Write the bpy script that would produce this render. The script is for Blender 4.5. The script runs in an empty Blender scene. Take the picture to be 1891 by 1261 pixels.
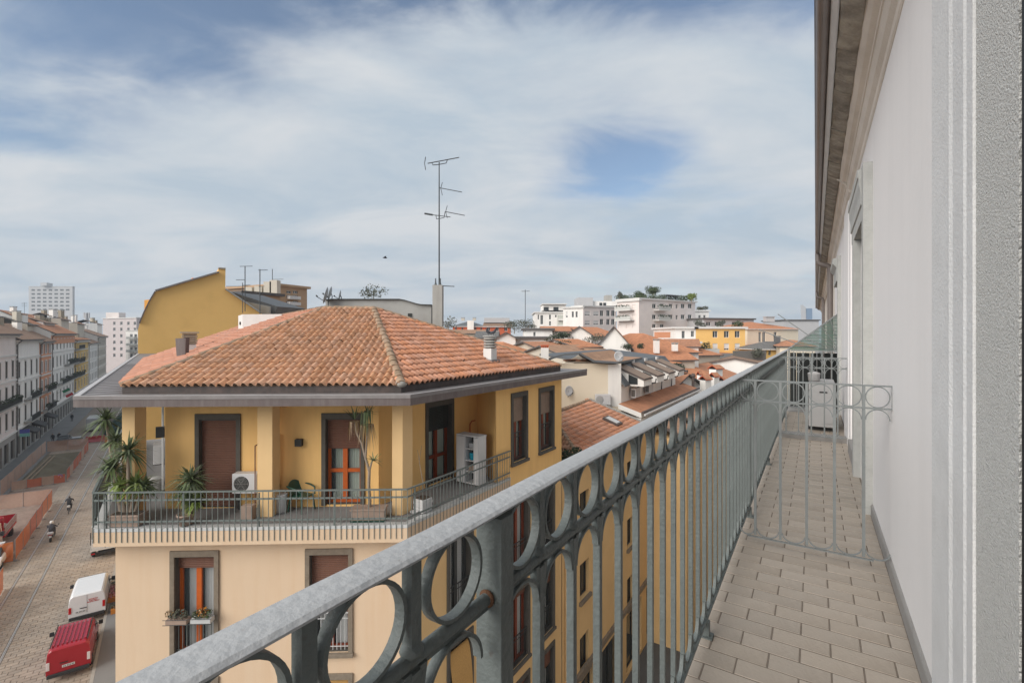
import bpy, bmesh, math, random
from mathutils import Vector, Matrix
random.seed(7)
D = bpy.data
scene = bpy.context.scene
COL = scene.collection
R = math.radians

# ---------------------------------------------------------------- camera
F, CX, Y0, EYE = 880.0, 945.5, 618.0, 19.0      # focal length, centre and horizon in photo pixels, eye height above street
cam_d = D.cameras.new('Camera'); cam = D.objects.new('Camera', cam_d); COL.objects.link(cam)
cam.location = (0, 0, EYE); cam.rotation_euler = (R(90), 0, 0)
cam_d.sensor_width = 36.0; cam_d.lens = 36.0 * F / 1891.0
cam_d.shift_y = -(630.5 - Y0) / 1891.0
cam_d.clip_start = 0.02; cam_d.clip_end = 6000
scene.camera = cam

# ---------------------------------------------------------------- sky and sun
SUN_DIR = Vector((-0.74, -0.66, 0.56)).normalized()      # towards the sun
elev = math.asin(SUN_DIR.z); azim = math.atan2(SUN_DIR.x, SUN_DIR.y)
w = D.worlds.new('World'); scene.world = w; w.use_nodes = True
nt = w.node_tree; nt.nodes.clear()
def N(tree, typ, **kw):
    n = tree.nodes.new(typ)
    for k, v in kw.items(): setattr(n, k, v)
    return n
def build_world():
    L = nt.links.new
    out = N(nt, 'ShaderNodeOutputWorld'); mix = N(nt, 'ShaderNodeMixShader')
    b1 = N(nt, 'ShaderNodeBackground'); b2 = N(nt, 'ShaderNodeBackground')
    sky = N(nt, 'ShaderNodeTexSky', sky_type='NISHITA', sun_disc=False)
    sky.sun_elevation = elev; sky.sun_rotation = azim; sky.altitude = 100; sky.air_density = 1.0; sky.dust_density = 0.6; sky.ozone_density = 1.0
    L(sky.outputs[0], b1.inputs[0]); b1.inputs[1].default_value = 0.068
    tc = N(nt, 'ShaderNodeTexCoord'); sep = N(nt, 'ShaderNodeSeparateXYZ'); L(tc.outputs['Generated'], sep.inputs[0])
    def M(op, a, b=None, c=None):
        m = N(nt, 'ShaderNodeMath', operation=op)
        for i, x in enumerate((a, b, c)):
            if x is None: continue
            if isinstance(x, (int, float)): m.inputs[i].default_value = x
            else: L(x, m.inputs[i])
        return m.outputs[0]
    zz = M('ADD', M('MAXIMUM', sep.outputs[2], 0.0), 0.16)
    px = M('DIVIDE', sep.outputs[0], zz); py = M('DIVIDE', sep.outputs[1], zz)      # a cloud layer seen in perspective
    comb = N(nt, 'ShaderNodeCombineXYZ'); L(px, comb.inputs[0]); L(py, comb.inputs[1])
    def noise(scale, detail, rough, off, dist=0.0, sc=(1, 1, 1)):
        mp = N(nt, 'ShaderNodeMapping'); L(comb.outputs[0], mp.inputs[0]); mp.inputs['Location'].default_value = off; mp.inputs['Scale'].default_value = sc
        n = N(nt, 'ShaderNodeTexNoise'); L(mp.outputs[0], n.inputs['Vector'])
        n.inputs['Scale'].default_value = scale; n.inputs['Detail'].default_value = detail; n.inputs['Roughness'].default_value = rough; n.inputs['Distortion'].default_value = dist
        return n.outputs['Fac']
    big = noise(0.62, 3, 0.5, (3.1, 1.7, 0), 0.3)
    fine = noise(1.25, 9, 0.58, (0.4, 5.2, 0), 0.35, (1.0, 1.3, 1))
    # openings in the cloud deck where the photograph shows blue: place in the layer, size, depth
    holes = None
    for cx, cy, sx, sy, dep in ((0.44, 1.90, 0.27, 0.36, 0.88), (-0.05, 1.10, 0.50, 0.17, 0.62), (-1.00, 1.24, 0.36, 0.18, 0.55),
                                (-1.70, 1.45, 0.50, 0.26, 0.66), (0.50, 1.06, 0.34, 0.13, 0.62), (-0.55, 1.0, 0.6, 0.14, 0.6),
                                (-2.6, -0.6, 0.5, 0.4, 0.5), (1.9, -0.9, 0.5, 0.5, 0.5), (0.1, -1.6, 0.6, 0.4, 0.5), (2.8, 0.9, 0.5, 0.4, 0.4)):
        dx = M('DIVIDE', M('SUBTRACT', px, cx), sx); dy = M('DIVIDE', M('SUBTRACT', py, cy), sy)
        r2 = M('ADD', M('MULTIPLY', dx, dx), M('MULTIPLY', dy, dy))
        g = M('MULTIPLY', M('POWER', 2.718, M('MULTIPLY', r2, -1.0)), dep)
        holes = g if holes is None else M('ADD', holes, g)
    ragged = noise(2.0, 8, 0.6, (2.7, 9.1, 0), 0.5, (1.0, 1.3, 1))
    rg = N(nt, 'ShaderNodeMapRange'); L(ragged, rg.inputs[0]); rg.inputs[1].default_value = 0.34; rg.inputs[2].default_value = 0.64; rg.inputs[3].default_value = 0.38; rg.inputs[4].default_value = 1.12
    holes = M('MULTIPLY', holes, rg.outputs[0])
    dens = M('ADD', M('MULTIPLY', big, 0.55), M('MULTIPLY', fine, 0.95))
    dens = M('SUBTRACT', M('ADD', dens, 0.24), holes)
    mr = N(nt, 'ShaderNodeMapRange', interpolation_type='SMOOTHSTEP'); L(dens, mr.inputs[0])
    mr.inputs[1].default_value = 0.30; mr.inputs[2].default_value = 1.0; mr.inputs[3].default_value = 0.05; mr.inputs[4].default_value = 1.0
    hz = N(nt, 'ShaderNodeMapRange'); L(sep.outputs[2], hz.inputs[0]); hz.inputs[1].default_value = 0.02; hz.inputs[2].default_value = 0.22
    hz.inputs[3].default_value = 0.95; hz.inputs[4].default_value = 0.0
    fac = M('MAXIMUM', mr.outputs[0], hz.outputs[0])
    shade = noise(1.05, 9, 0.60, (7.3, 2.2, 0), 0.5, (1.0, 1.6, 1))
    cr = N(nt, 'ShaderNodeValToRGB'); L(shade, cr.inputs[0])
    cr.color_ramp.elements[0].position = 0.36; cr.color_ramp.elements[0].color = (0.245, 0.290, 0.335, 1)
    cr.color_ramp.elements[1].position = 0.63; cr.color_ramp.elements[1].color = (0.345, 0.360, 0.376, 1)
    L(cr.outputs[0], b2.inputs[0]); b2.inputs[1].default_value = 1.0
    L(fac, mix.inputs[0]); L(b1.outputs[0], mix.inputs[1]); L(b2.outputs[0], mix.inputs[2]); L(mix.outputs[0], out.inputs[0])
build_world()
sun_d = D.lights.new('Sun', 'SUN'); sun_d.energy = 2.1; sun_d.angle = R(50); sun_d.color = (1.0, 0.955, 0.89)
sun = D.objects.new('Sun', sun_d); COL.objects.link(sun); sun.location = (0, 0, 80)
sun.rotation_euler = SUN_DIR.to_track_quat('Z', 'Y').to_euler()
vs = scene.view_settings
vs.view_transform = 'Standard'; vs.look = 'None'; vs.gamma = 1.0; vs.use_curve_mapping = False; vs.exposure = 0.98

# ---------------------------------------------------------------- pixels to places
V = Vector
def P(x, y, Z): return V(((x - CX) / F * Z, Z, EYE - (y - Y0) / F * Z))
def PZ(x, y, z):
    Z = (EYE - z) * F / (y - Y0); return P(x, y, Z)
def hit(x, y, Q, n):
    r = V(((x - CX) / F, 1, -(y - Y0) / F)); c = V((0, 0, EYE)); n = V(n)
    return c + r * ((V(Q) - c).dot(n) / r.dot(n))
def on_line(px, Q, d):                       # plan point of a line (Q, d) seen in column px
    t = (px - CX) / F; k = (t * Q[1] - Q[0]) / (d[0] - t * d[1]); return V((Q[0] + k * d[0], Q[1] + k * d[1], 0))
def cross_lines(Q1, d1, Q2, d2):
    den = d1[0] * d2[1] - d1[1] * d2[0]
    k = ((Q2[0] - Q1[0]) * d2[1] - (Q2[1] - Q1[1]) * d2[0]) / den
    return V((Q1[0] + k * d1[0], Q1[1] + k * d1[1], 0))
def at(p, z): return V((p[0], p[1], z))
PHI = math.atan((1506 - CX) / F)
BD = V((math.sin(PHI), math.cos(PHI), 0)); BN = V((math.cos(PHI), -math.sin(PHI), 0))
def B(s, n, z): return BD * s + BN * n + V((0, 0, EYE + z))     # balcony frame: along, out to the wall, height from the eye
SA = R(36.0)
SU = V((-math.sin(SA), math.cos(SA), 0)); SW = V((math.cos(SA), math.sin(SA), 0))
def S(u, w_, z=0.0): return SU * u + SW * w_ + V((0, 0, z))      # street frame: along the street, to its right, height
UP = V((0, 0, 1))

# ---------------------------------------------------------------- mesh collecting
class MB:
    def __init__(s): s.v = []; s.f = []; s.m = []; s.uv = []; s.sm = []
    def add(s, verts, faces, mi=0, uvs=None, smooth=False):
        o = len(s.v); s.v += [tuple(p) for p in verts]
        for i, f in enumerate(faces):
            s.f.append(tuple(o + k for k in f)); s.m.append(mi); s.uv.append(uvs[i] if uvs else None); s.sm.append(smooth)
        return s
    def box(s, c, size, ax=None, mi=0):
        c = V(c); u, v, w_ = ax if ax else (V((1, 0, 0)), V((0, 1, 0)), UP)
        a, b, e = V(u) * size[0] / 2, V(v) * size[1] / 2, V(w_) * size[2] / 2
        p = [c + i * a + j * b + k * e for k in (-1, 1) for j in (-1, 1) for i in (-1, 1)]
        return s.add(p, [(0, 2, 3, 1), (4, 5, 7, 6), (0, 1, 5, 4), (2, 6, 7, 3), (0, 4, 6, 2), (1, 3, 7, 5)], mi)
    def bbox(s, p, q, mi=0):
        p, q = V(p), V(q); return s.box((p + q) / 2, [abs(q[i] - p[i]) for i in range(3)], None, mi)
    def beam(s, p, q, wd, ht, mi=0, up=UP):
        p, q = V(p), V(q); d = (q - p); l = d.length; d.normalize()
        side = d.cross(up)
        if side.length < 1e-4: side = d.cross(V((1, 0, 0)))
        side.normalize(); u2 = side.cross(d)
        return s.box((p + q) / 2, (l, wd, ht), (d, side, u2), mi)
    def ext(s, poly, vec, mi=0, caps=True):
        poly = [V(p) for p in poly]; n = len(poly); vec = V(vec)
        vs_ = poly + [p + vec for p in poly]
        fs = [(i, (i + 1) % n, n + (i + 1) % n, n + i) for i in range(n)]
        if caps: fs += [tuple(range(n - 1, -1, -1)), tuple(range(n, 2 * n))]
        return s.add(vs_, fs, mi)
    def prism(s, pts, z0, z1, mi=0): return s.ext([V((p[0], p[1], z0)) for p in pts], V((0, 0, z1 - z0)), mi)
    def tube(s, path, r, seg=8, mi=0, smooth=True):
        path = [V(p) for p in path]; n = len(path)
        rs = r if isinstance(r, (list, tuple)) else [r] * n
        vs_ = []; prev = None
        for i, p in enumerate(path):
            d = (path[min(i + 1, n - 1)] - path[max(i - 1, 0)]).normalized()
            a = d.cross(UP) if prev is None else prev - d * prev.dot(d)
            if a.length < 1e-3: a = d.cross(V((1, 0, 0)))
            a.normalize(); prev = a; b = d.cross(a)
            for k in range(seg):
                t = 2 * math.pi * k / seg; vs_.append(p + (a * math.cos(t) + b * math.sin(t)) * rs[i])
        fs = [(i * seg + k, i * seg + (k + 1) % seg, (i + 1) * seg + (k + 1) % seg, (i + 1) * seg + k) for i in range(n - 1) for k in range(seg)]
        s.add(vs_, fs, mi, None, smooth)
        s.add(vs_[:seg], [tuple(range(seg - 1, -1, -1))], mi); s.add(vs_[-seg:], [tuple(range(seg))], mi)
        return s
    def lathe(s, prof, base, seg=12, mi=0, axis=UP, smooth=True):
        base = V(base); ax = V(axis).normalized(); a = ax.cross(V((1, 0, 0)))
        if a.length < 1e-3: a = ax.cross(V((0, 1, 0)))
        a.normalize(); b = ax.cross(a); vs_ = []
        for r_, z in prof:
            for k in range(seg):
                t = 2 * math.pi * k / seg; vs_.append(base + ax * z + (a * math.cos(t) + b * math.sin(t)) * max(r_, 1e-4))
        fs = [(i * seg + k, i * seg + (k + 1) % seg, (i + 1) * seg + (k + 1) % seg, (i + 1) * seg + k) for i in range(len(prof) - 1) for k in range(seg)]
        fs += [tuple(range(seg - 1, -1, -1)), tuple(range((len(prof) - 1) * seg, len(prof) * seg))]
        return s.add(vs_, fs, mi, None, smooth)
    def ribbon(s, path, axis_w, wd, th, mi=0):        # flat bar bent along a path: wd along axis_w, th in the bending plane
        path = [V(p) for p in path]; aw = V(axis_w).normalized(); n = len(path); vs_ = []
        for i, p in enumerate(path):
            d = (path[min(i + 1, n - 1)] - path[max(i - 1, 0)]).normalized(); q = aw.cross(d).normalized()
            for a, b in ((-1, -1), (1, -1), (1, 1), (-1, 1)): vs_.append(p + aw * a * wd / 2 + q * b * th / 2)
        fs = [(i * 4 + k, i * 4 + (k + 1) % 4, i * 4 + 4 + (k + 1) % 4, i * 4 + 4 + k) for i in range(n - 1) for k in range(4)]
        fs += [(3, 2, 1, 0), tuple((n - 1) * 4 + k for k in range(4))]
        return s.add(vs_, fs, mi)
    def sphere(s, c, r, seg=10, ring=6, mi=0, sc=(1, 1, 1)):
        c = V(c); vs_ = []; 
        for i in range(ring + 1):
            a = math.pi * i / ring
            for k in range(seg):
                t = 2 * math.pi * k / seg; vs_.append(c + V((math.sin(a) * math.cos(t) * r * sc[0], math.sin(a) * math.sin(t) * r * sc[1], -math.cos(a) * r * sc[2])))
        return s.add(vs_, [(i * seg + k, i * seg + (k + 1) % seg, (i + 1) * seg + (k + 1) % seg, (i + 1) * seg + k) for i in range(ring) for k in range(seg)], mi, None, True)
    def roof(s, pts, e, mi=0):                           # a roof plane with metre UVs: u along the eave e, v up the slope
        pts = [V(p) for p in pts]; n = (pts[1] - pts[0]).cross(pts[2] - pts[0]).normalized(); e = V(e).normalized()
        g = n.cross(e); g = -g if g.z < 0 else g
        return s.add(pts, [tuple(range(len(pts)))], mi, [[(p.dot(e), p.dot(g)) for p in pts]])
    def mesh(s, name, mats, fix=True):
        me = D.meshes.new(name); me.from_pydata(s.v, [], s.f)
        for m in (mats if isinstance(mats, (list, tuple)) else [mats]): me.materials.append(m)
        me.polygons.foreach_set('material_index', s.m); me.polygons.foreach_set('use_smooth', s.sm)
        if any(u for u in s.uv):
            l = me.uv_layers.new(name='UVMap'); k = 0
            for i, f in enumerate(s.f):
                for j in range(len(f)):
                    if s.uv[i]: l.data[k].uv = s.uv[i][j]
                    k += 1
        if fix:
            bm = bmesh.new(); bm.from_mesh(me); bmesh.ops.recalc_face_normals(bm, faces=bm.faces); bm.to_mesh(me); bm.free()
        return me
    def build(s, name, mats, parent=None, fix=True, bevel=0, **tags):
        o = D.objects.new(name, s.mesh(name, mats, fix)); COL.objects.link(o)
        if parent:
            o.parent = parent
            if parent.type == 'EMPTY': o.matrix_parent_inverse = Matrix.Translation(-V(parent.location))
        if bevel:
            b = o.modifiers.new('bevel', 'BEVEL'); b.width = bevel; b.segments = 2; b.limit_method = 'ANGLE'; b.angle_limit = R(40)
        for k, v_ in tags.items(): o[k] = v_
        return o
def thing(name, label, cat, group=None, loc=(0, 0, 0)):
    o = D.objects.new(name, None); COL.objects.link(o); o.location = loc; o.empty_display_size = 0.2
    o['label'] = label; o['category'] = cat
    if group: o['group'] = group
    return o
def inst(name, me, parent=None, loc=None, mat=None):
    o = D.objects.new(name, me); COL.objects.link(o)
    if mat is not None: o.matrix_local = mat
    elif loc is not None: o.location = loc
    if parent: o.parent = parent
    return o
def part(name, mats, parent, fn, **k):
    m = MB(); fn(m); return m.build(name, mats, parent, **k)

# ---------------------------------------------------------------- materials
def mat(name, col, rough=0.7, var=0.12, scale=3.0, bump=0.0, bscale=40.0, dirt=None, dirt_amt=0.0, dirt_scale=1.2, metal=0.0, rand=0.0, streak=False, island=0.0, spec=0.4, drange=(0.45, 0.75)):
    m = D.materials.new(name); m.use_nodes = True; t = m.node_tree; L = t.links.new
    bs = t.nodes['Principled BSDF']; bs.inputs['Roughness'].default_value = rough; bs.inputs['Metallic'].default_value = metal
    bs.inputs['Specular IOR Level'].default_value = spec
    tc = N(t, 'ShaderNodeTexCoord'); vec = tc.outputs['Object']
    n1 = N(t, 'ShaderNodeTexNoise'); L(vec, n1.inputs['Vector']); n1.inputs['Scale'].default_value = scale; n1.inputs['Detail'].default_value = 6; n1.inputs['Roughness'].default_value = 0.6
    mx = N(t, 'ShaderNodeMix', data_type='RGBA'); L(n1.outputs['Fac'], mx.inputs[0])
    mx.inputs[6].default_value = (*[max(0, c * (1 - var * 1.6)) for c in col], 1); mx.inputs[7].default_value = (*[min(1, c * (1 + var * 1.6)) for c in col], 1)
    colr = mx.outputs[2]
    if dirt:
        mp = N(t, 'ShaderNodeMapping'); L(vec, mp.inputs[0])
        if streak: mp.inputs['Scale'].default_value = (3.0, 3.0, 0.25)
        n2 = N(t, 'ShaderNodeTexNoise'); L(mp.outputs[0], n2.inputs['Vector']); n2.inputs['Scale'].default_value = dirt_scale; n2.inputs['Detail'].default_value = 8; n2.inputs['Roughness'].default_value = 0.65
        r = N(t, 'ShaderNodeMapRange'); L(n2.outputs['Fac'], r.inputs[0]); r.inputs[1].default_value = drange[0]; r.inputs[2].default_value = drange[1]; r.inputs[4].default_value = dirt_amt
        m2 = N(t, 'ShaderNodeMix', data_type='RGBA'); L(r.outputs[0], m2.inputs[0]); L(colr, m2.inputs[6]); m2.inputs[7].default_value = (*dirt, 1); colr = m2.outputs[2]
    if rand or island:
        amt = rand or island
        oi = N(t, 'ShaderNodeObjectInfo'); ge = N(t, 'ShaderNodeNewGeometry')
        a = N(t, 'ShaderNodeMath', operation='ADD'); L(oi.outputs['Random'], a.inputs[0]); L(ge.outputs['Random Per Island'], a.inputs[1])
        f = N(t, 'ShaderNodeMath', operation='FRACT'); L(a.outputs[0], f.inputs[0])
        hs = N(t, 'ShaderNodeHueSaturation'); L(colr, hs.inputs['Color'])
        r2 = N(t, 'ShaderNodeMapRange'); L(f.outputs[0], r2.inputs[0]); r2.inputs[3].default_value = 1 - amt; r2.inputs[4].default_value = 1 + amt; L(r2.outputs[0], hs.inputs['Value'])
        wn = N(t, 'ShaderNodeTexWhiteNoise', noise_dimensions='1D'); L(f.outputs[0], wn.inputs['W'])
        r3 = N(t, 'ShaderNodeMapRange'); L(wn.outputs['Value'], r3.inputs[0]); r3.inputs[3].default_value = 1 - amt; r3.inputs[4].default_value = 1 + amt * 0.4; L(r3.outputs[0], hs.inputs['Saturation'])
        colr = hs.outputs[0]
    L(colr, bs.inputs['Base Color'])
    if bump:
        n3 = N(t, 'ShaderNodeTexNoise'); L(vec, n3.inputs['Vector']); n3.inputs['Scale'].default_value = bscale; n3.inputs['Detail'].default_value = 5
        bp = N(t, 'ShaderNodeBump'); L(n3.outputs['Fac'], bp.inputs['Height']); bp.inputs['Strength'].default_value = bump; bp.inputs['Distance'].default_value = 0.02; L(bp.outputs[0], bs.inputs['Normal'])
    return m
def tile_mat(name, col, pu=0.22, pv=0.36, var=0.25):          # far tiled roofs, metre UVs
    m = D.materials.new(name); m.use_nodes = True; t = m.node_tree; L = t.links.new
    bs = t.nodes['Principled BSDF']; bs.inputs['Roughness'].default_value = 0.85; bs.inputs['Specular IOR Level'].default_value = 0.2
    uv = N(t, 'ShaderNodeUVMap'); uv.uv_map = 'UVMap'; sp = N(t, 'ShaderNodeSeparateXYZ'); L(uv.outputs[0], sp.inputs[0])
    def M(op, a, b=None):
        q = N(t, 'ShaderNodeMath', operation=op)
        for i, x in enumerate((a, b)):
            if x is None: continue
            if isinstance(x, (int, float)): q.inputs[i].default_value = x
            else: L(x, q.inputs[i])
        return q.outputs[0]
    a = M('DIVIDE', sp.outputs[0], pu); b = M('DIVIDE', sp.outputs[1], pv)
    cb = N(t, 'ShaderNodeCombineXYZ'); L(M('FLOOR', a), cb.inputs[0]); L(M('FLOOR', b), cb.inputs[1])
    wn = N(t, 'ShaderNodeTexWhiteNoise', noise_dimensions='2D'); L(cb.outputs[0], wn.inputs['Vector'])
    hgt = M('ADD', M('MULTIPLY', M('ABSOLUTE', M('SINE', M('MULTIPLY', a, math.pi))), 0.06), M('MULTIPLY', M('SUBTRACT', 1.0, M('FRACT', b)), 0.05))
    bp = N(t, 'ShaderNodeBump'); L(hgt, bp.inputs['Height']); bp.inputs['Strength'].default_value = 0.9; bp.inputs['Distance'].default_value = 1.0; L(bp.outputs[0], bs.inputs['Normal'])
    tc = N(t, 'ShaderNodeTexCoord'); n1 = N(t, 'ShaderNodeTexNoise'); L(tc.outputs['Object'], n1.inputs['Vector']); n1.inputs['Scale'].default_value = 0.9; n1.inputs['Detail'].default_value = 7; n1.inputs['Roughness'].default_value = 0.65
    f = M('ADD', M('MULTIPLY', wn.outputs['Value'], 0.5), M('MULTIPLY', n1.outputs['Fac'], 0.5))
    mx = N(t, 'ShaderNodeMix', data_type='RGBA'); L(f, mx.inputs[0])
    mx.inputs[6].default_value = (*[c * (1 - var) for c in col], 1); mx.inputs[7].default_value = (*[min(1, c * (1 + var)) for c in col], 1)
    L(mx.outputs[2], bs.inputs['Base Color']); return m
def glass_mat(name, tint=(0.035, 0.04, 0.042), clear=0.0):
    m = D.materials.new(name); m.use_nodes = True; t = m.node_tree; L = t.links.new; bs = t.nodes['Principled BSDF']
    bs.inputs['Base Color'].default_value = (*tint, 1); bs.inputs['Roughness'].default_value = 0.10; bs.inputs['Specular IOR Level'].default_value = 0.4
    if clear:
        tr = N(t, 'ShaderNodeBsdfTransparent'); mx = N(t, 'ShaderNodeMixShader'); mx.inputs[0].default_value = 1 - clear
        L(tr.outputs[0], mx.inputs[1]); L(bs.outputs[0], mx.inputs[2]); L(mx.outputs[0], t.nodes['Material Output'].inputs[0])
    return m
M_ = {}
def mk(key, *a, **k): M_[key] = mat(key, *a, **k); return M_[key]
M_GLASS = glass_mat('window_glass'); M_CLEAR = glass_mat('clear_pane', (0.2, 0.22, 0.22), 0.72)

# ---------------------------------------------------------------- walls with real openings
def wall(mb, O, U, Ln, Ht, ops=(), depth=0.2, mi=0, mi_rev=None, back=None):
    O, U = V(O), V(U).normalized(); nin = UP.cross(U)       # U runs left to right seen from outside; nin points into the building
    us = sorted({0.0, Ln, *[max(0, min(Ln, v)) for o in ops for v in o[:2]]}); zs = sorted({0.0, Ht, *[max(0, min(Ht, v)) for o in ops for v in o[2:4]]})
    def pt(u, z, d=0): return O + U * u + UP * z + nin * d
    for i in range(len(us) - 1):
        j = 0
        while j < len(zs) - 1:
            cu, cz = (us[i] + us[i + 1]) / 2, (zs[j] + zs[j + 1]) / 2
            if not any(o[0] < cu < o[1] and o[2] < cz < o[3] for o in ops):
                mb.add([pt(us[i], zs[j]), pt(us[i + 1], zs[j]), pt(us[i + 1], zs[j + 1]), pt(us[i], zs[j + 1])], [(0, 1, 2, 3)], mi)
            j += 1
    mr = mi if mi_rev is None else mi_rev
    for o in ops:
        a, b, c, d = o[:4]
        q = [pt(a, c), pt(b, c), pt(b, d), pt(a, d), pt(a, c, depth), pt(b, c, depth), pt(b, d, depth), pt(a, d, depth)]
        mb.add(q, [(0, 4, 5, 1), (1, 5, 6, 2), (2, 6, 7, 3), (3, 7, 4, 0)], mr)
        if back is not None:
            mb.add([pt(a, c, depth + .005), pt(b, c, depth + .005), pt(b, d, depth + .005), pt(a, d, depth + .005)], [(0, 1, 2, 3)], back)
def simple_window(parent, O, U, op, depth=0.18, fm=None, gm=None, bars=1, fw=0.07):
    O, U = V(O), V(U).normalized(); nin = UP.cross(U); a, b, c, d = op[:4]; m = MB(); ax = (U, nin, UP)
    def bx(u0, u1, z0, z1, dep, th): m.box(O + U * (u0 + u1) / 2 + UP * (z0 + z1) / 2 + nin * dep, (u1 - u0, th, z1 - z0), ax)
    dd = depth - 0.05
    bx(a, a + fw, c, d, dd, .06); bx(b - fw, b, c, d, dd, .06); bx(a + fw, b - fw, d - fw, d, dd, .058); bx(a + fw, b - fw, c, c + fw, dd, .058)
    for k in range(bars):
        x = a + (b - a) * (k + 1) / (bars + 1); bx(x - fw * .45, x + fw * .45, c + fw, d - fw, dd, .062)
    wn = m.build('window', fm, parent)
    g = MB(); p = O + nin * (dd + .012)
    g.add([p + U * a + UP * c, p + U * b + UP * c, p + U * b + UP * d, p + U * a + UP * d], [(0, 1, 2, 3)])
    g.build('pane', gm or M_GLASS, wn, fix=False)
    return wn
# ================================================================ materials
mk('white_plaster', (0.83, 0.80, 0.785), 0.9, 0.04, 0.8, 0.10, 14, (0.52, 0.5, 0.49), 0.18, 0.7, streak=True)
mk('white_moulding', (0.70, 0.695, 0.69), 0.9, 0.06, 4, 0.25, 90, (0.42, 0.41, 0.40), 0.22, 6.0)
mk('roughcast', (0.78, 0.77, 0.74), 0.95, 0.16, 150, 1.0, 170, (0.12, 0.12, 0.11), 0.4, 55.0, drange=(0.60, 0.75))
mk('window_stone', (0.46, 0.46, 0.44), 0.9, 0.10, 14, 0.3, 80, (0.3, 0.3, 0.28), 0.3, 6.0)
mk('cornice_plaster', (0.80, 0.73, 0.65), 0.9, 0.08, 3, 0.2, 60, (0.30, 0.25, 0.20), 0.45, 1.5)
mk('weathered_stone', (0.36, 0.32, 0.265), 0.95, 0.45, 9, 0.9, 30, (0.06, 0.05, 0.042), 0.75, 3.0, island=0.15)
mk('rail_paint', (0.42, 0.425, 0.43), 0.6, 0.09, 3, 0.2, 60, (0.14, 0.09, 0.06), 0.6, 34.0, drange=(0.63, 0.74))
mk('iron_paint', (0.14, 0.158, 0.153), 0.5, 0.16, 9, 0.25, 80, (0.10, 0.06, 0.04), 0.6, 22.0, drange=(0.62, 0.76))
mk('grille_paint', (0.205, 0.22, 0.22), 0.5, 0.10, 12, 0.15, 80, (0.2, 0.18, 0.16), 0.3, 9.0)
mk('gutter_metal', (0.24, 0.21, 0.20), 0.42, 0.15, 5, 0.0, 40, (0.3, 0.28, 0.27), 0.25, 4.0, metal=0.4)
mk('pipe_metal', (0.17, 0.145, 0.135), 0.5, 0.15, 5, 0.05, 40)
mk('klinker', (0.43, 0.365, 0.30), 0.5, 0.10, 9, 0.12, 70, (0.20, 0.155, 0.115), 0.6, 1.7, rand=0.07)
mk('grout', (0.19, 0.155, 0.125), 0.95, 0.2, 30, 0.3, 80)
mk('skirting_stone', (0.31, 0.295, 0.28), 0.8, 0.10, 8, 0.2, 60, (0.2, 0.18, 0.16), 0.4, 4)
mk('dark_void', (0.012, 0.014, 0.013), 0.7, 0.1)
mk('dark_green_wood', (0.02, 0.04, 0.034), 0.5, 0.2, 12)
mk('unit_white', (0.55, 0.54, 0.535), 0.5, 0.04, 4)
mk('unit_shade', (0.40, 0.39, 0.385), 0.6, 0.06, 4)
mk('fan_black', (0.03, 0.03, 0.03), 0.6, 0.2)
mk('wire_green', (0.115, 0.19, 0.155), 0.6, 0.2, 10)
mk('rust', (0.13, 0.065, 0.035), 0.9, 0.4, 30, 0.5, 90)

NW = 0.393                                  # wall face
FLOOR = -1.47
def s_of(px, n):
    t = (px - CX) / F; Z = n / (t * math.cos(PHI) - math.sin(PHI)); return Z * (t * math.sin(PHI) + math.cos(PHI))
# ================================================================ the building we stand on
own = thing('apartment_building', 'white plastered apartment building with stone cornice on the right edge', 'building', None, B(0, 1.2, -EYE))
def opart(name, m, fn, **k):
    mb = MB(); fn(mb); o = mb.build(name, m, None, **k); o.parent = own; o.matrix_parent_inverse = Matrix.Translation(-V(own.location)); return o
s_mo0, s_mo1, s_rc = s_of(1720, NW - .02), s_of(1797, NW - .045), s_of(1882, NW - .045)
W2A, W2B = 5.0, 6.05                        # second french window
def f(mb):
    # seen from the balcony, left to right runs from far to near
    wall(mb, B(13.9, NW, -EYE), -BD, 13.9 + 5, EYE + 2.0, [(13.9 - W2B, 13.9 - W2A, EYE + FLOOR, EYE + 0.98), (13.9 - 11.9, 13.9 - 10.75, EYE + FLOOR, EYE + 0.98), (13.9 - s_rc, 13.9 - s_rc + 1.3, EYE + FLOOR, EYE + 1.9)], 0.3, 0, None, None)
    mb.ext([B(13.9, NW, -EYE), B(13.9, NW + 9, -EYE), B(13.9, NW + 9, 2.6), B(13.9, NW, 2.0)], BD * 0.02)
    mb.ext([B(-5, NW, -EYE), B(-5, NW + 9, -EYE), B(-5, NW + 9, 2.6), B(-5, NW, 2.0)], -BD * 0.02)
opart('wall', M_['white_plaster'], f, fix=False)
opart('wall', M_['cornice_plaster'], lambda mb: mb.ext([B(13.93, NW + .05, -EYE), B(46, NW + .05, -EYE), B(46, NW + .05, 2.0), B(13.93, NW + .05, 2.0)], BN * 8))
for a, b in ((W2A, W2B), (10.75, 11.9), (s_rc - 1.3, s_rc)):
    d = opart('french_window', M_['dark_green_wood'], lambda mb: mb.box(B((a + b) / 2, NW + .36, (FLOOR + 1.9) / 2), (b - a, .08, 1.9 - FLOOR), (BD, BN, UP)))
    g = MB(); g.box(B((a + b) / 2, NW + .315, (FLOOR + .9) / 2), (b - a - .2, .006, .9 - FLOOR - .2), (BD, BN, UP)); g.build('pane', M_GLASS, d)
    
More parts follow.
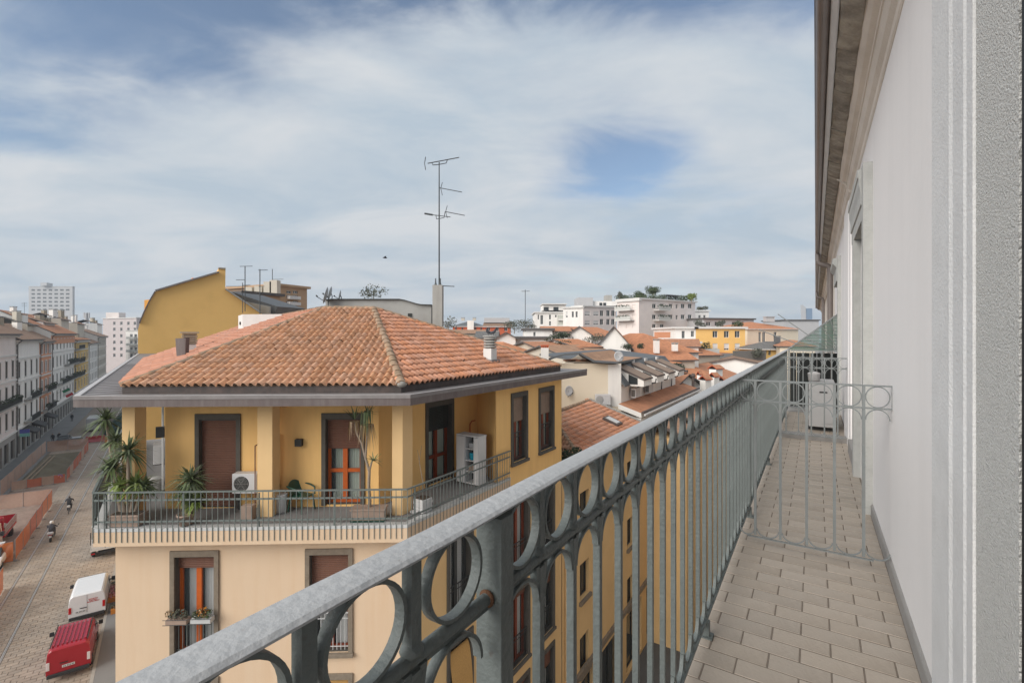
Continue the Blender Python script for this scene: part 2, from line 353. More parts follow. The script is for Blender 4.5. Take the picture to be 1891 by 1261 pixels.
# near architrave: stepped moulding then roughcast jamb
zt, zb = 2.0, FLOOR
def vert(n_pts, z0=FLOOR + .0, z1=2.0):
    return lambda mb: mb.ext([B(s_, n_, z0) for s_, n_ in n_pts], UP * (z1 - z0))
ds = (s_mo0 - s_mo1)
def so(fr): return s_mo0 - ds * fr
opart('architrave', M_['white_moulding'], vert([(so(0), NW + .01), (so(0), NW - .016), (so(.03), NW - .022), (so(.40), NW - .022), (so(.47), NW - .030), (so(.50), NW - .032), (so(.53), NW - .026), (so(.76), NW - .032), (so(.80), NW - .016), (so(.86), NW - .016), (so(.90), NW - .044), (so(1.0), NW - .046), (so(1.0), NW + .01)]))
opart('jamb', M_['roughcast'], vert([(so(1.0) - .003, NW + .01), (so(1.0) - .003, NW - .040), (s_rc, NW - .045), (s_rc, NW + .3), (so(1.0) - .003, NW + .3)]))
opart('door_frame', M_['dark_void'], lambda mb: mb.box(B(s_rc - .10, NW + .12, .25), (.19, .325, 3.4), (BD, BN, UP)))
# second window surround
P2 = 0.329
opart('window_jamb', M_['window_stone'], vert([(4.84, NW + .01), (4.84, P2), (5.0, P2), (5.0, NW + .01)], FLOOR, 1.41))
opart('window_jamb', M_['window_stone'], vert([(6.05, NW + .01), (6.05, P2), (6.22, P2), (6.22, NW + .01)], FLOOR, 1.02))
def f(mb):
    prof = [(NW, .98), (P2 + .004, .98), (P2 + .004, 1.10), (P2 - .006, 1.105), (P2 - .006, 1.20), (P2 - .010, 1.23), (P2 - .018, 1.27), (P2 - .020, 1.33), (P2 - .028, 1.335), (P2 - .028, 1.40), (NW, 1.43)]
    mb.ext([B(5.003, n_, z_) for n_, z_ in prof], BD * 1.40)
opart('window_head', M_['window_stone'], f)
opart('window_jamb', M_['window_stone'], vert([(10.55, NW + .01), (10.55, P2 + .01), (10.75, P2 + .01), (10.75, NW + .01)], FLOOR, 1.45))
opart('window_head', M_['window_stone'], lambda mb: mb.ext([B(10.75, n_, z_) for n_, z_ in [(NW, 1.0), (P2, 1.0), (P2, 1.25), (P2 - .06, 1.33), (P2 - .06, 1.42), (NW, 1.45)]], BD * 1.5))
opart('pilaster', M_['white_plaster'], vert([(7.4, NW + .01), (7.4, NW - .02), (7.6, NW - .022), (7.62, NW - .035), (8.6, NW - .036), (8.62, NW - .022), (8.9, NW - .02), (8.9, NW + .01)], FLOOR, 1.75))
opart('skirting', M_['skirting_stone'], lambda mb: mb.ext([B(s_mo0 + .004, n_, z_) for n_, z_ in [(NW + .005, FLOOR - .01), (NW - .014, FLOOR - .01), (NW - .014, FLOOR + .085), (NW - .008, FLOOR + .095), (NW + .005, FLOOR + .095)]], BD * (4.83 - s_mo0)))
opart('skirting', M_['skirting_stone'], lambda mb: mb.ext([B(6.23, n_, z_) for n_, z_ in [(NW + .005, FLOOR - .01), (NW - .05, FLOOR - .01), (NW - .05, FLOOR + .16), (NW + .005, FLOOR + .16)]], BD * 1.1))
# cornice
prof = [(NW + .3, 1.75), (NW - .004, 1.75), (.380, 1.762), (.377, 1.80), (.350, 1.828), (.338, 1.87), (.330, 1.895), (.322, 1.897), (.318, 1.915), (.285, 1.93), (.262, 1.955), (.252, 1.975), (.252, 2.10), (NW + .3, 2.10)]
opart('cornice', M_['cornice_plaster'], lambda mb: mb.ext([B(-4.9, n_, z_) for n_, z_ in prof], BD * 12.2))
opart('cornice', M_['cornice_plaster'], lambda mb: mb.ext([B(7.33, n_ + .006, z_ + .01) for n_, z_ in prof], BD * 38))
s0 = -4.9
rs = random.Random(3)
while s0 < 45:
    ln = rs.uniform(.42, 1.15) if s0 < 9 else 2.4
    j = rs.uniform(-.008, .008); k1 = rs.uniform(-.012, .012)
    def f(mb):
        p = [(.255, 1.978 + j), (.245, 1.970 + j), (.205, 1.988 + j), (.150, 2.024 + j + k1), (.132, 2.035 + j), (.128, 2.06), (.128, 2.11), (.255, 2.11)]
        n = 7; L_ = ln - .016
        for i in range(n):
            a, b = i / n, (i + 1) / n
            q = [[B(s0 + L_ * t, nn - rs2[i + e] * (1 if kk in (1, 2, 3, 4) else 0) * .010, zz + rs3[i + e] * (1 if kk in (1, 2, 3) else 0) * .008) for kk, (nn, zz) in enumerate(p)] for e, t in ((0, a), (1, b))]
            m_ = len(p); mb.add(q[0] + q[1], [(x, (x + 1) % m_, m_ + (x + 1) % m_, m_ + x) for x in range(m_)])
            if i == 0: mb.add(q[0], [tuple(range(m_))])
            if i == n - 1: mb.add(q[1], [tuple(range(m_))])
    rs2 = [rs.uniform(-1, 1) for _ in range(9)]; rs3 = [rs.uniform(-1, 1) for _ in range(9)]
    opart('cornice_stone', M_['weathered_stone'], f); s0 += ln
opart('drip_edge', M_['white_moulding'], lambda mb: mb.ext([B(-4.9, n_, z_) for n_, z_ in [(.126, 2.045), (.118, 2.04), (.088, 2.07), (.083, 2.085), (.083, 2.12), (.126, 2.12)]], BD * 50))
def f(mb):
    r_, n0, z0 = .043, .042, 2.125; prof_ = []
    for k in range(13): a = math.pi + math.pi * k / 12; prof_.append((n0 + r_ * math.cos(a), z0 + r_ * math.sin(a)))
    prof_ += [(n0 + r_ - .004, z0), (n0 + r_ - .006, z0 + .02), (n0 - r_ - .006, z0 + .02), (n0 - r_ - .006, z0)]
    mb.ext([B(-4.9, n_, z_) for n_, z_ in prof_], BD * 50)
opart('gutter', M_['gutter_metal'], f)
opart('roof_edge', M_['gutter_metal'], lambda mb: mb.ext([B(-4.9, n_, z_) for n_, z_ in [(.01, 2.165), (.06, 2.165), (3.5, 3.3), (3.5, 3.35), (.01, 2.19)]], BD * 50))
for s_d in (14.6, 27.5):
    opart('downpipe', M_['pipe_metal'], lambda mb: mb.tube([B(s_d, .05, 2.10), B(s_d, .05, 1.92), B(s_d, .065, 1.86), B(s_d, .10, 1.82), B(s_d, .24, 1.77), B(s_d, .285, 1.74), B(s_d, .31, 1.68), B(s_d, .315, 1.5), B(s_d, .315, -12)], .062, 10))
opart('pipe_bracket', M_['cornice_plaster'], lambda mb: mb.tube([B(7.33, .24, 1.985), B(7.34, .30, 1.93), B(7.35, .33, 1.90), B(7.36, .385, 1.80)], .022, 8))

# ================================================================ balcony floor
bal = thing('balcony', 'narrow balcony paved with beige brick-shaped klinker tiles along the white wall', 'balcony', None, B(4, 0, FLOOR))
def bpart(name, m, fn, **k):
    mb = MB(); fn(mb); o = mb.build(name, m, None, **k); o.parent = bal; o.matrix_parent_inverse = Matrix.Translation(-V(bal.location)); return o
S_END = 10.6
bpart('slab', M_['skirting_stone'], lambda mb: mb.box(B((S_END + 25) / 2 - 2, (NW - .50) / 2, FLOOR - .10), (S_END + 29, NW + .50, .18), (BD, BN, UP)))
bpart('grout_bed', M_['grout'], lambda mb: mb.box(B((S_END - .5) / 2, (NW - .485) / 2, FLOOR - .0022), (S_END + .5, NW + .485, .006), (BD, BN, UP)))
tl, tw, gp = 0.240, 0.117, 0.006
def tile_me(a, b):
    mb = MB(); c = .0025
    lo = [(-a / 2, -b / 2), (a / 2, -b / 2), (a / 2, b / 2), (-a / 2, b / 2)]
    vs_ = [BN * x + BD * y + UP * -.004 for x, y in lo] + [BN * x + BD * y + UP * (.003 - c) for x, y in lo] + [BN * (x - c * (1 if x > 0 else -1)) + BD * (y - c * (1 if y > 0 else -1)) + UP * .003 for x, y in lo]
    fs = [(i, (i + 1) % 4, 4 + (i + 1) % 4, 4 + i) for i in range(4)] + [(4 + i, 4 + (i + 1) % 4, 8 + (i + 1) % 4, 8 + i) for i in range(4)] + [(8, 9, 10, 11)]
    mb.add(vs_, fs); return mb.mesh('tile', M_['klinker'])
cache = {}
rs = random.Random(11); cnt = 0; far = MB()
row = 0
for k in range(-18, 66):
    sc = 3.196 + (k + .5) * tw
    if sc < 0.9 or sc > S_END: continue
    off = -.0604 + (0.0 if (k % 2 == 0) else tl / 2)
    j = -4
    while True:
        n0 = off + j * tl; n1 = n0 + tl; j += 1
        if n0 > NW - .02: break
        n0c, n1c = max(n0, -.478), min(n1, NW - .012)
        if n1c - n0c < .03: continue
        key = round(n1c - n0c - gp, 3)
        if key not in cache: cache[key] = tile_me(key, tw - gp)
        z = FLOOR + rs.uniform(-.0008, .0008)
        if cnt < 300:
            o = inst('tile', cache[key], bal, loc=B(sc, (n0c + n1c) / 2, z) - V(bal.location)); cnt += 1
        else:
            me = cache[key]; p0 = B(sc, (n0c + n1c) / 2, z)
            far.add([p0 + v.co for v in me.vertices], [tuple(p.vertices) for p in me.polygons])
o = far.build('far_tiles', M_['klinker'], None, kind='stuff'); o.parent = bal; o.matrix_parent_inverse = Matrix.Translation(-V(bal.location))
bpart('threshold', M_['skirting_stone'], lambda mb: mb.box(B(7.95, -.03, FLOOR + .03), (.22, .84, .07), (BD, BN, UP)))

# ================================================================ railing
NR = -0.46
ZT, ZM, ZL = -0.285, -0.437, -1.388
rail = thing('balcony_railing', 'long grey wrought-iron balcony railing with rings under its worn top rail', 'railing', None, B(0, NR, FLOOR))
def rpart(name, m, fn, par=None, **k):
    mb = MB(); fn(mb); o = mb.build(name, m, None, **k); o.parent = par or rail; o.matrix_parent_inverse = Matrix.Translation(-V((par or rail).location)); return o
RE_ = S_END + .02
def f(mb):
    a, b, h, t = NR - .030, NR + .028, ZT, .007
    pr = [(a, h - t), (a, h - .004), (a + .006, h - .0005), (a + .018, h + .001), (b - .018, h + .001), (b - .006, h - .0005), (b, h - .004), (b, h - t), (b - .016, h - t), (b - .016, h - t - .006), (a + .016, h - t - .006), (a + .016, h - t)]
    nseg = 60
    rr = random.Random(5); jit = [rr.uniform(-.0012, .0012) for _ in range(nseg + 1)]
    for i in range(nseg):
        sa, sb = -.6 + (RE_ + .6) * i / nseg, -.6 + (RE_ + .6) * (i + 1) / nseg
        q = [B(sa, n_, z_ + jit[i]) for n_, z_ in pr] + [B(sb, n_, z_ + jit[i + 1]) for n_, z_ in pr]; m_ = len(pr)
        mb.add(q, [(x, (x + 1) % m_, m_ + (x + 1) % m_, m_ + x) for x in range(m_)], 0)
rpart('top_rail', M_['rail_paint'], f)
rpart('middle_rail', M_['iron_paint'], lambda mb: (mb.tube([B(-.6, NR, ZM), B(RE_, NR, ZM)], .0105, 10), mb.box(B((RE_ - .6) / 2, NR, ZM - .012), (RE_ + .6, .008, .01), (BD, BN, UP))))
rpart('bottom_rail', M_['iron_paint'], lambda mb: mb.box(B((RE_ - .6) / 2, NR, ZL), (RE_ + .6, .032, .012), (BD, BN, UP)))
SP = 0.151; PS = 0.668
def square_bar(mb, z0, z1, w0, taper=True):
    h = w0 / 2; mb.box(UP * (z0 + z1) / 2, (w0, w0, z1 - z0), (BD, BN, UP))
mb = MB(); square_bar(mb, ZL + .006, ZM - .016, .0175); square_bar(mb, ZM + .009, ZT - .012, .0185)
mb.lathe([(.006, ZM + .026), (.0155, ZM + .018), (.017, ZM + .012), (.0150, ZM + .006)], V((0, 0, 0)), 10)
for sg in (-1, 1):
    mb.add([BD * sg * .008 + BN * a + UP * b_ for a, b_ in ((-.008, ZM - .012), (.008, ZM - .012))] + [BD * sg * .023 + BN * a + UP * (ZM - .012) for a in (-.008, .008)] + [BD * sg * .009 + BN * a + UP * (ZM - .085) for a in (-.008, .008)], [(0, 1, 3, 2), (2, 3, 5, 4), (0, 2, 4), (1, 3, 5)])
bal_me = mb.mesh('baluster', M_['iron_paint'])
gap = SP - .02; rr_ = (ZM + .0105 - (ZT - .023)) / -2
mb = MB(); ring_c = (ZM + .0105 + ZT - .013) / 2; ring_r = min(abs(ZT - .013 - ZM - .0105) / 2 - .0035, .0615)
mb.ribbon([BD * (ring_r * math.cos(2 * math.pi * k / 36)) + UP * (ring_c + ring_r * math.sin(2 * math.pi * k / 36)) for k in range(37)], BN, .0175, .006)
ring_me = mb.mesh('ring', M_['iron_paint'])
mb = MB(); ar = gap / 2 - .002
mb.ribbon([BD * (ar * math.cos(math.pi * k / 16)) + UP * (ZM - .018 - ar + .062 * math.sin(math.pi * k / 16)) for k in range(17)], BN, .016, .006)
arch_me = mb.mesh('arch', M_['iron_paint'])
mb = MB(); mb.ribbon([BD * (ar * math.cos(math.pi * k / 16)) + UP * (ZL + .085 - .073 * math.sin(math.pi * k / 16)) for k in range(17)], BN, .014, .006)
foot_arch_me = mb.mesh('foot_arch', M_['iron_paint'])
pos = [PS - .358 - .165, PS - .358, PS - .198] + [PS + SP * k for k in range(1, 66)]
pos = [p for p in pos if p < RE_ - .03]
allp = sorted(pos + [PS])
base = V(rail.location)
for p in pos: inst('baluster', bal_me, rail, loc=B(p, NR, 0) - base)
for a, b in zip(allp[:-1], allp[1:]):
    c = (a + b) / 2
    if abs(a - PS) < .01: c += .006
    if abs(b - PS) < .01: c -= .012
    inst('ring', ring_me, rail, loc=B(c, NR, 0) - base)
    inst('arch', arch_me, rail, loc=B(c, NR, 0) - base); inst('foot_arch', foot_arch_me, rail, loc=B(c, NR, 0) - base)
post = rpart('post', M_['iron_paint'], lambda mb: mb.box(B(PS, NR, (FLOOR + ZT - .018) / 2), (.038, .052, ZT - .018 - FLOOR), (BD, BN, UP)), bevel=.002)
rpart('rust_patch', M_['rust'], lambda mb: mb.lathe([(.004, 0), (.0135, .001), (.0150, .004), (.0125, .007), (.004, .008)], B(PS - .020, NR, ZM), 16, 0, -BD))
for sp in (4.28,): rpart('post', M_['iron_paint'], lambda mb: mb.box(B(sp, NR, (FLOOR + ZT - .018) / 2), (.03, .034, ZT - .018 - FLOOR), (BD, BN, UP)), bevel=.002)
for sf in (2.47, 4.28, 6.1, 7.9, 9.7):
    rpart('foot', M_['iron_paint'], lambda mb: (mb.box(B(sf, NR + .012, (ZL + FLOOR) / 2 - .004), (.03, .028, abs(ZL - FLOOR)), (BD, BN, UP)), mb.box(B(sf, NR + .016, FLOOR + .006), (.06, .05, .008), (BD, BN, UP))))

# ================================================================ grilles across the balcony
def divider(s_, label, ns, nend, zt=-.315, zm=-.455, zl=-1.385, closed=True):
    t = thing('grille', label, 'grille', 'grilles across the balcony', B(s_, 0, FLOOR)); b0 = V(t.location)
    def dp(name, fn):
        mb = MB(); fn(mb); o = mb.build(name, M_['grille_paint'], None); o.parent = t; o.matrix_parent_inverse = Matrix.Translation(-b0)
    dp('top_bar', lambda mb: mb.box(B(s_, (NR + nend) / 2 + .01, zt), (.022, nend - NR - .02, .009), (BD, BN, UP)))
    dp('middle_bar', lambda mb: mb.box(B(s_, (NR + nend) / 2 + .01, zm), (.018, nend - NR - .02, .009), (BD, BN, UP)))
    dp('bottom_bar', lambda mb: mb.box(B(s_, (ns[0] + ns[-1]) / 2, zl - .008), (.016, ns[-1] - ns[0] + .1, .008), (BD, BN, UP)))
    for n_ in ns: dp('bar', lambda mb: (mb.box(B(s_, n_, (zt + zm) / 2), (.018, .016, zt - zm - .009), (BD, BN, UP)), mb.box(B(s_, n_, (zm + zl) / 2), (.016, .0165, zm - zl - .012), (BD, BN, UP))))
    edges = [NR + .01] + ns + [nend]
    for a, b in zip(edges[:-1], edges[1:]):
        c = (a + b) / 2; rx = min((b - a) / 2 - .010, .064); rz = (zt - zm) / 2 - .006
        rx = max(rx, .045)
        dp('ring', lambda mb: mb.ribbon([B(s_, c + rx * math.cos(2 * math.pi * k / 32), (zt + zm) / 2 + rz * math.sin(2 * math.pi * k / 32)) for k in range(33)], BD, .014, .006))
        dp('arch', lambda mb: mb.ribbon([B(s_, c + rx * math.cos(math.pi * k / 16), zm - .072 + .066 * math.sin(math.pi * k / 16)) for k in range(17)], BD, .012, .006))
        dp('foot_arch', lambda mb: mb.ribbon([B(s_, c + rx * math.cos(math.pi * k / 16), zl + .05 - .05 * math.sin(math.pi * k / 16)) for k in range(17)], BD, .012, .006))
    dp('end_bar', lambda mb: mb.box(B(s_, nend + .003, (zt + zm) / 2), (.010, .008, zt - zm + .006), (BD, BN, UP)))
    return t
ns = [-.351, -.2, -.049, .102, .253]
divider(3.68, 'grey iron grille with six rings crossing the balcony, nearest of three', ns, .392)
divider(7.75, 'second grey iron ring grille across the balcony, in front of the white cooling unit', ns, .392)
t3 = divider(S_END, 'farthest ring grille across the balcony, under the green fan screen', ns, .392)
fan = thing('fan_screen', 'green triangular wire mesh screen with fanned spokes above the farthest grille', 'screen', None, B(S_END, .39, -.31)); b0 = V(fan.location)
def fpart(name, m, fn):
    mb = MB(); fn(mb); o = mb.build(name, m, None); o.parent = fan; o.matrix_parent_inverse = Matrix.Translation(-b0)
zA, zB_ = -.300, .40
fpart('frame', M_['grille_paint'], lambda mb: (mb.beam(B(S_END, NR, zA + .01), B(S_END, .37, zB_), .02, .022), mb.beam(B(S_END, NR + .06, zA), B(S_END, .385, zA), .02, .014), mb.beam(B(S_END, .38, zA), B(S_END, .38, zB_), .016, .016)))
for k in range(1, 6):
    fr = k / 6.0; n_ = NR + fr * (.37 - NR); z_ = zA + fr * (zB_ - zA)
    fpart('spoke', M_['grille_paint'], lambda mb: mb.tube([B(S_END - .014, .37, zA + .012), B(S_END - .014, n_, z_)], .006, 6))
def f(mb):
    k = 0; n_ = NR + .03
    while n_ < .37:
        top = zA + (n_ - NR) / (.37 - NR) * (zB_ - zA); mb.beam(B(S_END + .006, n_, zA + .008), B(S_END + .006, n_, top), .004, .006); n_ += .018
    z_ = zA + .02
    while z_ < zB_ - .02:
        n0 = NR + (z_ - zA) / (zB_ - zA) * (.37 - NR); mb.beam(B(S_END + .012, n0, z_), B(S_END + .012, .37, z_), .004, .007 if int(z_ * 50) % 3 else .014); z_ += .02
fpart('wire_mesh', M_['wire_green'], f)
for a, b in (((-.62, .40), (-.10, -.02)), ((-.95, .10), (-.30, -.17))):
    fpart('outrigger', M_['grille_paint'], lambda mb: mb.tube([B(S_END, a[0], a[1]), B(S_END, b[0], b[1])], .009, 6))

# things at the far end of the balcony
ac = thing('cooling_unit', 'white air conditioner outdoor unit standing on the balcony behind the second grille', 'air conditioner', None, B(9.0, .07, FLOOR)); b0 = V(ac.location)
def apart(name, m, fn, **k):
    mb = MB(); fn(mb); o = mb.build(name, m, None, **k); o.parent = ac; o.matrix_parent_inverse = Matrix.Translation(-b0)
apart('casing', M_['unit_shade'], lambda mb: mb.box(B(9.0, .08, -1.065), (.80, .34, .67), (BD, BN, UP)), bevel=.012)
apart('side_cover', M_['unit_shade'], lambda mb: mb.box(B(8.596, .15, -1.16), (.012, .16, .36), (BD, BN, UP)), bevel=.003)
apart('badge', M_['fan_black'], lambda mb: mb.box(B(8.597, .10, -.87), (.006, .10, .022), (BD, BN, UP)))
apart('fan_grille', M_['fan_black'], lambda mb: mb.lathe([(.001, .002), (.23, .002), (.24, .0)], B(8.95, -.091, -1.06), 20, 0, -BN))
for q in (8.75, 9.25): apart('bracket_foot', M_['fan_black'], lambda mb: mb.box(B(q, .08, (FLOOR - 1.40) / 2), (.06, .36, .066), (BD, BN, UP)))
tub = MB(); tub.lathe([(.06, 0), (.08, .015), (.085, .11), (.09, .12), (.08, .13), (.03, .15), (.001, .155)], B(8.85, -.02, -.727), 16)
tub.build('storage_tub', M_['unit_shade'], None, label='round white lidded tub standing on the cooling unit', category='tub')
brd = MB()
for k in range(7): brd.box(B(11.15, NR + .08 + k * .115, -.90), (.02, .108, 1.08), (BD, BN, UP))
o = brd.build('board_screen', M_['dark_void'], None, label='dark board screen behind the farthest balcony grille', category='screen')
wl = MB(); wl.box(B(11.3, -.46, -.86), (.03, .03, 1.2), (BD, BN, UP)); wl.box(B(11.3, -.04, -.30), (.03, .8, .02), (BD, BN, UP)); wl.build('frame', M_['grille_paint'], o)
# ================================================================ the yellow corner house
mk('ochre_plaster', (0.84, 0.52, 0.20), 0.9, 0.05, 1.2, 0.15, 50, (0.50, 0.27, 0.10), 0.25, 1.0, streak=True)
mk('peach_plaster', (0.63, 0.47, 0.325), 0.9, 0.045, 0.6, 0.15, 50, (0.56, 0.36, 0.21), 0.42, 0.8, streak=True)
mk('side_plaster', (0.70, 0.47, 0.225), 0.9, 0.05, 0.9, 0.12, 50, (0.5, 0.30, 0.13), 0.25, 0.8)
mk('column_plaster', (0.74, 0.50, 0.25), 0.9, 0.04, 1.5, 0.1, 50)
mk('fascia', (0.125, 0.098, 0.092), 0.6, 0.15, 3, 0.05, 40, (0.28, 0.25, 0.235), 0.35, 2.2, streak=True)
mk('gutter_lip', (0.50, 0.475, 0.46), 0.4, 0.15, 5, 0, 40, (0.25, 0.22, 0.2), 0.4, 4)
mk('lead_sheet', (0.20, 0.18, 0.175), 0.55, 0.15, 3, 0.05, 40, (0.32, 0.29, 0.28), 0.5, 1.8)
mk('upstand', (0.075, 0.062, 0.058), 0.8, 0.3, 4, 0.2, 40, (0.16, 0.10, 0.08), 0.5, 2)
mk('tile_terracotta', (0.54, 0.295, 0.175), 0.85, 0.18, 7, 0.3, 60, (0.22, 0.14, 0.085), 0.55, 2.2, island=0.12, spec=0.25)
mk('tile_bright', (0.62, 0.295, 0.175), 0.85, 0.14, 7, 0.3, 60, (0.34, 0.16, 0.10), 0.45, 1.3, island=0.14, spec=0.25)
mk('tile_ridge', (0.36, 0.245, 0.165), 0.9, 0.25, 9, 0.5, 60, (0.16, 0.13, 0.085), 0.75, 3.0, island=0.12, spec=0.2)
mk('tile_left_dimmed', (0.46, 0.215, 0.14), 0.85, 0.14, 7, 0.3, 60, (0.28, 0.15, 0.10), 0.45, 1.3, island=0.14, spec=0.25)  # darker copy of the bright tile, colour lowered to offset sun on this slope
mk('mortar', (0.36, 0.34, 0.31), 0.95, 0.2, 20, 0.6, 60)
mk('terrace_floor', (0.22, 0.21, 0.205), 0.75, 0.12, 3, 0.1, 40, (0.14, 0.13, 0.12), 0.4, 1.5)
mk('sill_stone', (0.50, 0.50, 0.49), 0.8, 0.12, 5, 0.1, 50)
mk('surround_stone', (0.195, 0.155, 0.115), 0.9, 0.16, 8, 0.25, 60, (0.28, 0.24, 0.19), 0.4, 4)
mk('surround_dark', (0.095, 0.085, 0.072), 0.9, 0.16, 8, 0.25, 60)
mk('orange_wood', (0.50, 0.105, 0.018), 0.4, 0.15, 12, 0.05, 60)
mk('red_wood', (0.22, 0.045, 0.018), 0.4, 0.2, 12, 0.05, 60)
mk('shutter_brown', (0.155, 0.068, 0.042), 0.6, 0.12, 6)
mk('shutter_beige', (0.27, 0.19, 0.14), 0.6, 0.12, 6)
mk('curtain', (0.50, 0.57, 0.48), 0.9, 0.08, 4)
mk('curtain_white', (0.62, 0.62, 0.60), 0.9, 0.06, 4)
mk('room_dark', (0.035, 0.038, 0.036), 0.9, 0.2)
mk('terrace_iron', (0.145, 0.165, 0.155), 0.5, 0.15, 10)
mk('dark_iron', (0.045, 0.048, 0.048), 0.5, 0.2, 10)
mk('reed', (0.50, 0.29, 0.10), 0.9, 0.2, 30)
mk('concrete', (0.36, 0.345, 0.32), 0.9, 0.10, 3, 0.25, 50, (0.2, 0.19, 0.17), 0.45, 1.4, streak=True)
mk('grey_render', (0.35, 0.345, 0.33), 0.9, 0.09, 1.5, 0.2, 40, (0.22, 0.21, 0.2), 0.5, 1.2)
mk('mustard', (0.82, 0.50, 0.17), 0.9, 0.05, 0.5, 0.1, 40, (0.52, 0.30, 0.09), 0.35, 0.5)
mk('white_wall', (0.66, 0.645, 0.62), 0.9, 0.05, 1.0, 0.1, 40, (0.5, 0.48, 0.46), 0.3, 0.8, streak=True)
mk('brick_vent', (0.34, 0.29, 0.22), 0.95, 0.25, 14, 0.5, 40)
mk('antenna_metal', (0.055, 0.06, 0.062), 0.5, 0.2)
mk('yucca_leaf', (0.135, 0.175, 0.08), 0.6, 0.35, 3, spec=0.3, island=0.35)
mk('yucca_light', (0.19, 0.25, 0.055), 0.6, 0.3, 3, spec=0.3, island=0.3)
mk('dry_leaf', (0.33, 0.22, 0.11), 0.9, 0.3, 5, island=0.25)
mk('bark', (0.28, 0.22, 0.17), 0.95, 0.3, 12, 0.6, 40)
mk('terracotta_pot', (0.33, 0.24, 0.19), 0.85, 0.15, 5, 0.1, 40)
mk('green_plastic', (0.018, 0.065, 0.045), 0.35, 0.1)
mk('blue_plastic', (0.02, 0.30, 0.42), 0.4, 0.1)
mk('soil', (0.07, 0.05, 0.035), 1.0, 0.3, 20, 0.5, 60)
mk('foliage', (0.075, 0.10, 0.042), 0.7, 0.3, 2, spec=0.2, island=0.4)
mk('foliage_grey', (0.12, 0.125, 0.09), 0.7, 0.3, 2, spec=0.2, island=0.4)
mk('plant_dark', (0.05, 0.07, 0.04), 0.7, 0.3, 2, spec=0.2, island=0.4)

A2 = R(2.0)
FLd = V((-math.cos(A2), -math.sin(A2), 0)); FNo = V((math.sin(A2), -math.cos(A2), 0))
ra = R(33.0); RD = V((math.sin(ra), math.cos(ra), 0)); RNo = V((math.cos(ra), -math.sin(ra), 0))
LD = SU; LNo = -SW
C0 = V(((752 - CX) / F * 12.3, 12.3, 0))
L0 = on_line(172, C0, FLd)
def ln_front(d): return C0 - FNo * d, FLd          # d metres inside the railing line
def ln_right(d): return C0 - RNo * d, RD
def ln_left(d): return L0 - LNo * d, LD
def X(l1, l2): return cross_lines(l1[0], l1[1], l2[0], l2[1])
ZF = EYE - 4.89                                     # terrace floor
E_R = V(((758 - CX) / F * 12.0, 12.0, 0)); E_L = on_line(135, E_R, FLd)
def le_front(d): return E_R - FNo * d, FLd
def le_right(d): return E_R - RNo * d, RD
def le_left(d): return E_L - LNo * d, LD
E_RR = on_line(1084, E_R, RD); E_LL = on_line(254, E_L, LD)
Z_E1, Z_E0 = EYE - 1.50, EYE - 1.785
house = thing('corner_house', 'yellow corner house with terracotta tiled hip roof and railed terrace across the side street', 'building', None, (-6, 16, 0))
# --- lower walls
wfl, wfr = X(ln_front(.42), ln_left(.42)), X(ln_front(.42), ln_right(.08))
PARTY = 24.0
END_R = on_line(1037, ln_right(.08)[0], RD)          # where the top floor ends
zs_top = EYE - 5.36                                  # soffit of the terrace slab
flo = [(-5.69, -8.50), (-9.0, -11.8), (-12.3, -15.0)]   # window head and sill heights below the eye
fw = (wfr - wfl).length; U_f = (wfr - wfl).normalized()
ops_front = []
def u_of(px, O, U): q = on_line(px, O, U); return (q - at(O, 0)).dot(U)
wins_front = []
for (a, b) in ((317, 403), (566, 650)):
    ua, ub = u_of(a, wfl, U_f), u_of(b, wfl, U_f)
    for k, (zt_, zb_) in enumerate(flo): wins_front.append((ua + .09, ub - .09, EYE + zb_ + .1, EYE + zt_ - .13, k, a))
m = MB(); wall(m, at(wfl, 0), U_f, fw, zs_top, [q[:4] for q in wins_front], .28, 0, 1); m.build('front_wall', [M_['peach_plaster'], M_['surround_dark']], house, fix=False)
m = MB(); wall(m, at(wfl + LD * PARTY, 0), -LD, PARTY, zs_top, [], .2); m.build('street_wall', M_['peach_plaster'], house, fix=False)
# right facade: below the terrace and, past the loggia, up to the eave
rlen = (END_R - wfr).dot(RD)
wins_right = []
ucols = [(u_of(a, wfr, RD), u_of(b, wfr, RD)) for a, b in ((826, 872), (943, 977), (1000, 1023))]
for i, (ua, ub) in enumerate(ucols):
    for k, (zt_, zb_) in enumerate(flo): wins_right.append((ua + .09, ub - .09, EYE + zb_ + .1, EYE + zt_ - .13, k, i))
m = MB(); wall(m, at(wfr, 0), RD, rlen, zs_top, [q[:4] for q in wins_right], .28, 0, 1); m.build('side_wall', [M_['side_plaster'], M_['surround_dark']], house, fix=False)
u_ret = u_of(915, wfr, RD)
top_r = []
for (a, b) in ((944, 973), (995, 1022)): top_r.append((u_of(a, wfr, RD) + .09 - u_ret, u_of(b, wfr, RD) - .09 - u_ret, .42, 2.53 + .16, 0, 9))
m = MB(); O_t = at(wfr + RD * u_ret, zs_top)
m2 = MB(); wall(m2, at(wfr + RD * u_ret, ZF - .47), RD, rlen - u_ret, Z_E0 - ZF + .47, [(q[0], q[1], q[2] + .47, q[3] + .47) for q in top_r], .28, 0, 1); m2.build('upper_side_wall', [M_['ochre_plaster'], M_['surround_dark']], house, fix=False)
m = MB(); m.ext([at(END_R - RD * .02, 6), at(END_R - RNo * 9 - RD * .02, 6), at(END_R - RNo * 9 - RD * .02, Z_E0), at(END_R - RD * .02, Z_E0)], RD * .02); m.build('end_wall', M_['peach_plaster'], house)

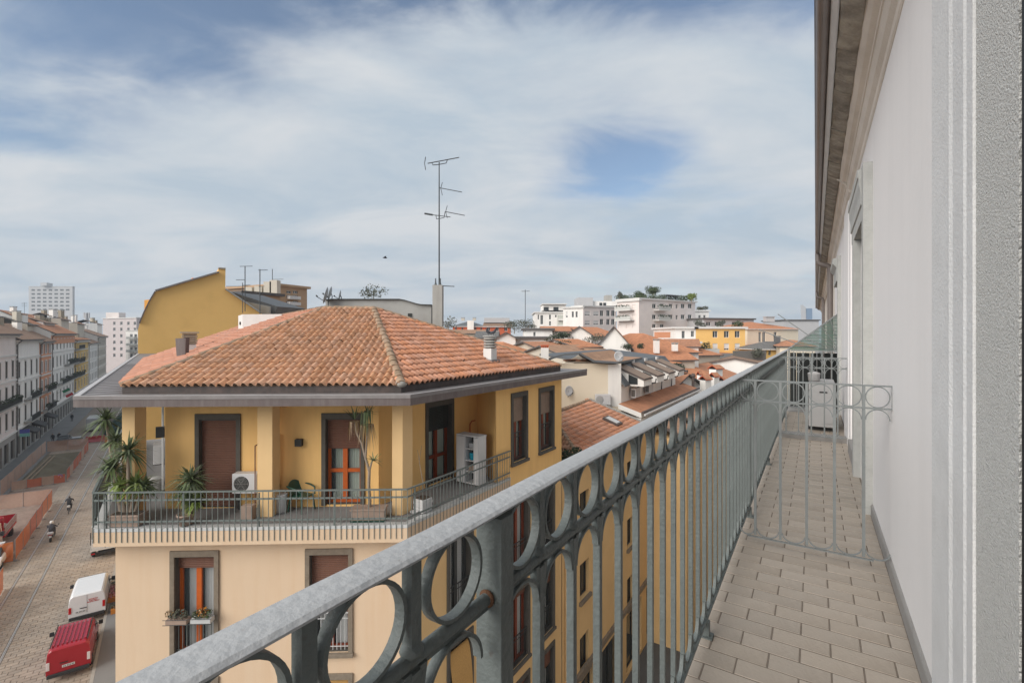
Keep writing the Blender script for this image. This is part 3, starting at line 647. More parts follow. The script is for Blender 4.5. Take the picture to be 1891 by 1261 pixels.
def roller(mb, O, U, nin, a, b, z0, z1, d, pitch=.05):
    z = z1
    while z > z0 + .01:
        zn = max(z0, z - pitch)
        pr = [(d, z), (d - .010, z - pitch * .25), (d - .010, zn + pitch * .3), (d + .003, zn)]
        for (d1, za), (d2, zb_) in zip(pr[:-1], pr[1:]):
            mb.add([O + U * a + nin * d1 + UP * za, O + U * b + nin * d1 + UP * za, O + U * b + nin * d2 + UP * zb_, O + U * a + nin * d2 + UP * zb_], [(0, 1, 2, 3)])
        z = zn
def a_window(O, U, op, sur, wood, shut_frac=.2, shut_mat=None, rail_bars=True, curtain='curtain', sill=True, rail_mat=None, closed=False, fw_=.10, door=False, reed=False, z_bar=None, glass=True, dep=.22):
    # O at world z 0; op = u0,u1,z0,z1 in world heights
    O = at(O, 0); U = V(U); nin = UP.cross(U); a, b, c, d = op[:4]; ax = (U, nin, UP); w_, h_ = b - a, d - c
    def bx(mb, u0, u1, z0, z1, dd, th): mb.box(O + U * (u0 + u1) / 2 + UP * (z0 + z1) / 2 + nin * dd, (u1 - u0, th, z1 - z0), ax)
    f_ = MB(); fr = .075
    bx(f_, a, a + fr, c, d, dep, .07); bx(f_, b - fr, b, c, d, dep, .07); bx(f_, a + fr, b - fr, d - fr, d, dep, .068); bx(f_, a + fr, b - fr, c, c + fr, dep, .068)
    mid = (a + b) / 2; bx(f_, mid - .065, mid + .065, c + fr, d - fr, dep - .012, .075)
    if z_bar: bx(f_, a + fr, b - fr, z_bar - .05, z_bar + .05, dep - .004, .07)
    wn = f_.build('door' if door else 'window', wood, house)
    if not closed:
        for u0, u1 in ((a + fr, mid - .065), (mid + .065, b - fr)):
            g = MB(); p = O + nin * (dep + .01); g.add([p + U * u0 + UP * c, p + U * u1 + UP * c, p + U * u1 + UP * d, p + U * u0 + UP * d], [(0, 1, 2, 3)]); g.build('pane', M_CLEAR, wn, fix=False)
            g = MB(); nn = 14; vs_ = []
            lo, hi = u0 + (u1 - u0) * (.28 if u0 < mid - .1 else .05), u1
            for k in range(nn + 1):
                x = lo + (hi - lo) * k / nn; off = dep + .09 + .02 * math.sin(k * 2.1)
                vs_ += [O + U * x + nin * off + UP * c, O + U * x + nin * off + UP * d]
            g.add(vs_, [(2 * k, 2 * k + 2, 2 * k + 3, 2 * k + 1) for k in range(nn)], 0, None, True); g.build('curtain', M_[curtain], wn, fix=False)
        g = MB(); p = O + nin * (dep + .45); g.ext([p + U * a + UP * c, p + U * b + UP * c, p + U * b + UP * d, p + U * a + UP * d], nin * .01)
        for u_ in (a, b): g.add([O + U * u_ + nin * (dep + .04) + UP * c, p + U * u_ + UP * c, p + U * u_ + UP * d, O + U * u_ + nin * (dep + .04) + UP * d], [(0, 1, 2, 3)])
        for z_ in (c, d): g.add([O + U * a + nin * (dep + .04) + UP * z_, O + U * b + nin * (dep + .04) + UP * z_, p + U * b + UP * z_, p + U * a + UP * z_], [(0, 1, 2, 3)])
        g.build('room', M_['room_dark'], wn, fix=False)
    if sur:
        s_ = MB(); t = .13
        for (u0, u1, z0, z1) in ((a - .12, b + .12, d, d + .16), (a - .12, a, c - .02, d), (b, b + .12, c - .02, d)):
            bx(s_, u0, u1, z0, z1, -.014, .07)
        if sill: bx(s_, a - .14, b + .14, c - .12, c - .02, -.035, .13)
        s_.build('surround', sur, wn, bevel=.006)
        l_ = MB(); bx(l_, a, b, d - .03, d + .001, .06, .10); l_.build('shutter_box', M_['dark_iron'], wn)
    if shut_frac > 0:
        s_ = MB(); roller(s_, O, U, nin, a + .01, b - .01, d - h_ * shut_frac, d - .03, dep - .09 if not closed else .10); s_.build('roller_shutter', shut_mat or M_['shutter_brown'], wn, fix=False)
    if rail_bars:
        r_ = MB(); dd = .05; zt_ = c + 1.0; k = 0
        bx(r_, a, b, zt_ - .012, zt_ + .012, dd, .03); bx(r_, a, b, zt_ - .16, zt_ - .14, dd, .012); bx(r_, a, b, c + .10, c + .12, dd, .012)
        u_ = a + .06
        while u_ < b - .03: bx(r_, u_ - .007, u_ + .007, c + .02, zt_ - .012, dd, .014); u_ += .105
        r_.build('guard_rail', rail_mat or M_['dark_iron'], wn)
    if reed:
        r_ = MB(); nn = 10; z0, z1 = c + .05, c + h_ * .92
        for i in range(nn):
            a0, a1 = math.pi * i / nn / 2, math.pi * (i + 1) / nn / 2
            r_.add([O + U * (a + .03) + nin * (.10 - .25 * math.sin(a0)) + UP * (z0 + (z1 - z0) * math.cos(a0)), O + U * (b - .03) + nin * (.10 - .25 * math.sin(a0)) + UP * (z0 + (z1 - z0) * math.cos(a0)), O + U * (b - .03) + nin * (.10 - .25 * math.sin(a1)) + UP * (z0 + (z1 - z0) * math.cos(a1)), O + U * (a + .03) + nin * (.10 - .25 * math.sin(a1)) + UP * (z0 + (z1 - z0) * math.cos(a1))], [(0, 1, 2, 3)])
        r_.build('reed_blind', M_['reed'], wn, fix=False)
    return wn
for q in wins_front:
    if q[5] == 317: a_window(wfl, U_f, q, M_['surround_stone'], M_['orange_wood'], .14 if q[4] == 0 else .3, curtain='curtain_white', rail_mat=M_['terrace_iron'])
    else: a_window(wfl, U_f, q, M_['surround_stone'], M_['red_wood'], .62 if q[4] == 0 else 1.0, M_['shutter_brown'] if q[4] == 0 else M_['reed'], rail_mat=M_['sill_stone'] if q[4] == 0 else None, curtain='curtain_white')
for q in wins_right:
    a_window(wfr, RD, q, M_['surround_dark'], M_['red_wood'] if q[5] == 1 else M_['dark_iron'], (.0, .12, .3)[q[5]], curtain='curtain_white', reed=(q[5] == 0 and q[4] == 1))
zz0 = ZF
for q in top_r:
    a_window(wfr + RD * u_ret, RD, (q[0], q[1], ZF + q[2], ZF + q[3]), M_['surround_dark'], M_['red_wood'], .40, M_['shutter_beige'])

# --- terrace slab, floor, loggia walls
Bk = 9.0
t_poly = [L0, C0, C0 + RD * (u_of(943, C0, RD)), wfr + RD * (u_ret + .4) - RNo * 5, L0 + LD * 12 + SW * 5, L0 + LD * 12]
m = MB(); m.prism(t_poly, ZF - .46, ZF - .10); m.build('terrace_slab', M_['peach_plaster'], house)
m = MB(); m.prism([p for p in t_poly], ZF - .095, ZF - .012); m.build('terrace_edge', M_['sill_stone'], house)
m = MB(); m.prism([X(ln_front(.2), ln_left(.2)), X(ln_front(.2), ln_right(.2)), C0 - RNo * .2 + RD * (u_of(940, C0, RD)), wfr + RD * (u_ret + .35) - RNo * 4.9, L0 + LD * 11.9 + SW * 4.9, L0 + LD * 11.9 + SW * .2], ZF - .011, ZF); m.build('terrace_floor', M_['terrace_floor'], house)
hwall = Z_E0 - ZF
w_l = on_line(305, ln_front(1.36)[0], FLd); w_c = X(ln_front(1.36), ln_right(1.65))
Lw = (w_c - w_l).length; Uw = (w_c - w_l).normalized()
doors = [(u_of(369, w_l, Uw), u_of(437, w_l, Uw), ZF + .02, ZF + 2.50), (u_of(602, w_l, Uw), u_of(666, w_l, Uw), ZF + .06, ZF + 2.50)]
m = MB(); wall(m, at(w_l, ZF), Uw, Lw, hwall, [(a, b, c - ZF, d - ZF) for a, b, c, d in doors], .28, 0, 1); m.build('loggia_wall', [M_['ochre_plaster'], M_['surround_dark']], house, fix=False)
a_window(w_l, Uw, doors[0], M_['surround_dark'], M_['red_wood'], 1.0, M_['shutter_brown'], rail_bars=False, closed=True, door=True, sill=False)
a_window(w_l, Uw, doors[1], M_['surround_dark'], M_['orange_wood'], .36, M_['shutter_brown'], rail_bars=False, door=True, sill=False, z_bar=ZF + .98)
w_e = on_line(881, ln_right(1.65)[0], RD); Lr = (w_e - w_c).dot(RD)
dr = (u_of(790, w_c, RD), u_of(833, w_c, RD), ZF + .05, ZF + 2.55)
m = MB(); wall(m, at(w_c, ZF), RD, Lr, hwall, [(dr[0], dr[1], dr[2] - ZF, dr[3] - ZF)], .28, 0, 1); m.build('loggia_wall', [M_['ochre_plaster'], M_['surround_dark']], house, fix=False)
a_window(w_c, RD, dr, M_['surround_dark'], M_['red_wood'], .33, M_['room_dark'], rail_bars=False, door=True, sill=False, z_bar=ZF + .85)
p_r = wfr + RD * u_ret
m = MB(); m.ext([at(w_e, ZF), at(p_r, ZF), at(p_r, Z_E0), at(w_e, Z_E0)], RD * .04); m.build('return_wall', M_['ochre_plaster'], house)
m = MB(); wall(m, at(w_l + LD * 14, ZF), -LD, 14, hwall, [], .2); m.build('loggia_wall', M_['white_wall'], house, fix=False)
def column(px0, px1, dfront, dep, mt='column_plaster'):
    a, b = on_line(px0, ln_front(dfront)[0], FLd), on_line(px1, ln_front(dfront)[0], FLd)
    m = MB(); m.prism([a, b, b - FNo * dep, a - FNo * dep], ZF, Z_E0); m.build('column', M_[mt], house, bevel=.01)
column(225, 249, .62, .42); column(475, 503, .62, .45); 
cA = on_line(724, ln_front(.62)[0], FLd); cB = X(ln_front(.62), ln_right(.55)); cB2 = cB + RD * .38
m = MB(); m.prism([cA, cB - RD * 0, cB2, cA - FNo * .4], ZF, Z_E0); m.build('column', M_['column_plaster'], house, bevel=.01)
cl = L0 - LNo * .62 + LD * 3.3; m = MB(); m.prism([cl, cl + SW * .35, cl + SW * .35 + LD * .4, cl + LD * .4], ZF, Z_E0); m.build('column', M_['ochre_plaster'], house, bevel=.01)

# --- terrace railing (part of the house)
tr_top = ZF + .905
trail = MB()
pts_rail = [L0 + LD * 11.5, L0, C0, C0 + RD * u_of(942, C0, RD)]
trm = thing('terrace_railing', 'green-grey metal terrace railing with close vertical bars around the yellow corner house', 'railing', None, at(L0, ZF))
def tpart(name, m, fn): mb = MB(); fn(mb); return mb.build(name, m, trm)
for a, b in zip(pts_rail[:-1], pts_rail[1:]):
    d_ = (b - a).normalized()
    tpart('top_rail', M_['terrace_iron'], lambda mb: mb.beam(at(a, tr_top), at(b, tr_top), .05, .035))
    tpart('upper_bar', M_['terrace_iron'], lambda mb: mb.beam(at(a, tr_top - .20), at(b, tr_top - .20), .012, .045))
    tpart('lower_bar', M_['terrace_iron'], lambda mb: mb.beam(at(a, ZF + .16), at(b, ZF + .16), .012, .045))
bar = MB(); bar.box((0, 0, (tr_top - .02 + ZF - .36) / 2 - ZF), (.014, .014, tr_top - .02 - ZF + .36)); bar_me = bar.mesh('bar', M_['terrace_iron'])
for (a, b, st) in ((pts_rail[1], pts_rail[2], .1405), (pts_rail[2], pts_rail[3], .1405), (pts_rail[1], pts_rail[0], .1405)):
    d_ = (b - a).normalized(); L_ = (b - a).length; nout = V((d_.y, -d_.x, 0)); k = 0
    if a is pts_rail[1] and b is pts_rail[0]: nout = LNo; k = 1
    while k * st < L_ - .02:
        q = a + d_ * (k * st) + nout * .012; inst('bar', bar_me, trm, loc=at(q, ZF) - V(trm.location)); k += 1
    k = .3
    while k < L_: tpart('post', M_['terrace_iron'], lambda mb: mb.box(at(a + d_ * k - nout * .03, ZF + .42), (.03, .03, .86))); k += 1.9
gl = MB()
for k in range(5): gl.ext([at(L0 + LD * (.3 + k * 2.1) + SW * .05, ZF + .22), at(L0 + LD * (2.3 + k * 2.1) + SW * .05, ZF + .22), at(L0 + LD * (2.3 + k * 2.1) + SW * .05, tr_top - .06), at(L0 + LD * (.3 + k * 2.1) + SW * .05, tr_top - .06)], SW * .01)
gl.build('wind_panel', M_['dark_iron'], trm)

# --- eaves
e_poly = [E_L, E_R, E_RR, E_RR - RNo * 7, E_LL + SW * 8, E_LL]
m = MB(); m.prism(e_poly, Z_E0, Z_E1 - .06); m.build('eaves', [M_['fascia']], house)
ins = .045
i_poly = [X(le_front(ins), le_left(.12)), X(le_front(ins), le_right(ins)), E_RR - RNo * ins, E_RR - RNo * 6.9, E_LL + SW * 7.9, E_LL + SW * .12]
m = MB(); m.prism(i_poly, Z_E1 - .059, Z_E1 - .035); m.build('eaves_sheet', M_['lead_sheet'], house)
for (a, b, wd) in ((E_L, E_R, .045), (E_R, E_RR, .045), (E_LL, E_L, .13)):
    d_ = (b - a).normalized(); nin_ = V((-d_.y, d_.x, 0))
    m = MB(); m.ext([at(a, Z_E1 - .055), at(b, Z_E1 - .055), at(b, Z_E1), at(a, Z_E1)], nin_ * wd); m.build('gutter_lip', M_['gutter_lip'], house, bevel=.012)
    m = MB(); m.ext([at(a - nin_ * .012, Z_E1 - .10), at(b - nin_ * .012, Z_E1 - .10), at(b - nin_ * .012, Z_E1 - .005), at(a - nin_ * .012, Z_E1 - .005)], nin_ * .011); m.build('gutter_face', M_['lead_sheet'], house)
def f(mb):
    for k in range(26):
        q = E_L + LD * (.3 + k * .62) + SW * .14; mb.beam(at(q, Z_E1 - .030), at(q + SW * .84, Z_E1 - .030), .02, .016)
part('sheet_seams', M_['lead_sheet'], house, f)

# --- tiled roof
ZTB = EYE - 1.345
T_FL, T_FR = X(le_front(.60), le_left(.93)), X(le_front(.60), le_right(.63))
T_RR = on_line(1035, le_right(.63)[0], RD); T_LL = on_line(268, le_left(.93)[0], LD)
P1, P2r = P(600, 571, 18.4), P(690, 575, 18.4)
P2r.z = P1.z
RDG = P1 + LD * (T_LL - T_FL).length * .80
tri = lambda p: at(p, ZTB)
roof_root = MB()
faces_ = [([tri(T_FL), tri(T_FR), P2r, P1], FLd), ([tri(T_FR), tri(T_RR), P2r], RD), ([tri(T_LL), tri(T_FL), P1, RDG], LD), ([tri(T_RR), at(T_RR - RNo * 8 + RD * 2, ZTB), RDG, P1, P2r], RD)]
for pts, e in faces_: roof_root.add(pts, [tuple(range(len(pts)))])
roof_o = roof_root.build('roof', M_['tile_ridge'], house, fix=False)
m = MB()
for a, b in ((T_FL, T_FR), (T_FR, T_RR), (T_LL, T_FL)):
    m.ext([at(a, Z_E1 - .04), at(b, Z_E1 - .04), at(b, ZTB - .004), at(a, ZTB - .004)], V((0, .02, 0)))
m.build('upstand', M_['upstand'], roof_o, fix=False)
PRO = [(0, .012), (.014, .0), (.030, .0), (.044, .016), (.058, .054), (.084, .084), (.118, .088), (.150, .070), (.172, .036), (.202, .010)]
TLEN, TROW, TCOL = .40, .335, .200
def tile_local(scale=1.0):
    n = len(PRO); vs_ = []
    for y, dz, sx in ((0, .040, 1.0), (TLEN, .002, .97)):
        for x, z in PRO: vs_.append(V((( x - .1) * sx, y, z * (1 if y == 0 else .92) + dz)))
    for x, z in PRO: vs_.append(V((x - .1, 0.004, max(z - .004, 0) + .040 - .026)))
    fs = [(k, k + 1, n + k + 1, n + k) for k in range(n - 1)] + [(2 * n + k, 2 * n + k + 1, k + 1, k) for k in range(n - 1)]
    return vs_, fs
tv, tf = tile_local()
mb = MB(); mb.add(tv, tf, 0, None, False); tile_mesh = {k: mb.mesh('roof_tile', M_[k], fix=False) for k in ('tile_terracotta', 'tile_bright', 'tile_left_dimmed')}
for me in tile_mesh.values():
    for p in me.polygons: p.use_smooth = p.index < len(PRO) - 1
def inside(p, poly):
    c = False; n = len(poly)
    for i in range(n):
        a, b = poly[i], poly[(i + 1) % n]
        if (a[1] > p[1]) != (b[1] > p[1]) and p[0] < (b[0] - a[0]) * (p[1] - a[1]) / (b[1] - a[1]) + a[0]: c = not c
    return c
def lay_tiles(pts, e, key, parent, n_single, rnd, name='roof_tile', skip=None, col=TCOL, row=TROW, sc=1.0, lift=.004):
    pts = [V(p) for p in pts]; nrm = (pts[1] - pts[0]).cross(pts[2] - pts[0]).normalized()
    if nrm.z < 0: nrm = -nrm
    e = V(e).normalized(); e = (e - nrm * e.dot(nrm)).normalized(); g = nrm.cross(e)
    if g.z < 0: g = -g; e = -e
    ex = g.cross(nrm)
    O_ = pts[0]; loc2 = [((p - O_).dot(ex), (p - O_).dot(g)) for p in pts]
    u0, u1 = min(p[0] for p in loc2), max(p[0] for p in loc2); v0, v1 = min(p[1] for p in loc2), max(p[1] for p in loc2)
    lst = []
    nv = int((v1 - v0) / row) + 1; nu = int((u1 - u0) / col) + 1
    for j in range(nv):
        for i in range(nu):
            u = u0 + (i + .5) * col; v = v0 - .05 + j * row
            if not inside((u, max(v + row * .5, v0 + .02)), loc2): continue
            c = O_ + ex * u + g * v + nrm * lift
            if skip and skip(c): continue
            lst.append((c - V((0, 0, EYE))).length * 1.0); lst[-1] = (lst[-1], c)
    lst.sort(key=lambda q: q[0]); rest = MB()
    for k, (d_, c) in enumerate(lst):
        ja = rnd.gauss(0, .022) + (rnd.uniform(-.12, .12) if rnd.random() < .03 else 0); jz = rnd.uniform(0, .010)
        ex2 = (ex * math.cos(ja) + g * math.sin(ja)); g2 = nrm.cross(ex2)
        mt = Matrix((ex2, g2, nrm)).transposed().to_4x4() @ Matrix.Scale(sc, 4); mt.translation = c + nrm * jz + ex * rnd.uniform(-.006, .006) + g * (rnd.uniform(-.016, .016) - (rnd.uniform(.03, .09) if rnd.random() < .025 else 0))
        if k < n_single: inst(name, tile_mesh[key], parent, mat=mt)
        else: rest.add([mt @ v_ for v_ in tv], tf, 0)
    if rest.v:
        me = rest.mesh('tiles_beyond', M_[key], fix=False); npf = len(tf)
        for p in me.polygons: p.use_smooth = (p.index % npf) < len(PRO) - 1
        o = inst('tiles_beyond', me, parent); o['kind'] = 'stuff'
rnd = random.Random(21)
chim_pts = []
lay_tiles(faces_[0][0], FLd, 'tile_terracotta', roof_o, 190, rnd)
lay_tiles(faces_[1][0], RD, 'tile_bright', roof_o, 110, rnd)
lay_tiles(faces_[2][0], LD, 'tile_left_dimmed', roof_o, 0, rnd, lift=.0)
def hip_tiles(a, b, parent, key='tile_ridge', r=.105, rnd=rnd, ln=.40):
    a, b = V(a), V(b); d_ = (b - a).normalized(); n = int((b - a).length / (ln * .85)); side = d_.cross(UP).normalized(); up = side.cross(d_)
    for k in range(n):
        p = a + (b - a) * (k / n); m = MB(); q0, q1 = [], []
        j = rnd.uniform(-.02, .02); rr1 = r * rnd.uniform(.95, 1.05)
        for t in range(7):
            an = math.pi * t / 6; q0.append(p + side * (math.cos(an) * rr1 + j) + up * (math.sin(an) * rr1 * .8 + .055)); q1.append(p + d_ * ln + side * (math.cos(an) * rr1 * .86 + j) + up * (math.sin(an) * rr1 * .66 + .04))
        m.add(q0 + q1, [(t, t + 1, 8 + t, 7 + t) for t in range(6)], 0, None, True); m.add(q0, [tuple(range(7))])
        m.add([q0[0], q0[6], q1[6], q1[0]] + [q0[0] - up * .06, q0[6] - up * .06, q1[6] - up * .06, q1[0] - up * .06], [(0, 3, 7, 4), (1, 2, 6, 5), (0, 1, 5, 4)])
        m.build('ridge_tile', M_[key], parent, fix=False)
hip_tiles(tri(T_FL), P1, roof_o); hip_tiles(tri(T_FR), P2r, roof_o, r=.125); hip_tiles(P1, P2r, roof_o); hip_tiles(tri(T_RR), P2r, roof_o); hip_tiles(P1, RDG, roof_o)
part('mortar_cap', M_['mortar'], roof_o, lambda mb: mb.sphere(tri(T_FR) + V((-.02, .10, .05)), .16, 10, 6, 0, (1, 1.2, .7)))

# --- roof chimneys
def plane_of(i): pts = faces_[i][0]; n_ = (pts[1] - pts[0]).cross(pts[2] - pts[0]).normalized(); return pts[0], n_
Q, n_ = plane_of(1); cb = hit(905, 667, Q, n_)
ch = thing('roof_chimney', 'white square chimney with round slatted cap on the front right roof slope', 'chimney', None, cb)
k_ = cb.y / F
wd = 21 * k_
part('shaft', M_['white_wall'], ch, lambda mb: mb.prism([cb + RD * x * wd + RNo * y * wd for x, y in ((-.42, .42), (-.42, -.42), (.42, -.42), (.42, .42))], cb.z - .25, cb.z + 24 * k_))
part('flashing', M_['lead_sheet'], ch, lambda mb: mb.prism([cb + RD * x * wd + RNo * y * wd for x, y in ((-.6, .62), (-.6, -.6), (.6, -.6), (.6, .62))], cb.z - .3, cb.z + .07))
for i in range(5):
    z_ = cb.z + (25 + i * 5.0) * k_
    part('cap_ring', M_['concrete'], ch, lambda mb: mb.lathe([(wd * .50, 0), (wd * .57, .01), (wd * .57, 3.4 * k_), (wd * .50, 3.6 * k_)] if i < 4 else [(wd * .60, 0), (wd * .66, .01), (wd * .62, 2.4 * k_), (.01, 2.8 * k_)], at(cb, z_), 14))
part('cap_core', M_['fan_black'], ch, lambda mb: mb.lathe([(wd * .42, 0), (wd * .42, 20 * k_)], at(cb, cb.z + 24 * k_), 10))
top_c = at(cb, cb.z + 48 * k_)
mk('pigeon_grey', (0.06, 0.06, 0.07), 0.8, 0.3, 20)
def bird(name, p, ang, label, s_=1.0, flying=False):
    d_ = V((math.cos(ang), math.sin(ang), 0)); sd = V((-d_.y, d_.x, 0)); m = MB()
    if not flying:
        path = [p - d_ * .17 * s_ + UP * .055 * s_, p - d_ * .10 * s_ + UP * .09 * s_, p + UP * .12 * s_, p + d_ * .06 * s_ + UP * .165 * s_, p + d_ * .075 * s_ + UP * .22 * s_, p + d_ * .09 * s_ + UP * .245 * s_, p + d_ * .125 * s_ + UP * .24 * s_]
        m.tube(path, [.012 * s_, .035 * s_, .06 * s_, .055 * s_, .032 * s_, .028 * s_, .004 * s_], 8)
        for q in (-1, 1): m.tube([p + sd * q * .025 * s_ + UP * .09 * s_, p + sd * q * .025 * s_ + d_ * .01 * s_], .005 * s_, 5)
    else:
        m.tube([p - d_ * .16 * s_, p - d_ * .07 * s_, p + d_ * .02 * s_, p + d_ * .10 * s_, p + d_ * .15 * s_], [.015 * s_, .04 * s_, .055 * s_, .035 * s_, .008 * s_], 8)
    o = m.build(name, M_['pigeon_grey'], None, label=label, category='bird')
    w2 = MB()
    for q in (-1, 1):
        if flying: w2.add([p + d_ * .06 * s_ + sd * q * .03 * s_, p + sd * q * .2 * s_ + UP * .10 * s_ + d_ * .05 * s_, p + sd * q * .34 * s_ + UP * .04 * s_ - d_ * .06 * s_, p + sd * q * .18 * s_ + UP * .05 * s_ - d_ * .08 * s_, p - d_ * .06 * s_ + sd * q * .03 * s_], [(0, 1, 2, 3, 4)])
        else: w2.add([p + d_ * .04 * s_ + sd * q * .055 * s_ + UP * .15 * s_, p + sd * q * .062 * s_ + UP * .12 * s_, p - d_ * .16 * s_ + sd * q * .02 * s_ + UP * .05 * s_, p - d_ * .02 * s_ + sd * q * .05 * s_ + UP * .085 * s_], [(0, 1, 2, 3)])
    w2.build('wing', M_['pigeon_grey'], o, fix=False)
bird('pigeon', top_c + V((-.06, 0, .0)), R(200), 'left of two grey pigeons perched on the slatted chimney cap', .9)
bird('pigeon', top_c + V((.12, .04, .0)), R(20), 'right of two grey pigeons perched on the slatted chimney cap', .9)
bird('flying_bird', P(711, 476, 26), R(25), 'dark bird flying in the sky left of the tall antenna', .8, True)
Q, n_ = plane_of(2); cb = hit(350, 652, Q, n_); k_ = cb.y / F
ch = thing('brick_chimney', 'low chimney with slotted brick vent on the left roof slope', 'chimney', None, cb)
wd = 30 * k_
def sq(f_, z0, z1, mb): mb.prism([cb + LD * x * wd * f_ * .5 + SW * y * wd * f_ * .5 for x, y in ((-1, -1), (1, -1), (1, 1), (-1, 1))], z0, z1)
part('shaft', M_['white_wall'], ch, lambda mb: sq(.66, cb.z - .3, cb.z + 16 * k_, mb))
for i in range(5): part('brick_course', M_['brick_vent'], ch, lambda mb: sq(.80 if i % 2 else .74, cb.z + (17 + i * 4.0) * k_, cb.z + (20.2 + i * 4.0) * k_, mb))
part('core', M_['fan_black'], ch, lambda mb: sq(.6, cb.z + 16 * k_, cb.z + 36 * k_, mb))
part('cap_slab', M_['concrete'], ch, lambda mb: sq(.95, cb.z + 37 * k_, cb.z + 39 * k_, mb))
fl = hit(333, 663, Q, n_)
part('flue_panel', M_['fascia'], ch, lambda mb: mb.ext([fl + V((-.12, 0, 0)), fl + V((.16, 0, .08)), fl + V((.18, 0, .72)), fl + V((-.17, 0, .70))], V((.05, .12, 0))))
part('roof_hatch', M_['lead_sheet'], roof_o, lambda mb: [mb.beam(hit(400, 622 + i * 2.2, Q, n_) + n_ * .08, hit(452, 606 + i * 2.0, Q, n_) + n_ * .08, .04, .05) for i in range(3)])

# --- party wall of the mustard house, plane across the street line
pw = E_LL + SW * -.0; npw = LD
out = [(254.6, 668), (254.8, 608), (258, 597), (266.5, 576.5), (276, 557), (286.8, 538.4), (345, 521), (403.5, 504), (403.5, 497), (416.5, 497), (416, 534.6), (448, 556), (480, 577.7), (520, 600), (520, 668)]
must = thing('mustard_house', 'mustard yellow house end wall with sloping roofline behind the tiled roof', 'building', None, at(pw + SW * 5, 0))
pl = [hit(x, y, at(pw, 0), npw) for x, y in out]
m = MB(); m.ext(pl, LD * 9); m.build('end_wall', M_['mustard'], must)
m = MB(); m.prism([pw - SW * .02, pw + SW * 14, pw + SW * 14 + LD * 9, pw - SW * .02 + LD * 9], 0, 17.0); m.build('wall', M_['mustard'], must)
for i in (5, 6): m = MB(); m.beam(pl[i] + UP * .06 - LD * .12, pl[i + 1] + UP * .06 - LD * .12, .5, .12); m.build('coping', M_['lead_sheet'], must)
for i in (2, 3, 4): m = MB(); m.beam(pl[i] - LD * .06 - SW * .02, pl[i + 1] - LD * .06 - SW * .02, .35, .08); m.build('coping', M_['fascia'], must)
m = MB(); m.beam(pl[10] + UP * .04 - LD * .1, pl[12] + UP * .04 - LD * .1, .6, .10); m.build('coping', M_['grey_render'], must)
cpt = (pl[8] + pl[9]) / 2
m = MB(); m.prism([cpt + SW * x * .27 + LD * y for x, y in ((-1, -.1), (1, -.1), (1, .5), (-1, .5))], cpt.z, cpt.z + .12); m.build('chimney_cap', M_['brick_vent'], must)
m = MB(); c2 = hit(357, 518, at(pw, 0), npw); m.lathe([(.09, -.3), (.09, .1), (.12, .12), (.12, .28), (.0, .34)], c2 + LD * 1.0, 8); m.build('chimney_pot', M_['tile_bright'], must)
m = MB(); s1 = hit(264, 550, at(pw, 0), npw); m.ext([hit(264, 550, at(pw, 0), npw) + LD * 3, hit(290, 548, at(pw, 0), npw) + LD * 3, at(hit(290, 548, at(pw, 0), npw), 17) + LD * 3, at(s1, 17) + LD * 3], LD * 4); m.build('side_bay', M_['mustard'], must)

# --- grey penthouse, concrete stack and antennas behind the ridge
ZP = 20.6
pent = thing('grey_penthouse', 'grey rendered roof structure with rounded corner behind the tiled ridge', 'building', None, at(P(700, 600, ZP), 15))
out = [(601, 600), (601, 554), (612, 552.5), (738, 552.5), (748, 554.5), (770, 561), (778, 562.5), (797, 563), (797, 625), (601, 625)]
m = MB(); m.ext([P(x, y, ZP) for x, y in out], V((-1.0, 5, 0))); m.build('wall', M_['grey_render'], pent)
for (a, b) in zip(out[1:7], out[2:8]): m = MB(); m.beam(P(a[0], a[1], ZP - .04), P(b[0], b[1], ZP - .04), .14, .03); m.build('metal_edge', M_['dark_iron'], pent)
m = MB(); m.bbox(P(796.5, 563, ZP - .05), P(799, 615, ZP + .05)); m.build('edge_strip', M_['dark_iron'], pent)
m = MB(); m.box(P(757, 586, ZP - .01), (.17, .06, .34)); wn = m.build('window', M_['room_dark'], pent)
m = MB(); m.box(P(757, 586, ZP - .045), (.17, .012, .015)); m.build('bar', M_['grey_render'], wn)
stk = thing('concrete_stack', 'tall square concrete chimney stack carrying the antenna mast', 'chimney', None, at(P(809, 605, 20.4), 15))
m = MB(); p0 = P(809, 527, 20.4); hw = 9.0 * 20.4 / F
m.prism([p0 + V((x * hw, y * hw, 0)) for x, y in ((-1, -1), (1, -1), (1, 1), (-1, 1))], 14, p0.z); m.build('shaft', M_['concrete'], stk, bevel=.012)
for q in (-.5, .45): m = MB(); m.lathe([(.05, 0), (.06, .02), (.045, .06), (.03, .12), (.022, .3)], p0 + V((q * hw, 0, 0)), 10); m.build('cable_gland', M_['antenna_metal'], stk)
m = MB(); m.tube([p0 + V((hw, 0, -.02)), P(839, 529, 20.2)], .02, 6); m.build('bracket_arm', M_['antenna_metal'], stk)
def yagi(mb, a, b, n, el, r=.012, vert=True):
    a, b = V(a), V(b); mb.tube([a, b], r, 6); d_ = (b - a).normalized(); up = UP if vert else d_.cross(UP).normalized()
    for k in range(n):
        p = a + (b - a) * ((k + .5) / n); e = el * (1 - .35 * k / n); mb.tube([p - up * e * .3 + d_.cross(UP) * e, p + up * e * .3 - d_.cross(UP) * e], r * .8, 5)
ZA = 20.4
ant = thing('antenna_mast', 'tall dark television antenna mast with four aerials on the concrete stack', 'antenna', None, p0)
part('mast', M_['antenna_metal'], ant, lambda mb: mb.tube([P(811, 527, ZA), P(811, 400, ZA), P(811, 300, ZA)], [.032, .028, .022], 8))
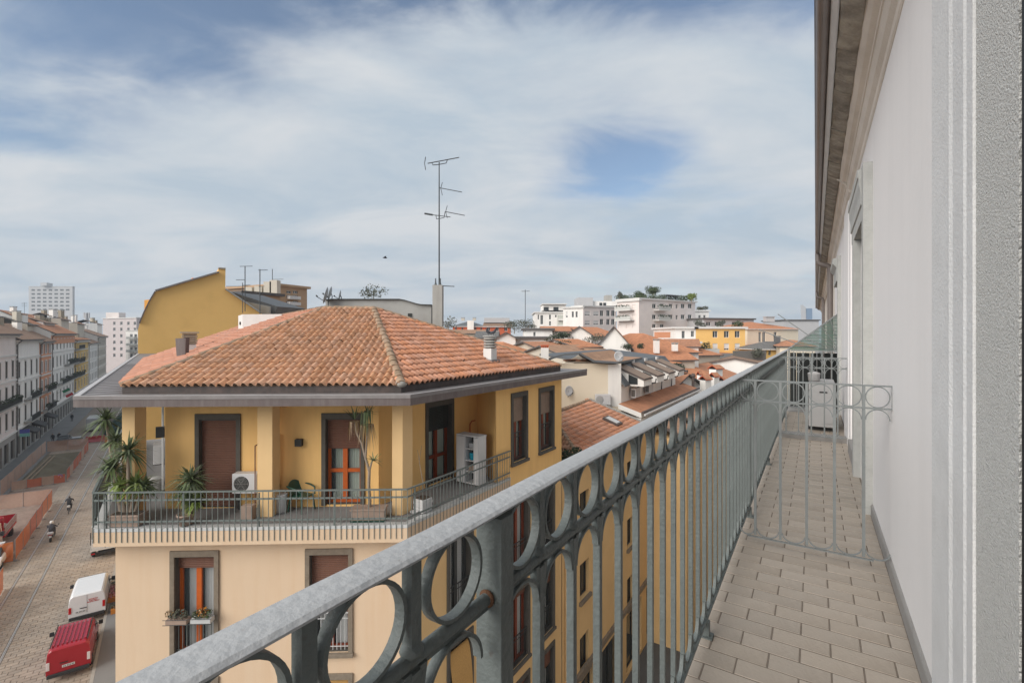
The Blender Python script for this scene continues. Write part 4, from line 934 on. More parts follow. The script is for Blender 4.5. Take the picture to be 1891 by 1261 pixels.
part('aerial', M_['antenna_metal'], ant, lambda mb: (yagi(mb, P(790, 302, ZA), P(848, 291, ZA - .3), 19, .055, .02), mb.tube([P(786, 290, ZA - .15), P(784, 302, ZA - .1), P(786, 314, ZA - .15)], .015, 5), mb.tube([P(786, 291, ZA + .25), P(784, 302, ZA + .1), P(786, 313, ZA + .25)], .015, 5), mb.tube([P(798, 301, ZA), P(799, 305, ZA), P(811, 304, ZA), P(824, 301.5, ZA), P(826, 296, ZA - .2)], .017, 6)))
part('aerial', M_['antenna_metal'], ant, lambda mb: (yagi(mb, P(811, 347, ZA), P(853, 355, ZA - .4), 14, .05, .017), mb.tube([P(817, 337, ZA - .2), P(814, 348, ZA - .1), P(817, 361, ZA - .2)], .014, 5)))
part('aerial', M_['antenna_metal'], ant, lambda mb: (yagi(mb, P(822, 391, ZA), P(858, 398, ZA - .4), 12, .05, .017), mb.tube([P(826, 380, ZA - .2), P(823, 391, ZA - .1), P(826, 403, ZA - .2)], .014, 5), mb.tube([P(811, 404, ZA), P(820, 402, ZA), P(822, 391, ZA)], .016, 6)))
part('aerial', M_['antenna_metal'], ant, lambda mb: (mb.tube([P(784, 394.5, ZA), P(799, 397, ZA)], .04, 6), mb.tube([P(799, 397, ZA), P(832, 401, ZA)], .016, 6), mb.tube([P(805, 397, ZA), P(806, 404.5, ZA), P(811, 404, ZA)], .016, 6)))
mk('dish_grey', (0.33, 0.34, 0.35), 0.5, 0.1)
def dish(px, py, Z, r, ax, label, sc=1.0, mt='dish_grey'):
    c = P(px, py, Z); ax = V(ax).normalized(); t = thing('satellite_dish', label, 'satellite dish', None, c - UP * r * 1.2)
    part('reflector', M_[mt], t, lambda mb: mb.lathe([(.01, -.22 * r), (.35 * r, -.20 * r), (.7 * r, -.11 * r), (r, 0), (r * 1.0, -.02 * r), (.7 * r, -.14 * r), (.01, -.26 * r)], c, 20, 0, ax))
    part('arm', M_['antenna_metal'], t, lambda mb: (mb.tube([c - UP * r * .8, c + ax * r * .95 - UP * r * .45], .015 * sc, 5), mb.tube([c + ax * r * .9 - UP * r * .45, c + ax * r * 1.05 - UP * r * .30], .035 * sc, 6)))
    part('bracket', M_['antenna_metal'], t, lambda mb: mb.tube([c - ax * r * .2, c - ax * r * .35 - UP * r * .4, c - ax * r * .3 - UP * r * 1.25], .02 * sc, 6))
dish(601, 545, 20.2, .36, (-.93, -.25, .25), 'grey satellite dish tilted left at the edge of the grey penthouse')
dish(609, 541, 21.6, .30, (-.95, -.2, .25), 'grey satellite dish partly behind another one on the grey penthouse')
dish(627, 545, 22.0, .24, (-.95, -.25, .2), 'small satellite dish standing alone on top of the grey penthouse')
# --- white roof box and the leafy shrub on the penthouse roof
bx = thing('roof_box', 'white masonry box with a small slot behind the left roof slope', 'roof box', None, at(P(470, 600, 23), 17))
m = MB(); m.ext([P(440, 610, 23.5), P(448, 608, 23.2), P(448, 580.5, 23.2), P(440, 583, 23.5)], V((.02, 3, 0))); m.ext([P(448, 612, 23.2), P(520, 600, 23.2), P(520, 580, 23.2), P(448, 580.5, 23.2)], V((.02, 2.5, 0))); m.build('wall', M_['white_wall'], bx)
m = MB(); m.box(P(443.8, 597, 23.33), (.06, .06, .15)); m.build('slot', M_['dark_void'], bx)
def crown(mb, c, rad, n, leaf, rnd, mi=0, shell=.5):
    c = V(c)
    for _ in range(n):
        while True:
            v_ = V((rnd.uniform(-1, 1), rnd.uniform(-1, 1), rnd.uniform(-1, 1)))
            if shell < v_.length < 1: break
        p = c + V((v_.x * rad[0], v_.y * rad[1], v_.z * rad[2])); a = V((rnd.uniform(-1, 1), rnd.uniform(-1, 1), rnd.uniform(-1, 1))).normalized(); b = a.cross(V((rnd.uniform(-1, 1), rnd.uniform(-1, 1), rnd.uniform(-1, 1)))).normalized(); l = leaf * rnd.uniform(.6, 1.4)
        mb.add([p - a * l, p + b * l * .5, p + a * l, p - b * l * .5], [(0, 1, 2, 3)], mi)
def shrub(name, label, cat, base, ht, rad, n, leaf, mt, seed, lobes=4, trunk=True, group=None):
    rn = random.Random(seed); t = thing(name, label, cat, group, base); base = V(base); m = MB()
    for k in range(lobes):
        off = V((rn.uniform(-.55, .55) * rad[0], rn.uniform(-.4, .4) * rad[1], rn.uniform(-.45, .45) * rad[2])) if lobes > 1 else V((0, 0, 0))
        f_ = rn.uniform(.45, .75) if lobes > 1 else 1
        crown(m, base + UP * ht + off, [r_ * f_ for r_ in rad], n // lobes, leaf, rn, 0, .2)
    m.build('crown', M_[mt], t, fix=False)
    if trunk:
        m = MB(); m.tube([base, base + UP * ht * .5 + V((.02 * ht, 0, 0)), base + UP * ht], [ht * .06, ht * .045, ht * .02], 6)
        for k in range(3):
            a = rn.uniform(0, 6.28); m.tube([base + UP * ht * .55, base + UP * ht * 1.05 + V((math.cos(a) * rad[0] * .6, math.sin(a) * rad[1] * .6, 0))], [ht * .03, ht * .008], 5)
        m.build('trunk', M_['bark'], t)
    return t
shrub('roof_shrub', 'pale sparse shrub growing on top of the grey penthouse', 'shrub', P(690, 553, 23.5), .35, (.75, .5, .45), 420, .05, 'foliage_grey', 4, 5)
# ================================================================ things on the terrace
def TF(px, py): return PZ(px, py, ZF)
def rosette(mb, c, n, ln, wd, rnd, up=.25, droop=.25, mi=0, full=True):
    c = V(c)
    for k in range(n):
        az = rnd.uniform(0, 2 * math.pi); el = math.asin(rnd.uniform(-.55 if full else up, 1.0)); l = ln * rnd.uniform(.7, 1.1)
        d_ = V((math.cos(az) * math.cos(el), math.sin(az) * math.cos(el), math.sin(el))); sd = d_.cross(UP)
        if sd.length < .1: sd = V((1, 0, 0))
        sd.normalize(); w_ = wd * rnd.uniform(.8, 1.2); p1 = c + d_ * l * .45 - UP * droop * l * .08; p2 = c + d_ * l - UP * droop * l * rnd.uniform(.2, .9)
        mb.add([c - sd * w_ * .4, c + sd * w_ * .4, p1 - sd * w_ * .5, p1 + sd * w_ * .5, p2], [(0, 1, 3, 2), (2, 3, 4)], mi)
def yucca(label, base, heads, pot, seed, lnf=.48, group='potted yuccas on the terrace'):
    rn = random.Random(seed); base = V(base); t = thing('potted_yucca', label, 'potted plant', group, base)
    if pot[0] == 'trough':
        L_, w_, h_ = pot[1:]; ax = (-FLd, -FNo, UP)
        part('trough', M_['terracotta_pot'], t, lambda mb: (mb.box(base + UP * h_ / 2, (L_, w_, h_), ax), mb.box(base + UP * (h_ - .025), (L_ + .05, w_ + .05, .05), ax)), bevel=.012)
        part('soil', M_['soil'], t, lambda mb: mb.box(base + UP * (h_ + .002), (L_ - .06, w_ - .06, .02), ax)); z0 = h_
    else:
        r_, h_ = pot[1:]; z0 = h_
        part('pot', M_['terracotta_pot'], t, lambda mb: mb.lathe([(r_ * .72, 0), (r_ * .95, h_ * .85), (r_ * 1.05, h_ * .86), (r_ * 1.05, h_), (r_ * .9, h_), (r_ * .9, h_ * .95), (.01, h_ * .95)], base, 16))
    for (dx, dy, hz, ln, mt) in heads:
        p = base + V((dx, dy, z0 + hz))
        if hz > .12: part('stem', M_['bark'], t, lambda mb: mb.tube([base + V((dx * .4, dy * .4, z0 - .05)), base + V((dx * .7, dy * .7, z0 + hz * .5)), p], [.055, .045, .04], 7))
        part('leaves', M_[mt], t, lambda mb: rosette(mb, p, 120, ln * 1.15, .05, rn, full=True, droop=.55), fix=False)
        if hz > .5: part('dead_leaves', M_['dry_leaf'], t, lambda mb: [rosette(mb, p - UP * .12, 14, ln * .5, .03, rn, up=-.9, droop=1.4)], fix=False)
b = TF(237, 968)
def H(px, py, Z): q = P(px, py, Z); return q - at(b, ZF)
def head(px, py, Z, ln, mt='yucca_leaf', z0=.30): q = P(px, py, Z); return (q.x - b.x, q.y - b.y, q.z - ZF - z0, ln, mt)
yucca('large cluster of green yuccas in a long trough at the left terrace corner', b, [head(237, 832, 12.42, .58), head(207, 862, 12.5, .48), head(250, 893, 12.42, .46, 'yucca_light'), head(222, 895, 12.42, .42, 'yucca_light'), head(266, 898, 12.5, .40)], ('trough', .72, .34, .30), 1)
b = TF(228, 925)
yucca('tall yucca with its crown beside the far left column', b, [head(196, 775, 14.6, .6), head(212, 812, 14.2, .45)], ('pot', .2, .3), 5)
b = TF(343, 968)
yucca('single spiky yucca in a round pot before the closed shutter', b, [head(352, 884, 12.6, .58), head(345, 905, 12.5, .45), head(362, 925, 12.4, .35, 'yucca_light')], ('pot', .20, .28), 2)
# dracaena
b = TF(682, 958); rn = random.Random(8)
dr_ = thing('dracaena_tree', 'bare-stemmed dracaena with hanging dry fronds in a long trough', 'potted plant', None, b)
ax = (-FLd, -FNo, UP)
part('trough', M_['terracotta_pot'], dr_, lambda mb: (mb.box(b + UP * .16, (.86, .34, .32), ax), mb.box(b + UP * .30, (.92, .40, .05), ax)), bevel=.01)
part('saucer', M_['green_plastic'], dr_, lambda mb: mb.box(b + UP * .015, (.88, .44, .03), ax))
q1, q2, q3, q4, q5 = P(683, 925, b.y), P(682, 870, b.y), P(675, 845, b.y), P(655, 780, b.y + .1), P(678, 790, b.y)
part('stem', M_['bark'], dr_, lambda mb: (mb.tube([b + UP * .3, q1, P(681, 895, b.y), q2, q3], [.05, .045, .042, .04, .036], 8), mb.tube([q3, P(668, 818, b.y), P(659, 800, b.y), q4], [.034, .03, .026, .02], 8), mb.tube([q3, P(677, 820, b.y), q5], [.03, .026, .02], 8), mb.tube([q2, P(686, 855, b.y), P(688, 848, b.y)], [.03, .022, .018], 8)))
def hang(mb, c, n, ln, rn):
    for k in range(n):
        az = rn.uniform(0, 6.28); d_ = V((math.cos(az), math.sin(az), 0)); p1 = V(c) + d_ * ln * .22 + UP * .06 * ln; p2 = V(c) + d_ * ln * rn.uniform(.2, .42) - UP * ln * rn.uniform(.5, 1.0); sd = d_.cross(UP) * .016
        mb.add([V(c) - sd, V(c) + sd, p1 - sd, p1 + sd, p2], [(0, 1, 3, 2), (2, 3, 4)])
part('dry_fronds', M_['dry_leaf'], dr_, lambda mb: (hang(mb, q4, 34, .62, rn), hang(mb, q5 + UP * .05, 34, .75, rn)), fix=False)
part('leaves', M_['yucca_leaf'], dr_, lambda mb: (rosette(mb, q4 + UP * .08, 12, .5, .03, rn, .2, .1, full=False), rosette(mb, q5 + UP * .35, 16, .5, .03, rn, .0, .3, full=False), hang(mb, q5 + UP * .4, 20, .7, rn), rosette(mb, P(690, 850, b.y), 26, .3, .03, rn, -.2, .3)), fix=False)
# white planter with a bare twig
b = TF(781, 943)
wp = thing('white_planter', 'white ribbed square planter with a bare twig by the corner column', 'planter', None, b)
axr = (RD, -RNo, UP)
part('box', M_['unit_white'], wp, lambda mb: [mb.box(b + UP * (.04 + i * .072), (.36 + (.02 if i % 2 else 0), .36 + (.02 if i % 2 else 0), .07), axr) for i in range(5)], bevel=.006)
part('twig', M_['bark'], wp, lambda mb: (mb.tube([b + UP * .3, b + UP * .8, P(774, 850, b.y), P(771, 830, b.y)], [.014, .012, .008, .004], 6), mb.tube([P(774, 850, b.y), P(779, 822, b.y)], [.007, .003], 5)))
part('soil', M_['soil'], wp, lambda mb: mb.box(b + UP * .372, (.3, .3, .02), axr))
bw = P(771, 952, 12.7); 
m = MB(); bb = TF(765, 948); m.lathe([(.07, 0), (.12, .06), (.125, .07), (.10, .06), (.01, .02)], bb, 12); m.build('white_bowl', M_['unit_white'], None, label='small white bowl on the terrace floor beside the white planter', category='bowl')
# plastic chair
b = TF(557, 942)
chr_ = thing('garden_chair', 'dark green plastic garden chair on the terrace facing right', 'chair', None, b)
fx = V((.93, -.37, 0)); sx = V((.37, .93, 0)); axc = (fx, sx, UP)
part('seat', M_['green_plastic'], chr_, lambda mb: mb.box(b + UP * .42, (.46, .46, .03), axc), bevel=.012)
def f(mb):
    n = 12; vs_ = []
    for k in range(n + 1):
        a = math.pi * (k / n - .5); x = -.22 + .10 * (1 - math.cos(a)); y = .25 * math.sin(a); ht = .82 - .14 * abs(math.sin(a)) ** 2
        for z, o in ((.43, 0), (ht, -.09)): vs_ += [b + fx * (x + o) + sx * y + UP * z, b + fx * (x + o - .018) + sx * y + UP * z]
    for k in range(n):
        i, j = 4 * k, 4 * k + 4; mb.add([vs_[i], vs_[i + 1], vs_[i + 2], vs_[i + 3], vs_[j], vs_[j + 1], vs_[j + 2], vs_[j + 3]], [(0, 4, 6, 2), (1, 3, 7, 5), (2, 6, 7, 3), (0, 1, 5, 4)])
part('backrest', M_['green_plastic'], chr_, f)
for sgx in (-1, 1):
    for sgy in (-1, 1): part('leg', M_['green_plastic'], chr_, lambda mb: mb.tube([b + fx * .20 * sgx + sx * .20 * sgy + UP * .41, b + fx * .25 * sgx + sx * .24 * sgy], [.03, .018], 6))
for sgy in (-1, 1): part('armrest', M_['green_plastic'], chr_, lambda mb: mb.tube([b - fx * .28 + sx * .25 * sgy + UP * .70, b + fx * .05 + sx * .27 * sgy + UP * .66, b + fx * .22 + sx * .26 * sgy + UP * .60, b + fx * .24 + sx * .24 * sgy + UP * .42], .022, 6))
# terrace air conditioner
q = on_line(451, ln_front(.95)[0], FLd); b = at(q, ZF)
k_ = q.y / F
tac = thing('terrace_air_conditioner', 'white air conditioner unit with round fan in front of the brown closed shutter', 'air conditioner', None, b)
zc = P(451, 893, q.y).z
part('casing', M_['unit_white'], tac, lambda mb: mb.box(at(q, zc) - FNo * .14, (.66, .28, .54), (-FLd, -FNo, UP)), bevel=.012)
part('fan', M_['fan_black'], tac, lambda mb: mb.lathe([(.001, .004), (.19, .004), (.205, 0)], at(q, zc) + FLd * .08 + FNo * .003, 24, 0, FNo))
part('fan_guard', M_['concrete'], tac, lambda mb: ([mb.tube([at(q, zc) + FLd * .08 + FNo * .018 + (FLd * math.cos(a / 20 * 6.283) + UP * math.sin(a / 20 * 6.283)) * r_ for a in range(21)], .004, 4) for r_ in (.06, .10, .14, .18)], [mb.tube([at(q, zc) + FLd * .08 + FNo * .018, at(q, zc) + FLd * .08 + FNo * .018 + (FLd * math.cos(a) + UP * math.sin(a)) * .2], .004, 4) for a in (0, 1.05, 2.1, 3.14, 4.19, 5.24)]))
part('stand', M_['dark_iron'], tac, lambda mb: [mb.box(at(q, (ZF + zc - .27) / 2) - FLd * x - FNo * y, (.03, .03, zc - .27 - ZF)) for x in (-.27, .27) for y in (.05, .25)])
b = TF(459, 958); m = MB(); m.box(b + UP * .19, (.30, .22, .38), ax); m.build('storage_box', M_['terracotta_pot'], None, bevel=.01, label='small beige box on the floor under the terrace air conditioner', category='box')
# mesh screen frame beside the second column
b = TF(479, 952)
scr = thing('metal_screen', 'thin rusty metal frame screen standing beside the second column', 'screen', None, b)
a1, a2 = TF(471, 955), TF(488, 943)
part('frame', M_['shutter_brown'], scr, lambda mb: (mb.beam(a1, at(a1, P(471, 823, a1.y).z), .022, .022), mb.beam(a2, at(a2, P(488, 814, a2.y).z), .022, .022), mb.beam(at(a1, P(471, 823, a1.y).z), at(a2, P(488, 814, a2.y).z), .022, .022)))
part('mesh', M_['shutter_beige'], scr, lambda mb: [mb.tube([at(a1 + (a2 - a1) * k / 8, ZF + .1), at(a1 + (a2 - a1) * k / 8, P(480, 822, a1.y).z)], .002, 4) for k in range(1, 8)])
# wall pipe and lamp
q = on_line(513, ln_front(1.30)[0], FLd)
m = MB(); m.tube([at(q + FLd * .06, P(513, 801, q.y).z), at(q, P(513, 803, q.y).z), at(q, ZF + .35)], .028, 8); m.build('drain_pipe', M_['shutter_brown'], house)
q = on_line(552, ln_front(1.27)[0], FLd); zc = P(552, 817, q.y).z
lm = thing('wall_lamp', 'small black cube lamp on the yellow loggia wall between the doors', 'lamp', None, at(q, zc))
part('body', M_['fan_black'], lm, lambda mb: mb.box(at(q, zc), (.19, .15, .20), (-FLd, -FNo, UP)), bevel=.01)
part('back_plate', M_['dark_iron'], lm, lambda mb: mb.box(at(q, zc) - FNo * .08, (.12, .02, .14), (-FLd, -FNo, UP)))
q = TF(520, 945); m = MB(); m.lathe([(.12, 0), (.15, .02), (.16, .48), (.17, .5), (.15, .51), (.01, .5)], q, 14); m.build('white_bucket', M_['unit_white'], None, label='white bucket on the terrace floor left of the green chair', category='bucket')
# cabinet
ln = ln_right(1.15); qa, qb = on_line(873, ln_right(1.62)[0], RD), None
cb0 = at(p_r - RD * .45 - RNo * .55, ZF)
cab = thing('white_cabinet', 'tall white cabinet with an open shelved side on the terrace', 'cabinet', None, cb0)
axk = (RNo, RD, UP); W_, D_, H_ = .86, .42, 1.58
c0 = at(p_r - RD * .30 - RNo * .62, ZF)
def kb(mb, x0, x1, y0, y1, z0, z1): mb.box(c0 + RNo * (x0 + x1) / 2 + RD * (y0 + y1) / 2 + UP * (z0 + z1) / 2, (x1 - x0, y1 - y0, z1 - z0), axk)
part('carcass', M_['unit_white'], cab, lambda mb: (kb(mb, -.46, -.43, -.4, 0, .05, H_), kb(mb, .43, .46, -.4, 0, .05, H_), kb(mb, -.43, .43, -.03, 0, .05, H_), kb(mb, -.47, .47, -.41, .01, H_, H_ + .04), kb(mb, -.43, .43, -.4, -.03, .05, .09), kb(mb, -.13, -.10, -.39, -.03, .09, H_), kb(mb, .25, .28, -.39, -.03, .09, H_)), bevel=.004)
for z_ in (.42, .78, 1.16): part('shelf', M_['unit_white'], cab, lambda mb: kb(mb, -.10, .25, -.38, -.03, z_, z_ + .025))
part('door', M_['unit_white'], cab, lambda mb: kb(mb, -.45, -.11, -.425, -.405, .07, H_ - .01), bevel=.004)
part('door', M_['unit_white'], cab, lambda mb: kb(mb, .26, .45, -.425, -.405, .07, H_ - .01), bevel=.004)
part('inside', M_['room_dark'], cab, lambda mb: kb(mb, -.098, .248, -.034, -.0305, .09, H_))
m = MB(); m.lathe([(.09, 0), (.11, .01), (.13, .20), (.135, .21), (.01, .2)], c0 + RNo * .08 - RD * .2 + UP * .806, 12); m.build('blue_bucket', M_['blue_plastic'], None, label='blue plastic bucket on the middle shelf of the white cabinet', category='bucket')
m = MB(); m.box(c0 + RNo * .08 - RD * .2 + UP * 1.27, (.2, .2, .16), axk); m.build('storage_tin', M_['dish_grey'], None, bevel=.01, label='grey tin on the top shelf of the white cabinet', category='tin')
m = MB(); m.box(c0 + RNo * .08 - RD * .2 + UP * .54, (.22, .2, .18), axk); m.build('brown_carton', M_['shutter_beige'], None, bevel=.008, label='brown carton on the low shelf of the white cabinet', category='carton')
q = on_line(868, ln_right(1.58)[0], RD); m = MB(); m.tube([at(q, ZF + .1), at(q, ZF + 1.7), at(q + RD * .1, ZF + 1.78), at(q + RD * .3, ZF + 1.78)], .022, 7); m.build('gas_pipe', M_['orange_wood'], house)
# far left terrace: unit, lamp and bin against the white wall
q = TF(289, 905); axl = (LD, SW, UP); wl_ = w_l + LD * 2.2 + LNo * .16
t = thing('wall_cooling_unit', 'white air conditioner hung on the terrace side wall behind the left column', 'air conditioner', None, at(wl_, ZF + .9))
part('casing', M_['unit_white'], t, lambda mb: mb.box(at(wl_, ZF + 1.15), (.8, .28, .55), axl), bevel=.012)
part('bracket', M_['dark_iron'], t, lambda mb: mb.box(at(wl_, ZF + .86), (.7, .3, .03), axl))
b = at(w_l + LD * 1.9 + LNo * .28, ZF); m = MB(); m.lathe([(.15, 0), (.17, .02), (.19, .42), (.2, .44), (.18, .46), (.01, .5)], b, 14); m.build('white_bin', M_['unit_white'], None, label='round white bin under the cooling unit on the terrace side wall', category='bin')
wl2 = w_l + LD * 1.0 + LNo * .12; m = MB(); m.box(at(wl2, ZF + 2.0), (.24, .22, .30), axl); m.build('wall_speaker', M_['fan_black'], None, bevel=.01, label='black box fixed high on the terrace side wall', category='lamp')
wl3 = w_l + LD * 1.7 + LNo * .06; m = MB(); m.tube([at(wl3, ZF + .1), at(wl3, Z_E0 - .01)], .03, 8); m.build('drain_pipe', M_['sill_stone'], house)

mk('flower_orange', (0.5, 0.2, 0.03), 0.8, 0.3, 20, island=.3)
# planters hung on the guard rail of the lower left window
rn = random.Random(19)
for k, (x0, x1, y, lb) in enumerate(((306, 352, 1143, 'left of two wire window planters with dry flowers on the lower left window'), (352, 396, 1141, 'right of two window planters with green tufts on the lower left window'))):
    n_ = FNo; pc = hit((x0 + x1) / 2, y, at(wfl, 0) + FNo * .18, FNo); wd = (x1 - x0) * pc.y / F
    t = thing('window_planter', lb, 'planter', 'planters on the window guard', pc - UP * .12)
    part('box', M_['terracotta_pot' if k == 0 else 'sill_stone'], t, lambda mb: mb.box(pc - UP * .03, (wd * .82, .20, .12), (-FLd, -FNo, UP)), bevel=.01)
    part('wire_holder', M_['dark_iron'], t, lambda mb: [mb.tube([pc - FLd * wd * .48 + FNo * .13 + UP * z, pc + FLd * wd * .48 + FNo * .13 + UP * z], .008, 5) for z in (-.08, .05)])
    part('plants', M_['foliage_grey' if k == 0 else 'foliage'], t, lambda mb: crown(mb, pc + UP * .12, (wd * .42, .14, .12), 170, .035, rn), fix=False)
    part('flowers', M_['dry_leaf' if k == 0 else 'flower_orange'], t, lambda mb: crown(mb, pc + UP * .15 + (FLd * wd * .3 if k == 0 else V((0, 0, 0))), (wd * .22, .12, .12), 60, .03, rn), fix=False)
# ================================================================ ground, street, vehicles
mk('ground_grey', (0.11, 0.105, 0.10), 0.9, 0.2, 0.3, 0.2, 8)
mk('asphalt', (0.105, 0.105, 0.105), 0.9, 0.15, 1.5, 0.3, 40, (0.07, 0.07, 0.07), 0.5, 0.6)
mk('paving_slab', (0.36, 0.295, 0.235), 0.8, 0.12, 3, 0.35, 14, (0.15, 0.125, 0.105), 0.5, 0.35, island=0.10)
mk('paving_bed', (0.22, 0.182, 0.148), 0.95, 0.2, 3, 0.3, 10)
mk('pavement_grey', (0.20, 0.197, 0.193), 0.85, 0.12, 1.0, 0.2, 30, (0.11, 0.11, 0.11), 0.5, 0.5)
mk('kerb_stone', (0.33, 0.31, 0.28), 0.85, 0.12, 3, 0.2, 30)
mk('rail_steel', (0.55, 0.52, 0.48), 0.35, 0.1, 5, metal=0.5)
mk('dug_earth', (0.17, 0.145, 0.10), 1.0, 0.25, 0.8, 0.9, 3, (0.10, 0.095, 0.05), 0.7, 0.4)
mk('rubble', (0.25, 0.19, 0.155), 1.0, 0.25, 2, 0.8, 8)
mk('net_orange', (0.62, 0.18, 0.05), 0.9, 0.15, 5)
mk('net_red', (0.50, 0.12, 0.055), 0.9, 0.15, 5)
mk('net_pale', (0.50, 0.33, 0.25), 0.9, 0.12, 4)
def net(key, clear):
    t = M_[key].node_tree; b = t.nodes['Principled BSDF']; tr = N(t, 'ShaderNodeBsdfTransparent'); mx = N(t, 'ShaderNodeMixShader'); mx.inputs[0].default_value = 1 - clear
    t.links.new(tr.outputs[0], mx.inputs[1]); t.links.new(b.outputs[0], mx.inputs[2]); t.links.new(mx.outputs[0], t.nodes['Material Output'].inputs[0])
net('net_orange', .22); net('net_red', .22); net('net_pale', .30)
mk('fence_steel', (0.28, 0.26, 0.25), 0.5, 0.1, metal=0.4)
mk('timber', (0.30, 0.23, 0.16), 0.9, 0.2, 6)
mk('paint_white', (0.72, 0.73, 0.74), 0.2, 0.03, 2, spec=0.6)
mk('paint_red', (0.33, 0.010, 0.020), 0.18, 0.06, 2, spec=0.6)
mk('paint_silver', (0.42, 0.42, 0.44), 0.3, 0.04, 2, spec=0.6)
mk('paint_dark', (0.03, 0.033, 0.04), 0.3, 0.05, 2, spec=0.6)
mk('rubber', (0.02, 0.02, 0.02), 0.8, 0.1)
mk('rim_metal', (0.35, 0.35, 0.36), 0.4, 0.1, metal=0.7)
mk('bumper_black', (0.03, 0.03, 0.032), 0.6, 0.1)
mk('lamp_red', (0.45, 0.01, 0.012), 0.2, 0.05)
mk('lamp_clear', (0.65, 0.6, 0.6), 0.2, 0.05)
mk('plate_white', (0.6, 0.6, 0.6), 0.4, 0.02)
mk('cloth_dark', (0.018, 0.02, 0.026), 0.9, 0.2)
mk('skin', (0.42, 0.26, 0.19), 0.6, 0.05)
mk('helmet_white', (0.65, 0.64, 0.62), 0.3, 0.03)
mk('sign_blue', (0.10, 0.12, 0.45), 0.4, 0.05); mk('sign_teal', (0.22, 0.55, 0.52), 0.4, 0.05)
mk('flag_green', (0.02, 0.20, 0.09), 0.8, 0.05); mk('flag_white', (0.7, 0.7, 0.68), 0.8, 0.03); mk('flag_red', (0.42, 0.02, 0.03), 0.8, 0.05)
mk('crate_orange', (0.55, 0.20, 0.03), 0.7, 0.1); mk('flower_pink', (0.55, 0.22, 0.24), 0.8, 0.3, 20, island=.4)
mk('tarp_green', (0.022, 0.06, 0.052), 0.7, 0.3, 1.5, 0.3, 6)

m = MB(); n_ = 40
m.add([V((-1180, -180, -.03)), V((1180, -180, -.03)), V((1180, 1180, -.03)), V((-1180, 1180, -.03))], [(0, 1, 2, 3)]); m.build('ground', M_['ground_grey'], None, fix=False, kind='structure')
m = MB(); m.add([S(-20, -15.2, -.004), S(-20, -3.2, -.004), S(330, -3.2, -.004), S(330, -15.2, -.004)], [(0, 1, 2, 3)]); road = m.build('road', M_['paving_bed'], None, fix=False, kind='structure')
m = MB(); m.add([at(wfr + RD * -18 + RNo * 9, -.012), at(wfr + RD * 60 + RNo * 9, -.012), at(wfr + RD * 60, -.012), at(wfr - RD * 18, -.012)], [(0, 1, 2, 3)]); m.build('side_road', M_['asphalt'], None, fix=False, kind='structure')
rnd = random.Random(31); lst = []
RW1, RW2 = -9.32, -7.80
def slab_grid(u0, u1, w0, w1, du, dw):
    u = u0; r_ = 0
    while u < u1:
        w_ = w0 - (dw * .5 if r_ % 2 else 0)
        while w_ < w1:
            a, b = max(w_, w0), min(w_ + dw, w1)
            if b - a > .12: lst.append((u, min(u + du, u1), a, b))
            w_ += dw
        u += du; r_ += 1
for (a, b) in ((-15.0, RW1 - .08), (RW1 + .08, RW2 - .08), (RW2 + .08, -3.35)): slab_grid(30, 110, a, b, .31, .56)
def slab_geo(u0, u1, a, b, rnd):
    g = .018; z = rnd.uniform(.002, .016); tl_ = [rnd.uniform(-.006, .006) for _ in range(4)]
    co = [(u0 + g, a + g), (u0 + g, b - g), (u1 - g, b - g), (u1 - g, a + g)]
    return [S(u, w_, -.003) for u, w_ in co] + [S(u, w_, z + t + .004) for (u, w_), t in zip(co, tl_)], [(0, 1, 5, 4), (1, 2, 6, 5), (2, 3, 7, 6), (3, 0, 4, 7), (4, 5, 6, 7)]
def vis_key(q):
    c = S((q[0] + q[1]) / 2, (q[2] + q[3]) / 2); px = CX + F * c.x / c.y; py = Y0 + F * EYE / c.y
    return (0 if (px > -10 and py < 1270 and px < 215) else 1, c.length)
lst.sort(key=vis_key); rest = MB()
for k, q in enumerate(lst):
    vs_, fs_ = slab_geo(*q, rnd)
    if k < 300: m = MB(); m.add(vs_, fs_); m.build('paving_slab', M_['paving_slab'], road, fix=False)
    else: rest.add(vs_, fs_)
o = rest.build('paving_slabs_beyond', M_['paving_slab'], road, fix=False); o['kind'] = 'stuff'
for wv in (RW1, RW2):
    m = MB()
    for off in (-.03, .045): m.ext([S(20, wv + off - .028, .0), S(20, wv + off + .028 - (.02 if off > 0 else 0), .0), S(20, wv + off + .028 - (.02 if off > 0 else 0), .022), S(20, wv + off - .028, .022)], SU * 300)
    m.build('tram_rail', M_['rail_steel'], road)
m = MB(); m.ext([S(-15, -3.2, -.02), S(-15, -1.0, -.02), S(-15, -1.0, .12), S(-15, -3.2, .12)], SU * 330); pav = m.build('pavement', M_['pavement_grey'], None, kind='structure')
for k in range(70): m = MB(); m.ext([S(20 + k * 1.2, -3.36, -.02), S(20 + k * 1.2, -3.205, -.02), S(20 + k * 1.2, -3.205, .125), S(20 + k * 1.2, -3.36, .125)], SU * 1.19); m.build('kerb', M_['kerb_stone'], pav)
m = MB(); m.ext([S(-15, -18.6, -.02), S(-15, -15.2, -.02), S(-15, -15.2, .12), S(-15, -18.6, .12)], SU * 345); m.build('pavement', M_['pavement_grey'], None, kind='structure')

